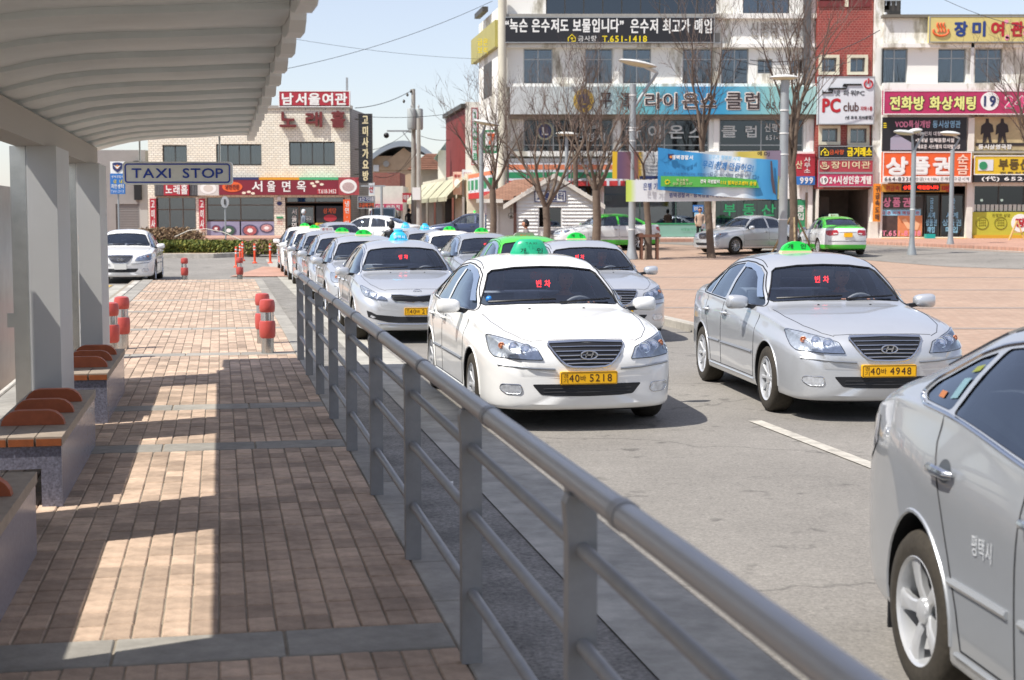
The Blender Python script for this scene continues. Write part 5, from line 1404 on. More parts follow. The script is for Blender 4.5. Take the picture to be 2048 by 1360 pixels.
# ================= narrow dark red building left of the main one
E_ = Fac('corrugated_building', 'narrow building with a dark red corrugated side and a white front', 86, 931, 965); E_.deep = 2
E_.wall((931, 204, 965, 470), [], white_wall, to_ground=True)
corr = M('dark_red_corrugated', '#7c3734', .6, noise=(1, .1)); m = MB(); n = 40
a = Vector((XZ(931, 300, 86)[0], 86.05, 0)); b = Vector((XZ(893, 300, 96)[0], 96, 0)); za, zb2 = XZ(0, 217, 86)[1], XZ(0, 238, 96)[1]; zl = XZ(0, 350, 88)[1]
vs = []
for i in range(n + 1):
    q = a.lerp(b, i / n) + Vector((-.06 * (i % 2), 0, 0)); vs += [(q.x, q.y, zl), (q.x, q.y, za + (zb2 - za) * i / n)]
m.add(vs, [(2 * i, 2 * i + 2, 2 * i + 3, 2 * i + 1) for i in range(n)]); m.build('corrugated_cladding', corr, E_.t)
MB().add([(a.x + .2, 86.3, .3), (b.x + .2, 96, .3), (b.x + .2, 96, zb2), (a.x + .2, 86.3, za), (a.x + 3, 96, .3), (a.x + 3, 96, za)], [(0, 1, 2, 3), (1, 4, 5, 2)]).build('side_wall', cream_wall, E_.t)
MB().bar(a + Vector((-.1, -.1, za + .15)), b + Vector((-.1, 0, zb2 + .15)), .3, .25).build('roof_edge', dark_frame, E_.t)
s_ = E_.sign((943, 216, 956, 330), 'vertical_board', s_white, .15, .1, frame=s_red); E_.txt('24시편의점', (946, 224, 954, 320), G_, s_, .02, .02, vertical=True)
s_ = E_.sign((925, 340, 946, 392), 'white_board', s_white, .8, .15, frame=False); E_.txt('중화요리', (928, 345, 943, 352), R_, s_, .0, .01); E_.txt('북경', (930, 356, 941, 384), R_, s_, .04, .02, vertical=True)
s_ = E_.sign((908, 345, 925, 390), 'pale_red_board', M('pale_poster', '#d8b4a0', .6, noise=(4, .2)), 1.4, .12, frame=False); E_.disc((916, 368), 6, W_, 'ring', 9, s_, .02); E_.txt('통닭', (910, 350, 923, 356), R_, s_, .02, .02)
# ================= main building
N = Fac('commercial_building', 'large weathered white block with the black and teal sign bands', 76, 1000, 1630); N.deep = 13
old = bpy.data.materials.new('weathered_white_render'); old.use_nodes = True; n = old.node_tree.nodes; L = old.node_tree.links; b = n['Principled BSDF']; b.inputs['Roughness'].default_value = .9
g = n.new('ShaderNodeNewGeometry'); t1 = n.new('ShaderNodeTexNoise'); t1.inputs['Scale'].default_value = .55; t1.inputs['Detail'].default_value = 9; t1.inputs['Roughness'].default_value = .72
mp = n.new('ShaderNodeMapping'); mp.inputs['Scale'].default_value = (1.6, 1, .5); L.new(g.outputs['Position'], mp.inputs[0]); L.new(mp.outputs[0], t1.inputs['Vector'])
cr = n.new('ShaderNodeValToRGB'); cr.color_ramp.elements[0].position = .34; cr.color_ramp.elements[0].color = (*hexc('#8f897b'), 1); cr.color_ramp.elements[1].position = .49; cr.color_ramp.elements[1].color = (*hexc('#e8e7e1'), 1)
e = cr.color_ramp.elements.new(.44); e.color = (*hexc('#c9c5b8'), 1); L.new(t1.outputs[0], cr.inputs[0]); L.new(cr.outputs[0], b.inputs['Base Color'])
F3 = [(1047, 97, 1105, 168), (1170, 97, 1225, 168), (1245, 97, 1302, 168), (1365, 97, 1425, 168), (1442, 97, 1497, 168), (1515, 118, 1545, 147), (1582, 118, 1610, 147)]
F2 = [(1047, 238, 1226, 303), (1241, 238, 1418, 303), (1439, 238, 1607, 303)]
F4 = [(1092, -40, 1434, 30), (1486, -40, 1580, 28)]
F1 = [(1022, 356, 1200, 470), (1208, 362, 1424, 474), (1431, 398, 1603, 474)]
N.wall((1003, -42, 1631, 486), F4 + F3 + F2 + F1, old, to_ground=True)
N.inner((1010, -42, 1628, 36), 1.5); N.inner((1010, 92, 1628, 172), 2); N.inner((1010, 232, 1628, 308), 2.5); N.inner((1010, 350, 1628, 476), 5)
N.window(F4[0], 9, 1, MATS['dark_window_frame'], [.33], gmat=cglass_d); N.window(F4[1], 3, 1, dark_frame)
lt = M('dusty_curtain', '#7b7368', .9, noise=(2, .15))
for i, w in enumerate(F3): N.window(w, 2, 1, alu, [.3] if i < 5 else None, curtain=lt if i % 2 else None)
dg = glass_mat('dark_shop_glass', (.16, .19, .19), 1.5, .03, 1.3)
for w, k in zip(F2, (3, 2, 2)): N.window(w, k, 1, alu, [.80], gmat=dg)
N.box((1001, 30, 1436, 37), 'ledge', conc, .45, .6); N.box((1426, 28, 1631, 38), 'ledge', old, .3, .4); N.box((1003, 88, 1631, 96), 'ledge', old, .3, .35)
N.box((1003, 168, 1631, 175), 'ledge', old, .35, .5); N.box((1018, 230, 1631, 238), 'ledge', M('rusty_ledge', '#8b7f72', .9, noise=(4, .2)), .35, .5); N.box((1010, 303, 1631, 313), 'ledge', old, .3, .5)
for p in (1228, 1427, 1612): N.box((p, 238, p + 10, 303), 'pilaster', old, .12, .2); N.box((p, 97, p + 10, 168), 'pilaster', old, .10, .2)
# black sign
s1 = N.sign((1003, 37, 1426, 88), 'upper_sign', s_black, .55, .3); N.txt('“녹슨 은수저도 보물입니다”', (1010, 40, 1246, 68), W_, s1, .032); N.txt('은수저 최고가 매입', (1259, 40, 1421, 70), W_, s1, .03)
N.txt('금사랑', (1155, 74, 1192, 85), W_, s1, .01); N.txt('T.651-1418', (1203, 74, 1292, 87), Y_, s1, .04)
x_, z_ = N.P(1143, 79); k_ = 76 / FPX
def house_logo(x_, z_, k_, y, mat, par):
    m = MB(); m.tube([(x_ - 7 * k_, y, z_ - 6 * k_), (x_ - 7 * k_, y, z_ + 0 * k_), (x_, y, z_ + 7 * k_), (x_ + 7 * k_, y, z_ + 0 * k_), (x_ + 7 * k_, y, z_ - 6 * k_), (x_ - 1 * k_, y, z_ - 6 * k_)], .028, 5)
    m.prism([(x_, z_ - 4 * k_), (x_ + 3 * k_, z_), (x_, z_ + 2 * k_), (x_ - 3 * k_, z_)], 'y', y - .02, y + .02); return m.build('house_logo', mat, par)
house_logo(x_, z_, k_, 76 - .57, Y_, s1)
# teal sign with a tinted print (flat print)
tm = bpy.data.materials.new('teal_print'); tm.use_nodes = True; n = tm.node_tree.nodes; L = tm.node_tree.links; b = n['Principled BSDF']; b.inputs['Roughness'].default_value = .5
g = n.new('ShaderNodeNewGeometry'); sp = n.new('ShaderNodeSeparateXYZ'); L.new(g.outputs['Position'], sp.inputs[0]); mr = n.new('ShaderNodeMapRange'); mr.inputs[1].default_value = N.P(1020, 200)[0]; mr.inputs[2].default_value = N.P(1628, 200)[0]; L.new(sp.outputs[0], mr.inputs[0])
cr = n.new('ShaderNodeValToRGB'); E0 = cr.color_ramp.elements; E0[0].position = .0; E0[0].color = (*hexc('#bdbfbe'), 1); E0[1].position = 1; E0[1].color = (*hexc('#9fc0bd'), 1)
for p_, c_ in ((.30, '#b3bfbf'), (.42, '#6bb3b8'), (.62, '#2f86b8'), (.70, '#3b95bb'), (.85, '#86bcbb')): e = E0.new(p_); e.color = (*hexc(c_), 1)
L.new(mr.outputs[0], cr.inputs[0]); L.new(cr.outputs[0], b.inputs['Base Color'])
s2_ = N.sign((1020, 175, 1628, 230), 'middle_sign', tm, .6, .3, frame=False)
shd = M('letter_halo', '#e9dfd6', .5); dk = M('letter_brown', '#3b3132', .5)
for body, r in (('平', (1198, 187, 1222, 218)), ('澤', (1238, 187, 1266, 219)), ('라', (1288, 188, 1322, 219)), ('이', (1324, 188, 1352, 219)), ('온', (1362, 188, 1394, 219)), ('스', (1398, 190, 1430, 216)), ('클', (1448, 187, 1480, 220)), ('럽', (1487, 187, 1515, 220))):
    if r[0] > 1270: N.txt(body, (r[0] - 2, r[1] - 2, r[2] + 1, r[3] + 2), shd, s2_, .09, .02)
    N.txt(body, r, dk, s2_, .02, .04)
N.txt('651-1519', (1528, 206, 1610, 219), dk, s2_, .01)
N.disc((1166, 203), 20, smat('emblem_gold', '#b99a33'), 'emblem', 23, s2_, .03); N.disc((1166, 203), 12, s_navy, 'emblem_centre', 14, s2_, .04); N.txt('L', (1160, 194, 1173, 212), smat('emblem_gold', '#b99a33'), s2_, .05, .06)
# first-floor window lettering
fz = -.10
for body, r in (('라', (1252, 250, 1282, 277)), ('이', (1296, 250, 1322, 277)), ('온', (1338, 250, 1368, 277)), ('스', (1378, 253, 1408, 275)), ('클', (1443, 251, 1474, 275)), ('럽', (1491, 251, 1514, 275)), ('평택', (1158, 245, 1198, 261)), ('신평시', (1150, 265, 1210, 283)), ('신평빌딩', (1530, 246, 1582, 264)), ('651-1519', (1532, 270, 1584, 280))):
    N.txt(body, r, M('window_lettering', '#c9cdca', .5), N.t, .03, .01, front=fz)
N.disc((1090, 262), 17, M('emblem_pale', '#a8a68c', .5), 'window_emblem', 18, N.t, .02, fz); N.disc((1090, 262), 13, s_navy, 'window_emblem', 14, N.t, .025, fz); N.txt('L', (1084, 254, 1097, 270), W_, N.t, .04, .04, front=fz)
# duct, pipes, rusty bracket, wall sign
N.box((1605, -42, 1619, 172), 'duct', M('duct_grey', '#55585a', .6), .35, .3); N.box((1618, -40, 1627, 480), 'pilaster', old, .15, .3)
N.box((1426, 66, 1440, 84), 'stain_patch', conc, .02, .03)
fr = M('faint_letters', '#a7a39a', .8); N.txt('신평당구장', (1500, 44, 1600, 74), fr, N.t, .02, .05, front=.0)
# drain pipe column at the corner and the chamfered side
m = MB(); x_, _ = N.P(1005, 300); m.tube([(x_, 75.6, .3), (x_, 75.6, 13)], .22, 14); m.build('corner_pipe', M('cream_pipe', '#cbc6b4', .6, noise=(1, .1)), N.t, 60)
xa, za = N.P(1003, -42); xb = XZ(958, 100, 84)[0]; zb_ = N.g - .2
cy = lambda t_: 76 + 8 * t_
def chq(px0, px1, py0, py1, name, mat, out=.0):
    """piece on the chamfered wall; px measured between corner (1003) and rear edge (958)"""
    q = []
    for px in (px0, px1):
        t_ = (1003 - px) / 45; q.append((xa + (xb - xa) * t_, cy(t_)))
    z0_, z1_ = XZ(980, py1, 79)[1], XZ(980, py0, 79)[1]
    nx, ny = -(cy(1) - cy(0)), (xb - xa); l_ = math.hypot(nx, ny); nx, ny = nx / l_, ny / l_
    if ny > 0: nx, ny = -nx, -ny
    (ax_, ay_), (bx_, by_) = q
    vs = [(ax_ + nx * o_, ay_ + ny * o_, z_) for o_ in (out, out - .3) for (z_) in (z0_, z1_)] + [(bx_ + nx * o_, by_ + ny * o_, z_) for o_ in (out, out - .3) for z_ in (z0_, z1_)]
    return MB().add(vs, [(0, 1, 5, 4), (2, 3, 7, 6), (0, 2, 6, 4), (1, 3, 7, 5), (0, 1, 3, 2), (4, 5, 7, 6)]).build(name, mat, N.t)
chq(1003, 958, 25, 486, 'chamfer_wall', old, .0)
chq(1000, 950, 52, 104, 'side_sign', smat('side_sign_olive', '#a39a52'), .25); chq(985, 968, 120, 190, 'window_recess', dark_frame, .01)
chq(985, 968, 12, 22, 'canopy_board', dark_frame, .5)
N.txt('금은\n보석', (952, 62, 974, 94), Y_, N.t, .03, .02, front=-3.2)
s7 = N.sign((967, 261, 1000, 307), 'store_sign', s_green, .5, .3, frame=False); N.sign((971, 265, 996, 292), 'store_sign_face', W_, .53, .03, frame=False, parent=s7)
N.txt('7', (975, 268, 992, 290), O_, s7, .07, .02, front=.56); N.txt('24시간영업', (969, 295, 998, 303), W_, s7, .03, .02)
# striped convenience-store band
N.box((1018, 318, 1224, 325), 'band_cap', alu, .62, .6); N.box((1018, 325, 1224, 330), 'stripe_white', s_white, .6, .5)
N.box((1018, 330, 1224, 340), 'stripe_orange', smat('stripe_orange_m', '#d9825c'), .605, .5); N.box((1018, 340, 1224, 345), 'stripe_white', s_white, .6, .5); N.box((1018, 345, 1224, 357), 'stripe_green', s_green, .605, .5)
N.box((1018, 357, 1244, 362), 'stripe_white', s_white, .6, .5); N.box((1018, 362, 1248, 372), 'stripe_red', smat('stripe_red_m', '#c03a3a'), .605, .5)
for p in (1052, 1085, 1140, 1172): N.box((p, 326, p + 2, 372), 'band_joint', alu, .63, .03)
for p in (1192, 1212, 1234): N.box((p, 362, p + 5, 372), 'white_mark', s_white, .62, .03)
chq(1003, 948, 345, 353, 'stripe_orange', MATS['stripe_orange_m'], .6); chq(1003, 948, 353, 358, 'stripe_white', s_white, .59); chq(1003, 948, 358, 378, 'stripe_green', s_green, .6); chq(1003, 948, 378, 384, 'stripe_white', s_white, .59); chq(1003, 948, 384, 396, 'stripe_red', MATS['stripe_red_m'], .6)
for p in range(1000, 950, -9): chq(p, p - 2, 353, 380, 'band_joint', s_white, .63)
N.txt('편의점', (1066, 363, 1120, 371), W_, N.t, .03, .02, front=.62)
for p in (992, 975): chq(p, p - 12, 400, 470, 'shutter', s_white, .05)
N.window((1022, 372, 1200, 470), 5, 1, dark_frame, gmat=wglass)
# store shelves with goods behind the glass
sh_ = M('shelf_goods', '#6b6a66', .8, noise=(9, .6))
for z_ in range(4): N.box((1206, 392 + z_ * 20, 1225, 402 + z_ * 20), 'shelf', sh_, -.5, .4)
N.window(F1[1], 3, 1, M('green_frame', '#3d5a50', .5), gmat=wglass, front=-.10); N.window(F1[2], 3, 1, MATS['green_frame'], gmat=glass_mat('greenish_glass', (.45, .62, .55), 1.5, .03, 1.4), front=-.10)
N.box((1208, 448, 1424, 473), 'glass_panel', M('mint_panel', '#7fae9f', .3), -.09, .04); N.box((1208, 446, 1424, 449), 'panel_rim', s_green, -.07, .04)
N.txt('사무용가구', (1362, 456, 1392, 462), s_green, N.t, .01, .01, front=-.05); N.txt('사무', (1292, 456, 1300, 462), s_green, N.t, .01, .01, front=-.05)
N.sign((1386, 410, 1407, 424), 'blue_notice', s_blue, -.05, .03, frame=False); N.txt('임대 문의', (1388, 413, 1405, 421), W_, None, .02, .01)
N.sign((1389, 425, 1405, 433), 'blue_notice', LB, -.05, .03, frame=False)
blind = M('vertical_blind', '#a7b3aa', .8)
for i in range(16): N.box((1436 + i * 10.4, 402, 1442 + i * 10.4, 470), 'blind_slat', blind, -.5, .03)
for body, r in (('부', (1447, 408, 1472, 432)), ('동', (1485, 408, 1511, 432)), ('산', (1523, 408, 1552, 432))): N.txt(body, r, G_, N.t, .03, .01, front=-.07)
N.box((1590, 400, 1612, 474), 'green_door', s_green, .02, .1); N.txt('출입', (1594, 410, 1608, 440), W_, N.t, .03, .01, vertical=True, front=.03)
s_ = N.sign((1586, 308, 1626, 353), 'red_board', s_red, .5, .3, frame=False); N.txt('사무소', (1604, 315, 1617, 346), W_, s_, .02, .02, vertical=True); N.txt('산', (1588, 322, 1601, 338), CR, s_, .02, .02)
s_ = N.sign((1586, 353, 1626, 370), 'blue_board', s_blue, .5, .3, frame=False); N.txt('-9999', (1578, 355, 1622, 368), W_, s_, .04, .02) if 0 else N.txt('999', (1596, 355, 1622, 368), W_, s_, .04, .02)
s_ = N.sign((1610, 385, 1630, 480), 'marble_pier', M('pier_stone', '#8b7c6b', .5, noise=(6, .2)), .05, .2, frame=False); N.txt('신평빌딩', (1617, 408, 1624, 470), dk, s_, .0, .01, vertical=True); N.disc((1621, 396), 3, wht, 'lamp', 3, s_, .06)
N.box((1626, 120, 1631, 480), 'downpipe', dark_frame, .2, .1)

# ================= red brick building
Q = Fac('red_tile_building', 'narrow red tiled building with the white computer club sign', 75.6, 1632, 1760); Q.deep = 12
rt = brick_mat('red_mosaic', '#9a4238', '#8a3a32', '#b07a70', .18, .12, 'xz', 1, .008, .5, dirt=.12)
wq = [(1643, 116, 1672, 144), (1700, 116, 1729, 144), (1643, 257, 1674, 284), (1700, 257, 1732, 286)]
Q.wall((1632, -42, 1744, 378), wq + [(1636, 0, 1685, 3)], rt); Q.inner((1636, 110, 1742, 150), 1); Q.inner((1636, 250, 1742, 290), 1)
for (a, b_, c, d) in wq:
    for r in ((a - 6, b_ - 6, c + 6, b_), (a - 6, d, c + 6, d + 6), (a - 6, b_, a, d), (c, b_, c + 6, d)): Q.box(r, 'window_surround', cream_wall, .12, .2)
    Q.window((a, b_, c, d), 2, 1, alu)
Q.box((1632, -42, 1744, -8), 'upper_band', cream_wall, .1, .2); Q.box((1690, -10, 1696, 14), 'divider', cream_wall, .1, .2)
Q.box((1637, 2, 1686, 14), 'brown_panel', DR, .06, .1); Q.box((1697, 2, 1741, 14), 'brown_panel', DR, .06, .1)
Q.box((1744, -42, 1762, 486), 'pilaster', old, .25, .6); m = MB(); x_ = Q.P(1763, 250)[0]; m.tube([(x_, 75.3, .3), (x_, 75.3, 12)], .09, 8); m.build('downpipe', wht, Q.t)
s_ = Q.sign((1632, 155, 1744, 250), 'club_sign', s_white, .5, .3); 
Q.txt('PC', (1640, 198, 1677, 227), R_, s_, .06); Q.txt('club', (1682, 206, 1713, 224), M('letter_brown2', '#5b4038', .5), s_, .02); Q.txt('지하1층', (1716, 214, 1740, 223), R_, s_, .03); Q.txt('넷 파워PC', (1665, 182, 1724, 193), K_, s_, .01); Q.txt('(넷 파워 피씨클럽)', (1686, 233, 1740, 241), K_, s_, .0)
x_, z_ = Q.P(1732, 170); k_ = 75.6 / FPX
Q_ = MB(); Q_.tube([(x_ + 8 * k_ * math.cos(q), 75.08, z_ + 8 * k_ * math.sin(q)) for q in [R(65 - 310 * i / 24) * 1 - 0 for i in range(25)]][::-1] if 0 else [(x_ + 8 * k_ * math.sin(q), 75.08, z_ + 8 * k_ * math.cos(q)) for q in [R(25 + 310 * i / 24) for i in range(25)]], .04, 6); Q_.box(x_ - .035, x_ + .035, 75.04, 75.1, z_ + 1 * k_, z_ + 11 * k_); Q_.build('power_symbol', R_, s_)
c_ = lambda px, py: (Q.P(px, py)[0], 75.08, Q.P(px, py)[1])
MB().tube([c_(1641, 187), c_(1660, 187), c_(1662, 183), c_(1652, 181), c_(1654, 179), c_(1688, 179), c_(1690, 175), c_(1681, 173), c_(1683, 171), c_(1718, 171)], .045, 5).build('cable_drawing', K_, s_)
MB().bar(c_(1641, 182), c_(1641, 192), .03, .12).build('plug_drawing', K_, s_)
s_ = Q.sign((1634, 293, 1742, 317), 'gold_shop_sign', s_black, .45, .25); Q.txt('금사랑', (1655, 300, 1684, 310), O_, s_, .02); Q.txt('금거래소', (1690, 295, 1740, 314), Y_, s_, .06); house_logo(*Q.P(1646, 305), k_, 75.6 - .47, Y_, s_)
s_ = Q.sign((1633, 320, 1742, 346), 'inn_sign', smat('sign_faded_red', '#a8404a'), .5, .3); Q.txt('장미여관', (1658, 323, 1736, 338), CR, s_, .03)
def onsen(F_, cx, cy_, sc, mat, par, f):
    x_, z_ = F_.P(cx, cy_); k_ = F_.Y / FPX * sc; y = F_.Y - f
    m = MB(); m.tube([(x_ + 10 * k_ * math.cos(q), y, z_ - 2 * k_ + 6 * k_ * math.sin(q)) for q in [R(-205 + 230 * i / 20) for i in range(21)]], 1.3 * k_, 6)
    for dx in (-4, 0, 4): m.tube([(x_ + (dx + 1.2 * math.sin(q * 1.0)) * k_, y, z_ + (-3 + 12 * (q / 6.3)) * k_) for q in [6.3 * i / 10 for i in range(11)]], 1.1 * k_, 6)
    m.build('hot_spring_symbol', mat, par)
onsen(Q, 1645, 332, .8, CR, s_, .53)
s_ = Q.sign((1633, 347, 1742, 374), 'pink_sign', s_pink, .5, .3); Q.disc((1644, 361), 8, W_, 'age_disc', 8, s_); Q.txt('19', (1639, 356, 1649, 366), K_, s_, .03, .03); Q.txt('24시성인휴게텔', (1654, 352, 1738, 369), W_, s_, .04)
Q.box((1740, 368, 1754, 443), 'orange_board', M('amber_board', '#e08a2a', .5), .75, .12); Q.txt('귀금속도매', (1743, 372, 1752, 440), dk, Q.t, .02, .02, vertical=True, front=.75)
Q.wall((1632, 378, 1744, 486), [(1637, 378, 1738, 480)], white_wall, 'lower_wall', to_ground=True); Q.inner((1632, 374, 1740, 482), 5, M('passage_wall', '#77716c', .9, noise=(2, .2)))
Q.box((1660, 392, 1683, 470), 'inner_door', M('door_grey', '#5d5a58', .7), -3, .1); Q.box((1668, 430, 1684, 470), 'blue_box', s_navy, -2.5, .4)
Q.box((1736, 443, 1753, 486), 'white_pier', white_wall, .45, .4)

# ================= right building
U = Fac('shop_building', 'white shop building at the right with the yellow inn sign and orange sign', 75, 1762, 2230); U.deep = 12
FU = [(1764, 97, 1815, 166), (1876, 97, 1932, 166), (1950, 97, 2004, 166), (2060, 97, 2110, 166)]
GU = [(1766, 236, 1930, 301), (1946, 234, 2060, 300)]
HU = [(1765, 372, 1935, 474), (1948, 372, 2100, 478)]
U.wall((1764, 34, 2230, 486), FU + GU + HU, old, to_ground=True)
U.inner((1766, 92, 2200, 170), 1.6); U.inner((1766, 230, 2200, 305), 1.6); U.inner((1766, 368, 2200, 480), 4)
for w in FU: U.window(w, 2, 1, alu, [.28], curtain=lt if w[0] < 1800 else None)
U.box((1764, 30, 2230, 36), 'roof_edge', M('stained_edge', '#6f6a60', .9), .25, .5); U.box((1764, 88, 2230, 96), 'ledge', old, .3, .4); U.box((1764, 168, 2230, 182), 'ledge', old, .4, .5); U.box((1764, 303, 2230, 307), 'ledge', conc, .3, .4)
U.box((1938, 88, 1944, 182), 'downpipe', wht, .3, .1); U.box((1932, 236, 1944, 484), 'pilaster', white_wall, .2, .3)
s_ = U.sign((1853, 35, 2070, 87), 'inn_sign', s_cream, .5, .3); onsen(U, 1876, 62, 1.5, O_, s_, .53)
for ch, x_, mt in (('장', 1916, B_), ('미', 1952, B_), ('여', 1989, R_), ('관', 2028, R_)): U.txt(ch, (x_ - 14, 45, x_ + 13, 76), mt, s_, .06)
for i in range(9): U.disc((2006 + (i * 37) % 55, 46 + (i * 23) % 36), 4, PK, 'blossom', 4, s_, .012)
s_ = U.sign((1762, 183, 2120, 230), 'chat_sign', smat('sign_magenta', '#b0305c', .5, .15), .5, .3, frame=W_)
ol = M('letter_outline_dark', '#3a3038', .5)
for body, r in (('전화방', (1774, 194, 1843, 222)), ('화상채팅', (1853, 194, 1945, 222))): U.txt(body, (r[0] - 1.5, r[1] - 1.5, r[2] + 1.5, r[3] + 1.5), ol, s_, .09, .015); U.txt(body, r, M('letter_lime', '#dfe08a', .5), s_, .045, .035)
U.disc((1973, 204), 18, W_, 'age_disc', 18, s_); U.txt('19', (1961, 193, 1985, 215), s_navy, s_, .05, .04); U.txt('24시', (2002, 188, 2075, 221), W_, s_, .08, .015); U.txt('24시', (2004, 190, 2073, 219), M('letter_hot_pink', '#e0457f', .5), s_, .035, .035)
s_ = U.sign((1764, 235, 1932, 302), 'film_sign', s_black, .1, .2, frame=False)
for k in range(3): U.box((1766, 246 + k * 4, 1772, 248 + k * 4), 'yellow_bar', Y_, .12, .03)
U.txt('VOD특실개방', (1789, 241, 1860, 256), PK, s_, .03); U.txt('동시상영관', (1864, 241, 1920, 256), LB, s_, .03)
for i, b_ in enumerate(('•100인치 대형화면', '•7채널 입체음향시설', '•새로운 시스템의 디지털영상')): U.txt(b_, (1830, 263 + i * 13, 1895 + i * 12, 272 + i * 13), W_, s_, .03)
x_, z_ = U.P(1800, 285); k_ = 75 / FPX; MB().prism([(x_ - 20 * k_, z_ - 15 * k_), (x_ + 22 * k_, z_ - 15 * k_), (x_ + 24 * k_, z_ - 2 * k_), (x_ - 8 * k_, z_ + 16 * k_), (x_ - 20 * k_, z_ + 8 * k_)], 'y', 74.86, 74.9).build('machine_picture', M('machine_grey', '#9c9bab', .5), s_)
s_ = U.sign((1946, 234, 2090, 301), 'film_poster', M('poster_sand', '#b7a77f', .6, noise=(1, .3)), .1, .2, frame=False)
fg_ = M('poster_figure', '#2c2626', .6)
for cx_ in (1973, 2003):
    x_, z_ = U.P(cx_, 268); MB().prism([(x_ - 9 * k_, z_ - 18 * k_), (x_ - 3 * k_, z_ - 16 * k_), (x_ + 1 * k_, z_ - 4 * k_), (x_ + 4 * k_, z_ - 17 * k_), (x_ + 9 * k_, z_ - 17 * k_), (x_ + 6 * k_, z_ + 2 * k_), (x_ + 13 * k_, z_ + 4 * k_), (x_ + 10 * k_, z_ + 18 * k_), (x_ + 3 * k_, z_ + 22 * k_), (x_ + 2 * k_, z_ + 30 * k_), (x_ - 3 * k_, z_ + 30 * k_), (x_ - 4 * k_, z_ + 22 * k_), (x_ - 12 * k_, z_ + 16 * k_), (x_ - 13 * k_, z_ - 2 * k_), (x_ - 7 * k_, z_ + 2 * k_)], 'y', 74.87, 74.9).build('poster_figure', fg_, s_)
U.box((1950, 286, 2060, 292), 'poster_street', fg_, .12, .03); U.txt('동시상영극장', (1955, 289, 2022, 299), W_, s_, .05, .04)
s_ = U.sign((1760, 305, 1935, 365), 'voucher_sign', s_org, .6, .35, frame=W_)
for ch, r in (('상', (1765, 314, 1810, 352)), ('품', (1815, 314, 1853, 350)), ('권', (1858, 314, 1898, 350))): U.txt(ch, r, W_, s_, .07, .04)
U.txt('순금', (1907, 310, 1929, 350), M('letter_pale_peach', '#f0cdb8', .5), s_, .05, .03, vertical=True)
U.sign((1761, 353, 1934, 364), 'white_strip', W_, .63, .03, frame=False, parent=s_); U.txt('664-8338', (1763, 355, 1818, 363), dk, None, .03, .01); U.txt('순금(14,18k) 은제품 고급시계', (1824, 355, 1930, 363), dk, None, .0, .01)
s_ = U.sign((1762, 368, 1900, 384), 'gold_band', smat('band_amber', '#c08a2e'), .3, .2, frame=False); U.txt('귀금속', (1768, 371, 1796, 382), R_, s_, .03)
s_ = U.sign((1800, 369, 1876, 382), 'led_panel', black, .34, .1, frame=False); U.txt('상품권 매입합니다', (1803, 371, 1873, 379), M('led_red_far', (1, .04, .02), .5, emit=1.3), s_, .03); U.txt('매', (1880, 371, 1895, 384), R_, U.t, .04, front=.31)
U.window((1765, 388, 1848, 474), 1, 1, dark_frame, gmat=wglass); U.window((1850, 388, 1880, 474), 1, 1, dark_frame, gmat=dg); U.window((1883, 388, 1930, 474), 2, 1, dark_frame, gmat=dg)
s_ = U.sign((1762, 392, 1846, 417), 'window_board', dark_frame, -.1, .03, frame=False)
for ch, x_ in (('상', 1767), ('품', 1786), ('권', 1806)): U.txt(ch, (x_, 395, x_ + 16, 414), PK, s_, .04)
U.box((1760, 420, 1842, 431), 'blue_white_strip', LB, -.08, .03); U.txt('금 은 시계 매입 전문', (1764, 422, 1840, 429), R_, U.t, .03, .01, front=-.08)
s_ = U.sign((1760, 431, 1796, 473), 'watch_picture', M('watch_dark', '#4a3a36', .5, noise=(3, .4)), -.08, .03, frame=False)
s_ = U.sign((1796, 431, 1845, 473), 'hands_picture', M('peach_print', '#d98a5c', .6, noise=(2, .15)), -.08, .03, frame=False)
x_, z_ = U.P(1822, 452); MB().prism([(x_ - 18 * k_, z_ + 12 * k_), (x_ - 10 * k_, z_ + 15 * k_), (x_ - 1 * k_, z_ + 2 * k_), (x_ + 6 * k_, z_ + 14 * k_), (x_ + 18 * k_, z_ + 4 * k_), (x_ + 14 * k_, z_ - 8 * k_), (x_ - 6 * k_, z_ - 6 * k_)], 'y', 75.06, 75.075).build('hands_drawing', M('skin_print', '#e9b48c', .6), s_)
U.txt('T.651-8338', (1764, 461, 1842, 472), PK, U.t, .04, .01, front=-.04)
for i, (a_, c_) in enumerate(((1853, 1878), (1886, 1927))):
    U.txt('금\n은\n시계\n상품권\n매입', (a_, 396, c_ - 3, 466), [LB, W_][i] if 0 else LB, U.t, .03, .01, front=-.12)
U.box((1762, 476, 1932, 486), 'yellow_step', smat('step_yellow', '#cf9f2c', .7, .15), .35, .5); U.box((1846, 468, 1864, 479), 'teal_crate', M('teal_crate', '#16a39a', .5), .6, .4)
s_ = U.sign((1942, 312, 2110, 350), 'estate_sign', s_yel, .5, .3, frame=W_); U.txt('부동산나라', (1990, 318, 2096, 341), M('letter_olive', '#5d4a20', .5), s_, .05); U.sign((1950, 320, 1980, 342), 'logo_plate', s_white, .52, .02, frame=False, parent=s_); U.disc((1960, 332), 8, s_green, 'logo_disc', 8, None, .02); U.txt('전문상담', (1993, 344, 2050, 348), dk, s_, .0, .02)
s_ = U.sign((1942, 351, 2110, 365), 'phone_sign', s_black, .5, .3, frame=False); U.txt('(代) 652-0075', (1957, 353, 2098, 364), W_, s_, .04)
U.window((1948, 368, 2100, 478), 3, 1, dark_frame, gmat=glass_mat('dark_shop_glass2', (.3, .33, .33), 1.5, .03, .8), front=-.2)
s_ = U.sign((1944, 424, 2100, 470), 'lime_panel', s_ygreen, .02, .06, frame=False)
lg = M('lime_print', '#7c7a1e', .6)
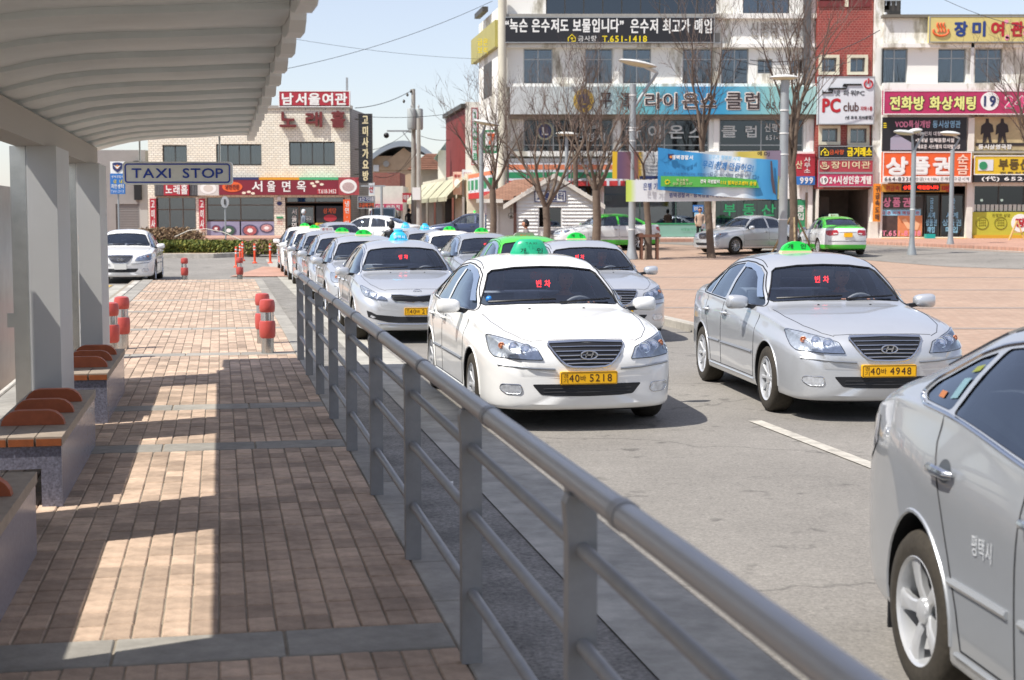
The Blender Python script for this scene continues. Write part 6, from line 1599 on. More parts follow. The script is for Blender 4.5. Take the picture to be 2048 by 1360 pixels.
for c in ((1964, 446), (2001, 446)):
    x_, z_ = U.P(*c); MB().tube([(x_ + 12 * k_ * math.cos(q), 74.97, z_ + 12 * k_ * math.sin(q)) for q in [2 * math.pi * i / 24 for i in range(24)]], .02, 5, True).build('ring_print', lg, s_)
    for dz_ in (-5, 0, 5): U.txt('상가주택', (c[0] - 7, c[1] + dz_ - 2, c[0] + 7, c[1] + dz_ + 1.5), lg, s_, .0, .012)
U.txt('친절한 상담', (1984, 427, 2020, 434), lg, s_, .0, .012); U.disc((2040, 446), 18, W_, 'white_disc', 18, s_, .02); U.txt('땅', (2030, 436, 2050, 455), R_, s_, .05, .04)
for i in range(14): U.box((1946 + i * 9, 409, 1953 + i * 9, 422), 'notice_sheet', M('notice_paper', '#c3c7bd', .7), -.08, .01)
U.box((1944, 470, 2110, 484), 'yellow_plinth', MATS['step_yellow'], .1, .3)
for p in (1978, 2019): U.disc((p, 400), 2.6, M('lit_bulb', (1, .95, .8), .5, emit=3), 'ceiling_bulb', 2.6, U.t, .05, -1.2)
# rooftop structure between the two
V_ = Fac('rooftop_shed', 'dark rooftop shed with a railing above the shop building', 80, 1764, 1802); V_.deep = 4; V_.wall((1764, -60, 1802, 40), [(1768, -10, 1780, 20)], dark_frame)
for p in (1770, 1780, 1790): V_.box((p, -60, p + 2, 12), 'railing_bar', galv, .2, .05)
V_.box((1766, 0, 1800, 3), 'railing_bar', galv, .25, .05)

# ================= kiosk
kY = 70; KK = Fac('traffic_kiosk', 'small white clapboard kiosk with a brown gabled shingle roof', kY, 1030, 1195); KK.deep = 6.6
K0 = KK; gk = K0.g + .02
lap = M('white_clapboard', '#e0e0dd', .6, noise=(4, .05)); shingle = brick_mat('roof_shingles', '#96705a', '#84604c', '#6a4c3d', .3, .14, 'xy', 1, .012, .85)
xl, zE = K0.P(1030, 400); xr, _ = K0.P(1186, 400); xm, zR = K0.P(1108, 352); x0, x1 = xl, xr
doorx0, doorx1 = K0.P(1076, 440)[0], K0.P(1124, 440)[0]; dz1 = K0.P(0, 413)[1]
z = gk; kwin_z = K0.P(0, 455)[1]
MB().box(x0 + .06, x1 - .06, kY + .12, kY + 3.6, gk - .2, zE).build('wall_core', lap, K0.t)
bh = .165; zz = gk
def clap(xa_, xb_, z0_, z1_): 
    MB().add([(xa_, kY - .07, z0_), (xb_, kY - .07, z0_), (xb_, kY, z1_), (xa_, kY, z1_), (xa_, kY + .11, z0_), (xb_, kY + .11, z0_), (xb_, kY + .11, z1_), (xa_, kY + .11, z1_)], [(0, 1, 2, 3), (0, 4, 5, 1), (3, 2, 6, 7), (0, 3, 7, 4), (1, 5, 6, 2), (4, 7, 6, 5)]).build('clapboard', lap, K0.t)
while zz < zR - .25:
    if zz < zE: a_, b_ = x0, x1
    else:
        t_ = (zz - zE) / (zR - zE); a_, b_ = x0 + (xm - x0) * t_, x1 - (x1 - xm) * t_
    if zz < dz1 - .05 and b_ > doorx1: clap(a_, doorx0, zz, zz + bh); clap(doorx1, b_, zz, zz + bh)
    else: clap(a_, b_, zz, zz + bh)
    zz += bh
K0.box((1078, 415, 1122, 455), 'opening', black, -.02, .1); K0.window((1076, 413, 1124, 456), 1, 1, lap, gmat=cglass_d, front=.03); K0.window((1100, 458, 1124, 478), 1, 1, lap, gmat=cglass_d, front=.03)
MB().box(doorx0, doorx1, kY + .02, kY + .1, gk, kwin_z).build('panel', lap, K0.t)
MB().add([(x0 + .02, kY + .09, zE - .01), (x1 - .02, kY + .09, zE - .01), (xm, kY + .09, zR - .1)], [(0, 1, 2)]).build('gable_back', lap, K0.t)
ov = .55; sl_ = (zR - zE) / (xm - x0)
for sg_ in (1, -1):
    xe = (x0 - ov) if sg_ > 0 else (x1 + ov); ze_ = zE - ov * sl_ * (1 if sg_ > 0 else 1) + .0
    y0, y1 = kY - .22, kY + 4.0
    MB().add([(xe, y0, ze_ + .1), (xm, y0, zR + .1), (xm, y1, zR + .1), (xe, y1, ze_ + .1), (xe, y0, ze_ + .02), (xm, y0, zR + .02), (xm, y1, zR + .02), (xe, y1, ze_ + .02)], [(0, 1, 2, 3), (4, 7, 6, 5), (0, 4, 5, 1), (0, 3, 7, 4), (3, 2, 6, 7)]).build('roof', shingle, K0.t)
    MB().add([(xe, y0 - .03, ze_ - .10), (xm, y0 - .03, zR - .10), (xm, y0 - .03, zR + .12), (xe, y0 - .03, ze_ + .12), (xe, y0, ze_ - .10), (xm, y0, zR - .10), (xm, y0, zR + .12), (xe, y0, ze_ + .12)], [(0, 1, 2, 3), (4, 7, 6, 5), (0, 4, 5, 1), (3, 2, 6, 7), (0, 3, 7, 4)]).build('barge_board', M('worn_white_board', '#d5d0c6', .7, noise=(3, .2)), K0.t)
# lower wing to the left under a longer eave
xw = K0.P(972, 440)[0]; xwm = x0 - .02; zw = K0.P(0, 398)[1]; zz = gk
while zz < zw - .05:
    MB().add([(xw, kY + 1.13, zz), (xwm, kY + 1.13, zz), (xwm, kY + 1.2, zz + bh), (xw, kY + 1.2, zz + bh), (xw, kY + 1.3, zz), (xwm, kY + 1.3, zz), (xwm, kY + 1.3, zz + bh), (xw, kY + 1.3, zz + bh)], [(0, 1, 2, 3), (0, 4, 5, 1), (3, 2, 6, 7), (0, 3, 7, 4)]).build('clapboard', lap, K0.t); zz += bh
MB().box(xw, xwm, kY + 1.3, kY + 3.6, gk - .2, zw).build('wing_core', lap, K0.t)
MB().add([(xw - .45, kY - .1, zw - .05), (x0 - .05, kY - .1, zw - .05), (xm - .3, kY + 2.4, zR - .0), (xw + 1.3, kY + 2.4, zR - .12), (xw - .45, kY + 3.9, zw - .05), (xm - .3, kY + 4.0, zR - .02)], [(0, 1, 2, 3), (0, 3, 4), (3, 2, 5, 4)]).build('wing_roof', shingle, K0.t)
MB().box(xw - .45, x0 - .56, kY - .14, kY - .1, zw - .18, zw).build('fascia_board', MATS['worn_white_board'], K0.t)
for px in (1027, 1186): K0.box((px, 392, px + 6, 480), 'brown_post', M('brown_post_paint', '#4d3028', .6), .12, .16)
for p in ((x0 - .85), (x0 - 1.5)): MB().box(p, p + .07, kY + 1.1, kY + 1.17, gk, zw - .1).build('door_trim', lap, K0.t)
s_ = K0.sign((1069, 382, 1131, 404), 'name_board', W_, .1, .08, frame=s_navy); K0.txt('교통센터', (1074, 385, 1127, 401), s_navy, s_, .04)
tl2 = MB(); p0 = Vector((K0.P(1022, 398)[0], kY - .1, zE - .35)); tl2.tube([p0, p0 + Vector((0, 0, -.25))], .02, 6); tl2.tube([p0 + Vector((.13 * math.cos(q), 0, -.38 + .13 * math.sin(q))) for q in [2 * math.pi * i / 14 for i in range(14)]], .015, 5, True); tl2.ball(p0 + Vector((0, 0, -.4)), .08, 6); tl2.build('wall_lantern', dark_frame, K0.t)
# ---------------------------------------------------------------- banners
def banner(name, label, c0, c1, h0, h1, mat, parts, sag=.12, wav=.05):
    """cloth banner between two upright edges; c0,c1 = (x,y,ztop); h = heights"""
    t = thing(name, label, 'banner', c0)
    n = 36; m = MB(); vs = []
    a = Vector(c0); b = Vector(c1)
    for i in range(n + 1):
        q = a.lerp(b, i / n); hh = h0 + (h1 - h0) * i / n; w_ = wav * math.sin(i * .9) * math.sin(math.pi * i / n)
        s_ = -sag * math.sin(math.pi * i / n)
        for j in range(5): vs.append((q.x, q.y + w_ * (1 - .5 * j / 4) , q.z + s_ - hh * j / 4))
    m.add(vs, [(i * 5 + j, i * 5 + j + 1, (i + 1) * 5 + j + 1, (i + 1) * 5 + j) for i in range(n) for j in range(4)])
    cl = m.build('cloth', mat, t, 80)
    return t, cl
YB = 56.3
def bx(px, py, Y=YB): x, z = XZ(px, py, Y); return (x, Y, z)
def bmat(name, stops, axis='x', lo=0, hi=1, extra=None):
    m = bpy.data.materials.new(name); m.use_nodes = True; n = m.node_tree.nodes; L = m.node_tree.links; b = n['Principled BSDF']; b.inputs['Roughness'].default_value = .6
    g = n.new('ShaderNodeNewGeometry'); sp = n.new('ShaderNodeSeparateXYZ'); L.new(g.outputs['Position'], sp.inputs[0]); mr = n.new('ShaderNodeMapRange'); mr.inputs[1].default_value = lo; mr.inputs[2].default_value = hi; L.new(sp.outputs[0 if axis == 'x' else 2], mr.inputs[0])
    nz = n.new('ShaderNodeTexNoise'); nz.inputs['Scale'].default_value = .9; nz.inputs['Detail'].default_value = 3; L.new(g.outputs['Position'], nz.inputs['Vector'])
    ad = n.new('ShaderNodeMath'); ad.operation = 'MULTIPLY_ADD'; ad.inputs[1].default_value = extra or 0; L.new(nz.outputs[0], ad.inputs[0]); L.new(mr.outputs[0], ad.inputs[2])
    cr = n.new('ShaderNodeValToRGB'); E0 = cr.color_ramp.elements; E0[0].position = stops[0][0]; E0[0].color = (*hexc(stops[0][1]), 1); E0[1].position = stops[-1][0]; E0[1].color = (*hexc(stops[-1][1]), 1)
    for p, c in stops[1:-1]: e = E0.new(p); e.color = (*hexc(c), 1)
    L.new(ad.outputs[0], cr.inputs[0]); L.new(cr.outputs[0], b.inputs['Base Color'])
    tr = n.new('ShaderNodeBsdfTranslucent'); mx = n.new('ShaderNodeMixShader'); mx.inputs[0].default_value = .15; L.new(cr.outputs[0], tr.inputs[0]); L.new(b.outputs[0], mx.inputs[1]); L.new(tr.outputs[0], mx.inputs[2]); L.new(mx.outputs[0], n['Material Output'].inputs[0])
    return m
# the blue police banner in front (drops to the right)
bb = bmat('sky_blue_banner_print', [(0, '#2f86c0'), (.42, '#3d92c8'), (.56, '#d9e4ec'), (.78, '#e4ecf0'), (.9, '#4a9acb'), (1, '#3e8fc4')], 'x', bx(1316, 0)[0], bx(1556, 0)[0], .12)
y1 = YB - .16
a_, b_ = bx(1316, 295, y1), bx(1556, 320, y1); k1 = y1 / FPX
tb, cl = banner('blue_banner', 'sky blue police banner with a green strip, strung in front of the white one', a_, b_, 83 * k1, 79 * k1, bb, None, .05)
def quad_on(t, pts, mat, name, y, d=.03):
    m = MB(); P_ = [bx(px, py, y) for px, py in pts]; m.v = [(p[0], y - d, p[2]) for p in P_] + [(p[0], y - d + .01, p[2]) for p in P_]; n = len(P_)
    m.f = [tuple(range(n))] + [tuple(range(n, 2 * n))[::-1]] + [(i, (i + 1) % n, n + (i + 1) % n, n + i) for i in range(n)]; m.m = [0] * len(m.f); return m.build(name, mat, t)
gs = M('banner_green', '#4fa345', .6); 
quad_on(tb, [(1321, 352), (1385, 353), (1450, 354), (1512, 360), (1518, 376), (1450, 374), (1385, 374), (1321, 373)], gs, 'green_strip', y1, .10)
def btxt(t, body, cx_, cy_, w_, h_, mat, y, rot=0, bold=.02, shear=0):
    x, z = XZ(cx_, cy_, y); k = y / FPX; r_ = R(rot)
    return text(body, (x, y - .11, z), w_ * k, h_ * k, mat, t, bold, frame=(Vector((math.cos(r_), 0, math.sin(r_))), Vector((-math.sin(r_), 0, math.cos(r_)))), depth=.012, shear=shear)
btxt(tb, '평택경찰서', 1364, 315, 42, 9, W_, y1, -1, .04); x_, z_ = XZ(1341, 314, y1); 
MB().prism([(x_ - 6 * k1, z_ + 6 * k1), (x_ + 6 * k1, z_ + 6 * k1), (x_ + 5 * k1, z_ - 3 * k1), (x_, z_ - 8 * k1), (x_ - 5 * k1, z_ - 3 * k1)], 'y', y1 - .12, y1 - .10).build('crest', s_navy, tb)
MB().prism([(x_ + 2.6 * k1 * math.cos(q), z_ + 2.6 * k1 * math.sin(q)) for q in [math.pi * i / 4 for i in range(8)]], 'y', y1 - .13, y1 - .121).build('crest_disc', smat('crest_gold', '#d98a3a'), tb)
btxt(tb, '모두가 행복한 사회', 1448, 316, 64, 10, LB, y1, -4, .03, .2); btxt(tb, '우리 함께 만들어요!', 1455, 333, 102, 17, M('letter_blue_bright', '#1f6fae', .5), y1, -5, .03, .15)
btxt(tb, '신고처: 112 범죄신고는 국번없이 112 연중 24시간 운영합니다', 1412, 349, 170, 5, s_navy, y1, -1.5, .0)
btxt(tb, '학교폭력\n신고 전화 117', 1364, 364, 38, 12, CR, y1, 0, .0); btxt(tb, '전국 국번없이', 1419, 363, 38, 8, W_, y1, -1, .04); btxt(tb, '112 범죄신고센터 운영', 1476, 366, 70, 8, Y_, y1, -2, .04); btxt(tb, '☀', 1334, 364, 12, 11, Y_, y1, 0, .02)
# tower drawing on its right end
quad_on(tb, [(1540, 322), (1543, 322), (1547, 360), (1551, 390), (1545, 385), (1541, 360)], M('tower_dark', '#4a4048', .6), 'tower_drawing', y1, .1)
# white banner below
wb_m = bmat('white_banner_print', [(0, '#b9cf50'), (.05, '#c7dc6a'), (.09, '#d9dde0'), (.9, '#dde0e2'), (.94, '#dfe2e4'), (1, '#cfc95a')], 'x', bx(1252, 0)[0], bx(1560, 0)[0], .03)
a_, b_ = bx(1252, 360), bx(1558, 352); k0 = YB / FPX
tw, cl = banner('white_banner', 'long white police banner with blue writing behind the blue one', a_, b_, 43 * k0, 46 * k0, wb_m, None, .03)
btxt(tw, '은행 기관 정보 유출은 이제', 1340, 373, 108, 15, B_, YB, .5, .03); btxt(tw, '보이스피싱', 1443, 370, 52, 13, R_, YB, .5, .03); btxt(tw, '입니다', 1495, 372, 30, 12, B_, YB, 0, .02)
btxt(tw, '평택경찰서 · 평택경찰서 경찰발전위원회', 1412, 390, 148, 10, B_, YB, .5, .03)
# yellow purple banner behind
yb_m = bmat('yellow_purple_banner_print', [(0, '#d9b32a'), (.035, '#d9b32a'), (.04, '#5d4a6b'), (.16, '#8a5a55'), (.175, '#d9b32a'), (.2, '#d9d9d6'), (.72, '#d9d9d3'), (.76, '#d8c158'), (.9, '#d8c060'), (.93, '#8a7a8c'), (1, '#8a7a8c')], 'x', bx(1225, 0, 56.9)[0], bx(1565, 0, 56.9)[0], .01)
a_, b_ = bx(1225, 303, 56.9), bx(1562, 301, 56.9); k2_ = 56.9 / FPX
ty, cl = banner('yellow_banner', 'yellow and white banner with a purple photo end behind the other two', a_, b_, 54 * k2_, 52 * k2_, yb_m, None, .04)
for i in range(5): btxt(ty, '평택시 신평동 주민센터 안내', 1297, 312 + i * 7, 40, 4, M('letter_grey', '#6b6b70', .6), 56.9, 0, 0)
btxt(ty, '에 DJ', 1526, 308, 24, 10, K_, 56.9, 0, .04)
quad_on(ty, [(1279, 352), (1320, 352), (1320, 358), (1279, 358)], s_navy, 'purple_strip', 56.9, .05)

# ---------------------------------------------------------------- street lamps
lampw = M('lamp_housing', '#c9cac6', .5); glow = M('lamp_glass', '#cfc7a8', .4)
def cut_lamp(name, label, px, ybase_px, Y, r, ztop, heads, bands=(), group='plaza lamp posts'):
    x, _ = XZ(px, 430, Y); g0 = gz(Y) + (.12 if px > 1230 else .1)
    t = thing(name, label, 'street lamp', (x, Y, g0), group)
    MB().lathe([(r * 1.9, 0), (r * 1.9, .05), (r * 1.25, .35), (r * 1.02, .6), (r, 1.0), (r * .92, ztop - g0), (.0001, ztop - g0 + .02)], (x, Y, g0), 'z', 18).build('pole', galv, t, 50)
    for (p0, p1, hp, hw, ht) in heads:      # arm from p0 to p1, head centre hp
        A_ = Vector((XZ(*p0, Y)[0], Y, XZ(*p0, Y)[1])); B2_ = Vector((XZ(*p1, Y)[0], Y, XZ(*p1, Y)[1])); H_ = Vector((XZ(*hp, Y)[0], Y, XZ(*hp, Y)[1]))
        MB().tube([A_, A_.lerp(B2_, .5) + Vector((0, 0, .02)), B2_], [r * .55, r * .5, r * .4], 10).build('arm', galv, t, 50)
        if (B2_ - H_).length > .3: MB().tube([B2_, B2_.lerp(H_, .5), H_], [r * .4, r * .5, r * .3], 10).build('arm', lampw, t, 50)
        tilt = Matrix.Rotation(R(ht), 4, 'Y'); m = MB()
        m.lathe([(.0001, .07), (.5, .06), (.9, .03), (1.0, 0), (.93, -.02)], n=24); m.v = [(p[0] * hw, p[1] * hw * .8, p[2] * 1.6) for p in m.v]
        m.xf(Matrix.Translation(H_) @ tilt); hd_ = m.build('lamp_head', lampw, t, 50)
        m = MB(); m.lathe([(.0001, -.09), (.6, -.07), (.9, -.02), (.92, 0)], n=24); m.v = [(p[0] * hw, p[1] * hw * .8, p[2] * 1.2) for p in m.v]; m.xf(Matrix.Translation(H_) @ tilt); m.build('lens', glow, hd_, 50)
    for py in bands:
        z_ = XZ(px, py, Y)[1]; MB().lathe([(r * 1.06, 0), (r * 1.06, .05)], (x, Y, z_), 'z', 18).build('band', wht, t, 50)
    return t
cut_lamp('street_lamp', 'thick lamp post with an angled arm and leaf shaped head, left end of banners', 1264, 500, 57, .134, XZ(1264, 168, 57)[1], [((1268, 215), (1315, 145), (1275, 127), .75, 10)], (192, 257, 262, 283, 376, 402, 460))
cut_lamp('street_lamp', 'thick grey lamp post with a flat disc head at the right end of the banners', 1566, 500, 57, .17, XZ(1566, 158, 57)[1], [((1566, 165), (1568, 158), (1568, 155), .55, 0)], (222, 268, 310, 440))
cut_lamp('street_lamp', 'slim grey lamp post with a slanting head beside the corrugated building', 963, 480, 66, .10, XZ(963, 268, 66)[1], [((963, 275), (972, 246), (972, 246), .62, 10)], ())
cut_lamp('street_lamp', 'lamp post with two heads in front of the orange sign', 1825, 500, 60, .10, XZ(1825, 300, 60)[1], [((1826, 306), (1824, 270), (1808, 265), .42, 6), ((1826, 306), (1848, 268), (1830, 262), .3, -8)], (420,))
cut_lamp('street_lamp', 'lamp post with a single bent arm right of the one with two heads', 1902, 485, 66, .10, XZ(1902, 300, 66)[1], [((1904, 306), (1919, 277), (1900, 267), .45, 4)], ())
cut_lamp('street_lamp', 'lamp post with an almond head standing among the bare trees', 1133, 480, 74.7, .10, XZ(1133, 275, 74.7)[1], [((1133, 280), (1133, 268), (1133, 268), .55, 2)], (), )

# ---------------------------------------------------------------- bare trees
bark = M('tree_bark', '#6a5c50', .95, noise=(5, .22), bump=(14, .7)); twig_m = M('twig_bark', '#5f5048', .9)
def tree(label, px, Y, top_px, spread, seed, forks=4, lean=0, trunk_r=.17, fork_z=2.0, stake=False, dz=.12):
    rr = random.Random(seed); x, _ = XZ(px, 430, Y); g0 = gz(Y) + dz; H = XZ(px, top_px, Y)[1] - g0
    t = thing('bare_tree', label, 'tree', (x, Y, g0), 'leafless trees on the plaza')
    tr = MB(); tw = MB()
    def limb(p, d, L_, r, depth):
        n = 4; pts = [p]; rs = [r]; q = Vector(p)
        dd_ = Vector(d)
        for i in range(n):
            dd_ = (dd_ + Vector((rr.uniform(-.13, .13), rr.uniform(-.13, .13), rr.uniform(-.02, .09)))).normalized()
            q = q + dd_ * L_ / n; pts.append(q.copy()); rs.append(r * (1 - .42 * (i + 1) / n))
        (tr if r > .035 else tw).tube(pts, rs, 7 if r > .05 else (5 if r > .02 else 3), cap=False)
        if depth <= 0: return
        k = 2 if depth > 1 else 2
        for i in range(k):
            ang = rr.uniform(.22, .55) * (1 if i == 0 else -1); ax = Vector((rr.uniform(-.4, .4), 1, 0)).normalized() if rr.random() < .6 else Vector((1, rr.uniform(-.4, .4), 0)).normalized()
            nd = Matrix.Rotation(ang, 3, ax) @ dd_; nd = (nd + Vector((0, 0, .22))).normalized()
            limb(pts[-1], nd, L_ * rr.uniform(.66, .86), rs[-1] * rr.uniform(.76, .94), depth - 1)
        for i in (1, 2, 3):
            if rr.random() < .62:
                ax = Vector((rr.uniform(-1, 1), rr.uniform(-1, 1), .1)).normalized(); nd = Matrix.Rotation(rr.uniform(.5, .95), 3, ax) @ dd_; nd = (nd + Vector((0, 0, .2))).normalized()
                limb(pts[i], nd, L_ * rr.uniform(.45, .7), max(rs[i] * .48, .009), max(0, depth - 2))
    base = Vector((x, Y, g0 - .05)); fp = base + Vector((lean * fork_z, 0, fork_z))
    tr.tube([base, base.lerp(fp, .1), base.lerp(fp, .5) + Vector((.05, 0, 0)), fp], [trunk_r * 1.35, trunk_r * 1.05, trunk_r * .95, trunk_r * .9], 12, cap=False)
    a0 = rr.uniform(0, 6)
    L0 = (H - fork_z) * .30
    for i in range(forks):
        a = 2 * math.pi * i / forks + a0 * .3 + rr.uniform(-.3, .3)
        if forks == 1: d = Vector((lean, 0, 1))
        else: d = Vector((math.cos(a) * spread, math.sin(a) * spread * .7, 1)).normalized()
        limb(fp - Vector((0, 0, .1)), d, L0 * rr.uniform(.9, 1.15), trunk_r * (.62 if forks > 2 else .72) * rr.uniform(.8, 1.05), 5)
    tr.build('trunk', bark, t, 60); o = tw.build('crown', twig_m, t)
    if stake:
        m = MB()
        for k in range(3):
            a = k * 2.1 + .4; m = MB(); m.tube([(x + 1.0 * math.cos(a), Y + 1.0 * math.sin(a), g0), (x + .15 * math.cos(a), Y + .15 * math.sin(a), g0 + 1.5)], .04, 6); m.build('stake', M('stake_wood', '#a08a6a', .8), t)
    return t
tree('bare tree with a V shaped fork in front of the kiosk name board', 1092, 63, 95, .55, 11, 4, .0, .16, 1.9)
tree('bare tree with a thick trunk at the right corner of the kiosk', 1192, 62.5, 100, .50, 5, 4, 0, .18, 2.6)
tree('slender bare tree just right of the left banner lamp post', 1298, 57, 170, .40, 21, 3, -.05, .13, 2.4)
tree('tall bare tree with a straight trunk before the parked silver saloon', 1424, 58, -60, .20, 31, 3, -.10, .14, 4.2)
tree('tall bare tree behind the right banner lamp post, held by wooden stakes', 1588, 60, -80, .26, 44, 4, -.03, .17, 3.6, True)
tree('bare tree whose branches reach furthest left over the red corrugated building', 985, 67, 130, .55, 52, 4, 0, .15, 2.6)
tree('bare tree rising between the kiosk and the black sign', 1150, 74.6, 90, .35, 63, 3, 0, .14, 4.0)
tree('bare tree at the right frame edge in front of the yellow sign shop', 2075, 66, 40, .5, 71, 4, 0, .16, 3.2)

# ---------------------------------------------------------------- utility poles and wires
wire = M('wire_black', '#2a2a2c', .6); ins = M('insulator', '#b9bab6', .4)
def upole(label, px, Y, top, r=.15):
    x, _ = XZ(px, 430, Y); z = XZ(px, top, Y)[1]; t = thing('utility_pole', label, 'utility pole', (x, Y, gz(Y)), 'utility poles of the street')
    MB().lathe([(r * 1.2, 0), (r * .8, z - gz(Y))], (x, Y, gz(Y)), 'z', 14).build('pole', conc, t, 50); return t, x, z
t1_, x1_, z1_ = upole('tall concrete utility pole with transformers and a side crossarm', 828, 92, 178)
k9 = 92 / FPX
for (dx, py) in ((-8, 240), (6, 240)):
    zt = XZ(828, py, 92)[1]; MB().lathe([(.0001, .7), (.24, .66), (.26, .6), (.26, -.5), (.22, -.6), (.0001, -.6)], (x1_ + dx * k9 + .15, 91.6 + .25 * (dx > 0), zt), 'z', 16).build('transformer', M('transformer_grey', '#aab0ae', .5), t1_, 50)
    MB().lathe([(.04, 0), (.06, .1), (.03, .2)], (x1_ + dx * k9 + .15, 91.6, zt + .7), 'z', 8).build('insulator', ins, t1_)
MB().bar((x1_, 92, XZ(0, 262, 92)[1]), (XZ(774, 262, 92)[0], 92, XZ(0, 262, 92)[1]), .1, .1).build('crossarm', galv, t1_)
MB().bar((x1_, 92, XZ(0, 266, 92)[1]), (XZ(810, 262, 92)[0], 92, XZ(0, 262, 92)[1] - .0), .08, .08).build('crossarm', galv, t1_)
MB().ball((XZ(773, 271, 92)[0], 91.9, XZ(0, 271, 92)[1]), .17, 8).build('insulator', black, t1_)
MB().bar((x1_ - .1, 92, XZ(0, 290, 92)[1]), (XZ(806, 264, 92)[0], 92, XZ(0, 264, 92)[1]), .06, .06).build('brace', galv, t1_)
for (px, py) in ((808, 203), (815, 190), (822, 183)): MB().lathe([(.03, -.1), (.09, 0), (.03, .12)], (XZ(px, py, 92)[0], 91.9, XZ(px, py, 92)[1]), 'z', 8).build('insulator', dark_frame, t1_)
t2_, x2_, z2_ = upole('shorter concrete utility pole just in front of the tall one', 838, 84, 236, .13)
MB().box(x2_ - .35, x2_ + .1, 83.7, 83.9, XZ(0, 400, 84)[1], XZ(0, 375, 84)[1]).build('switch_box', wht, t2_)
def wire_(a, b, sag, r=.018, label='thin black overhead wire'):
    a = Vector(a); b = Vector(b); pts = [a.lerp(b, i / 16) - Vector((0, 0, sag * 4 * (i / 16) * (1 - i / 16))) for i in range(17)]
    o = MB().tube(pts, r, 4).build('overhead_wire', wire, None); return tag(o, label, 'wire', 'overhead wires')
W3 = lambda px, py, Y: (XZ(px, py, Y)[0], Y, XZ(px, py, Y)[1])
wire_(W3(710, 216, 85), W3(818, 184, 92), .2, .02, 'overhead wire from the tiled building roof up to the tall pole')
wire_(W3(745, 234, 85), W3(895, 228, 88), .1, .014, 'overhead wire between the vertical black sign and the corrugated building')
wire_(W3(560, 140, 70), W3(985, 2, 78), .35, .012, 'overhead wire rising across the sky to the main block roof')
wire_(W3(590, 78, 70), W3(960, 118, 80), .15, .008, 'faint overhead wire crossing the open sky')
wire_(W3(842, 272, 84), W3(900, 280, 88), .1, .016, 'overhead wire from the shorter pole to the corrugated building')
wire_(W3(740, 300, 86), W3(828, 250, 92), .3, .014, 'overhead wire sloping from the tiled building to the transformers')
wire_(W3(836, 300, 84), W3(750, 352, 90), .6, .014, 'overhead wire hanging low before the gable hall')
wire_(W3(832, 290, 92), W3(775, 345, 100), .6, .014, 'overhead wire looping left of the tall pole')
wire_(W3(1500, 120, 74), W3(1760, 60, 74), .6, .02, 'overhead wire sagging over the red tiled facade')
wire_(W3(1880, -5, 78), W3(2080, 60, 70), .2, .014, 'overhead wire at the top right above the yellow inn sign')
wire_(W3(1720, 118, 74), W3(1400, 90, 74), .8, .014, 'overhead wire in front of the small windows')
# round sign by the hedge
rsn = thing('round_sign', 'round grey back of a traffic sign on a thin post in the hedge', 'sign', W3(450, 470, 64)[:2] + (gz(64),))
x_, z_ = XZ(450, 404, 64); MB().prism([(x_ + .17 * math.cos(q), z_ + .25 * math.sin(q)) for q in [2 * math.pi * i / 24 for i in range(24)]], 'y', 63.96, 64.0).build('disc', M('sign_back_grey', '#a8aaac', .5), rsn)
MB().box(x_ - .03, x_ + .03, 63.93, 63.959, z_ - .1, z_ + .12).build('bracket', dark_frame, rsn); MB().tube([(x_, 64.03, gz(64)), (x_, 64.03, z_ + .15)], .035, 8).build('post', galv, rsn)
cs = thing('pole_sign_frame', 'thin grey post with a wide square frame before the van', 'sign', W3(763, 470, 80)[:2] + (gz(80),))
x_, z_ = XZ(763, 372, 80); MB().tube([(x_, 80, .5), (x_, 80, z_)], .07, 8).build('post', galv, cs); MB().bar((x_ - 1.1, 80, z_), (x_ + .2, 80, z_), .08, .08).build('arm', galv, cs)

# ---------------------------------------------------------------- hedge island
def blades(name, label, cat, path, w, h0, h1, count, size, mats, seed, group=None):
    rr = random.Random(seed); m = MB(); L_ = 0
    for i in range(count):
        t = rr.random(); q = path(t); a = rr.uniform(0, 2 * math.pi); rad = w * math.sqrt(rr.random()); z = rr.uniform(h0, h1) * (1 - .35 * (rad / w) ** 2)
        c = Vector((q[0] + rad * math.cos(a), q[1] + rad * math.sin(a), gz(q[1]) + .12 + z)); n_ = Vector((rr.uniform(-1, 1), rr.uniform(-1, 1), rr.uniform(-.2, 1))).normalized()
        e = n_.orthogonal().normalized() * size * rr.uniform(.6, 1.3); f = n_.cross(e).normalized() * size * rr.uniform(.3, .7)
        m.add([c - e, c + f, c + e, c - f], [(0, 1, 2, 3)], rr.randrange(len(mats)))
    o = link(name, m.mesh(name, mats), None); return tag(o, label, cat, group)
xh0, xh1 = XZ(330, 480, 62)[0], XZ(500, 480, 62)[0]
isl = sheet('traffic_island', [(xh0 - 6, 60.6), (xh0, 60.1), (xh1 - 1.2, 60.2), (xh1 + .2, 61.5), (xh1 + .2, 65.5), (xh0 - 6, 65.5)], .14, M('island_soil', '#9c8668', .95, noise=(3, .2)), thick=.14)
isk = sheet('kerb', [(xh0 - 6.3, 60.3), (xh0, 59.8), (xh1 - 1.1, 59.9), (xh1 + .5, 61.4), (xh1 + .2, 61.5), (xh1 - 1.2, 60.2), (xh0, 60.1), (xh0 - 6, 60.6)], .17, kerb_mat, thick=.17)
hg = [M('hedge_leaf_green', '#66702c', .8), M('hedge_leaf_olive', '#7f7c34', .8), M('hedge_leaf_dark', '#46521f', .85)]
tag(blades('hedge', 'x', 'hedge', lambda t: (xh0 - 1 + (xh1 - xh0 + .6) * t, 61.8), .7, .0, .52, 15000, .075, hg, 5), 'low olive green hedge around the island before the tiled building', 'hedge')
dr = [M('dry_stem', '#8a6f52', .9), M('dry_leaf', '#a08868', .9), M('dry_dark', '#5e4a3a', .9)]
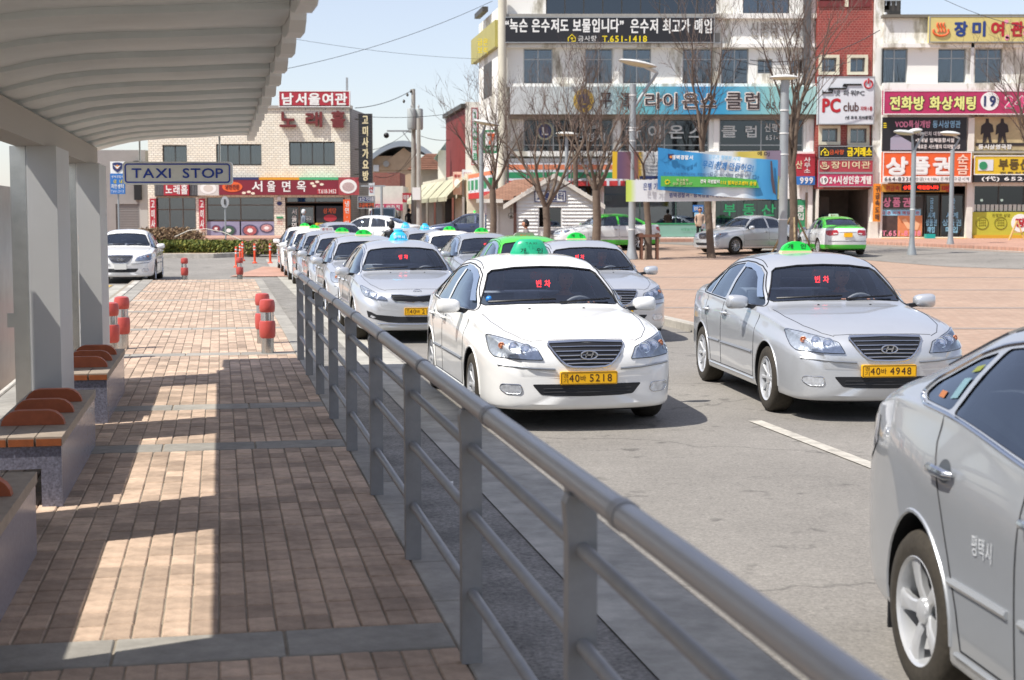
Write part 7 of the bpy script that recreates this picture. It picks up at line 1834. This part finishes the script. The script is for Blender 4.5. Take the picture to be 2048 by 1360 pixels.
tag(blades('dry_shrub', 'x', 'shrub', lambda t: (xh0 - 1.2 + (xh1 - xh0 - 1.6) * t, 63.4), .85, .0, .98, 15000, .06, dr, 6), 'brown leafless shrub mass behind the green hedge', 'shrub')
tag(blades('shrub', 'x', 'shrub', lambda t: (XZ(492, 500, 60)[0] + .9 * t, 60.9), .4, .0, .5, 2600, .06, hg + dr, 7), 'small round shrub at the right tip of the island behind the marker posts', 'shrub')
MB().tube([(xh0 + .3, 62.5, gz(62) + .75), (xh0 + .9, 62.5, gz(62) + 1.02), (xh0 + 1.6, 62.5, gz(62) + 1.08), (xh0 + 2.3, 62.5, gz(62) + .95), (xh0 + 3.0, 62.4, gz(62) + .65), (xh1 + .1, 62.2, gz(62) + .3)], .022, 6).build('garden_arch', M('white_arch_pipe', '#cfc6b8', .6), None, label='pale curved pipe arching over the dry shrub behind the hedge', category='pipe')
pl = thing('granite_planter', 'low grey granite planter with a small bush by the orange marker posts', 'planter', W3(555, 520, 62.5))
px0, px1 = XZ(505, 510, 62.3)[0], XZ(566, 510, 62.3)[0]; gg = gz(62.3)
for i in range(4):
    a = px0 + (px1 - px0) * i / 4; b_ = px0 + (px1 - px0) * (i + 1) / 4 - .03; MB().box(a, b_, 62.1, 62.4, gg - .05, gg + .25).build('stone', [slab_grey, gran][i % 2], pl)
tag(blades('bush', 'x', 'bush', lambda t: (px0 + (px1 - px0 - .3) * t, 62.9), .35, .0, .5, 2600, .06, dr + hg, 8), 'bush of mixed brown and green leaves behind the granite planter', 'bush')
wf_ = thing('tree_guard', 'brown wooden frame around the slender tree trunk', 'tree guard', W3(1298, 520, 57)[:2] + (gz(57) + .12,))
x_ = W3(1298, 520, 57)[0]; g0 = gz(57) + .12
for dx, dy in ((-.3, -.3), (.3, -.3), (.3, .3), (-.3, .3)): MB().box(x_ + dx - .04, x_ + dx + .04, 57 + dy - .04, 57 + dy + .04, g0, g0 + 1.0).build('post', M('guard_wood', '#6d4a3a', .8), wf_)
for dy in (-.36, .28): MB().box(x_ - .42, x_ + .42, 57 + dy, 57 + dy + .08, g0 + .85, g0 + .95).build('rail', MATS['guard_wood'], wf_)
for dx in (-.36, .28): MB().box(x_ + dx, x_ + dx + .08, 56.72 + .0, 57.28, g0 + .951, g0 + 1.0).build('rail', MATS['guard_wood'], wf_)
wb2 = thing('sandwich_board', 'wooden A frame board leaning at the right frame edge by the lime panel', 'board', W3(2030, 485, 71))
p_ = Vector(W3(2030, 488, 71)); MB().bar(p_ + Vector((-.35, 0, 0)), p_ + Vector((.1, .1, 1.1)), .1, .06).build('leg', M('light_wood', '#c9a56a', .7), wb2); MB().bar(p_ + Vector((.5, 0, 0)), p_ + Vector((.12, .1, 1.1)), .1, .06).build('leg', MATS['light_wood'], wb2); MB().bar(p_ + Vector((-.1, .0, .55)), p_ + Vector((.32, .0, .55)), .08, .05).build('rung', MATS['light_wood'], wb2)

# ---------------------------------------------------------------- people
skin = M('skin', '#b98468', .55); hairm = M('black_hair', '#15110f', .6, bump=(60, .5)); eyem = M('eye', '#14100e', .3)
def person(label, joints, edges, root, mats, region, head, hair_len=.1, face=(0, -1), loc=(0, 0, 0), group=None, hat=None):
    """joints: name -> (pos, radius); region: function(co)->material index; head=(centre, size)"""
    t = thing('person', label, 'person', loc, group); me = bpy.data.meshes.new('body'); names = list(joints)
    me.from_pydata([joints[k][0] for k in names], [(names.index(a), names.index(b)) for a, b in edges], [])
    o = bpy.data.objects.new('b', me); sk = o.modifiers.new('s', 'SKIN'); 
    for i, k in enumerate(names):
        r = joints[k][1]; v = me.skin_vertices[0].data[i]; v.radius = r if hasattr(r, '__len__') else (r, r); v.use_root = (k == root)
    ss = o.modifiers.new('u', 'SUBSURF'); ss.levels = 2; ss.render_levels = 2
    m2 = evaluate(o); bpy.data.objects.remove(o)
    m2.materials.clear()
    for m in mats: m2.materials.append(m)
    for p in m2.polygons: p.material_index = region(p.center); 
    m2.shade_smooth(); m2.name = 'body'; bd = link('body', m2, t)
    c, s = Vector(head[0]), head[1]; f = Vector((face[0], face[1], 0)).normalized(); sd_ = Vector((-f.y, f.x, 0))
    def hp(a, b, cc): return c + sd_ * a * s + f * b * s + Vector((0, 0, cc * s))
    m = MB(); o0 = 0; m.ball((0, 0, 0), 1, 14)
    for i, v in enumerate(m.v):
        a, b, z = v; jaw = 1 - .28 * max(0, -z) ** 1.2; front = .10 * math.exp(-((a / .16) ** 2 + ((z + .12) / .22) ** 2)) if b < 0 else 0
        br = .03 * math.exp(-(((z - .18) / .1) ** 2)) if b < 0 else 0; sock = -.05 * math.exp(-(((abs(a) - .32) / .14) ** 2 + ((z - .05) / .12) ** 2)) if b < 0 else 0
        m.v[i] = tuple(hp(a * .36 * jaw, (-b) * (.44 + (front + br + sock) * .9) * (1 if b > 0 else jaw ** .3) , z * .52))
    hd_ = m.build0 if 0 else link('head', m.mesh('head', skin, 80), t)
    for sg in (1, -1):
        e = MB().ball(hp(sg * .14, .40, .03), .035 * s, 5); link('eye', e.mesh('eye', eyem, 80), hd_)
        e = MB().ball(hp(sg * .36, -.03, -.02), .09 * s, 5, squash=(.5, .7, 1)); link('ear', e.mesh('ear', skin, 80), hd_)
    e = MB().ball(hp(0, .42, -.26), .06 * s, 5, squash=(1.5 if abs(sd_.x) > .5 else .6, 1, .35)); link('mouth', e.mesh('mouth', M('lips', '#8a4a40', .5), 80), hd_)
    m = MB(); m.ball((0, 0, 0), 1, 12)
    for i, v in enumerate(m.v):
        a, b, z = v; bb_ = -b
        if z < -.15 * 1: z = max(z, -.15 - hair_len) 
        cut_ = bb_ > .35 and z < .45
        m.v[i] = tuple(hp(a * (.41 if not cut_ else .30), bb_ * (.49 if not cut_ else .30), (z * .58 + .03) if not cut_ else z * .45))
    if hat: link('helmet', m.mesh('helmet', hat, 80), hd_)
    else: link('hair', m.mesh('hair', hairm, 80), hd_)
    return t
def hand(t, wrist, dirn, palm_n, s=1.0):
    """palm with four curled fingers and a thumb"""
    w = Vector(wrist); d = Vector(dirn).normalized(); n_ = Vector(palm_n).normalized(); sd_ = d.cross(n_).normalized(); m = MB()
    m.obox(w + d * .045 * s, d * .045 * s, sd_ * .038 * s, n_ * .014 * s)
    for i in range(4):
        L_ = (.07, .08, .075, .06)[i] * s; b_ = w + d * .088 * s + sd_ * (.028 - .019 * i) * s
        m.tube([b_, b_ + d * L_ * .4 + n_ * .008 * s, b_ + d * L_ * .6 + n_ * .032 * s, b_ + d * L_ * .4 + n_ * .055 * s], [.0095 * s, .009 * s, .008 * s, .007 * s], 6)
    b_ = w + d * .02 * s + sd_ * .036 * s; m.tube([b_, b_ + sd_ * .025 * s + d * .03 * s + n_ * .01 * s, b_ + sd_ * .02 * s + d * .055 * s + n_ * .035 * s], [.012 * s, .011 * s, .009 * s], 6)
    link('hand', m.mesh('hand', skin, 60), t)
def driver(carobj, label, shirt, arm='both', bald=False, turn=0):
    """seated driver in car space, then moved with the car's placement"""
    J = dict(pelvis=((-.16, .37, .62), (.15, .12)), spine=((-.22, .37, .80), (.14, .11)), chest=((-.26, .37, .98), (.18, .12)), neck=((-.25, .37, 1.10), .055), headb=((-.23, .37, 1.17), .055),
             shl=((-.25, .55, 1.03), .06), ell=((-.02, .60, .82), .045), wrl=((.24, .54, .98), .03), shr=((-.25, .19, 1.03), .06), elr=((-.02, .14, .82), .045), wrr=((.24, .22, .98), .03),
             kl=((.28, .47, .70), .075), fl=((.55, .45, .42), .05), kr=((.28, .27, .70), .075), fr=((.55, .29, .42), .05))
    Ed = [('pelvis', 'spine'), ('spine', 'chest'), ('chest', 'neck'), ('neck', 'headb'), ('chest', 'shl'), ('shl', 'ell'), ('ell', 'wrl'), ('chest', 'shr'), ('shr', 'elr'), ('elr', 'wrr'), ('pelvis', 'kl'), ('kl', 'fl'), ('pelvis', 'kr'), ('kr', 'fr')]
    reg = lambda c: 2 if (c.z > 1.09 and c.x < -.1 and abs(c.y - .37) < .09) or c.x > .2 and c.z > .9 else (1 if c.z < .74 else 0)
    t = person(label, J, Ed, 'pelvis', [shirt, M('dark_trousers', '#23252c', .8), skin], reg, ((-.20, .37, 1.265), .235), face=(1, -turn))
    hand(t, (.25, .53, .99), (.8, -.1, .5), (.4, 0, -.8)); hand(t, (.25, .23, .99), (.8, .1, .5), (.4, 0, -.8))
    t.matrix_world = carobj.matrix_world if 0 else Matrix.Translation(carobj.location) @ Matrix.Rotation(carobj.rotation_euler.z, 4, 'Z')
    t['group'] = 'taxi drivers at the wheel'; return t
driver(white, 'driver in a dark jacket seated at the wheel of the front white taxi', M('dark_jacket', '#6b5e62', .85))
driver(silver, 'driver in a dark shirt gripping the grey wheel of the right silver taxi', M('charcoal_shirt', '#464952', .85))
driver(s2, 'driver with a pale hand on the wheel of the middle silver taxi', M('navy_shirt', '#4b5468', .85))
def stander(label, px, Y, mats, scale=1.0, face=(0, -1), reg=None, cut=None, stride=.12, hl=.5, hat=None, dz=.12, seat=False):
    x, _ = XZ(px, 430, Y); g0 = gz(Y) + dz; k = scale; f = Vector((face[0], face[1], 0)).normalized(); s_ = Vector((-f.y, f.x, 0))
    def p(a, b, z): q = s_ * a * k + f * b * k; return (q.x, q.y, z * k)
    J = dict(pelvis=(p(0, 0, .92), (.14, .10)), spine=(p(0, 0, 1.12), (.12, .09)), chest=(p(0, .0, 1.30), (.16, .105)), neck=(p(0, 0, 1.44), .05), headb=(p(0, .01, 1.50), .05),
             shl=(p(.18, 0, 1.38), .055), ell=(p(.22, -.03, 1.10), .042), wrl=(p(.19, .12, .90), .028), shr=(p(-.18, 0, 1.38), .055), elr=(p(-.23, -.03, 1.10), .042), wrr=(p(-.17, .14, .95), .028),
             hl=(p(.09, 0, .86), .09), kl=(p(.10, stride * .5, .48), .06), al=(p(.10, stride, .08), .04), tl=(p(.10, stride + .15, .04), .035), hr=(p(-.09, 0, .86), .09), kr=(p(-.10, -stride * .3, .48), .06), ar=(p(-.10, -stride, .08), .04), tr=(p(-.10, -stride + .15, .04), .035))
    Ed = [('pelvis', 'spine'), ('spine', 'chest'), ('chest', 'neck'), ('neck', 'headb'), ('chest', 'shl'), ('shl', 'ell'), ('ell', 'wrl'), ('chest', 'shr'), ('shr', 'elr'), ('elr', 'wrr'), ('pelvis', 'hl'), ('hl', 'kl'), ('kl', 'al'), ('al', 'tl'), ('pelvis', 'hr'), ('hr', 'kr'), ('kr', 'ar'), ('ar', 'tr')]
    reg = reg or (lambda c: 2 if c.z > 1.46 * k else (0 if c.z > .86 * k else (1 if c.z > .12 else 3)))
    t = person(label, J, Ed, 'pelvis', mats + [M('dark_shoe', '#17171a', .6)], reg, (p(0, .01, 1.60), .235 * k), hl, face, (x, Y, g0), hat=hat)
    for w_, sg in (('wrl', 1), ('wrr', -1)): hand(t, J[w_][0], (f * .6 + Vector((0, 0, -.8))), -s_ * sg, k)
    return t
wm = stander('woman in a pale patterned cardigan and black trousers standing by the parked saloon', 1400, 69, [M('pale_cardigan', '#b59b86', .9, noise=(30, .3)), M('black_trousers', '#1b1c20', .85), skin], .98, (-.2, -1), stride=.05, hl=.9)
bg_ = MB().prism([(.05, .70), (.30, .70), (.27, .95), (.08, .95)], 'y', -.22, -.12); bo = link('handbag', bg_.mesh('handbag', M('grey_handbag', '#8f9098', .6)), None); bo.location = wm.location; tag(bo, 'pale grey handbag held in front of the standing woman', 'handbag')
stander('person with black hair and dark jacket standing behind the blue dome sign', 783, 45.5, [M('black_coat', '#17181b', .85), M('black_trousers', '#1b1c20', .85), skin], 1.03, (.2, 1), dz=0, stride=.1, hl=.6)
stander('rider in a white helmet and grey jacket near the restaurant door', 607, 72, [M('grey_jacket', '#6e7680', .85), M('black_trousers', '#1b1c20', .85), skin], .98, (.8, .4), dz=.0, hat=M('white_helmet', '#d8dadb', .3))
stander('person with tied hair and a grey top beside the kiosk window', 1052, 44, [M('grey_top', '#77706c', .85), M('black_trousers', '#1b1c20', .85), skin], .98, (-1, -.1), dz=.12, hl=.5)
stander('distant pedestrian in dark clothes walking up the narrow street', 818, 92, [M('black_coat', '#17181b', .85), M('black_trousers', '#1b1c20', .85), skin], 1.0, (0, 1), dz=.1)
stander('man in black standing behind the office shop glass', 1352, 77.5, [M('black_shirt', '#1d1f24', .85), M('black_trousers', '#1b1c20', .85), skin], 1.05, (-.2, -1), dz=.3)

bpy.data.scenes.remove(TMP)
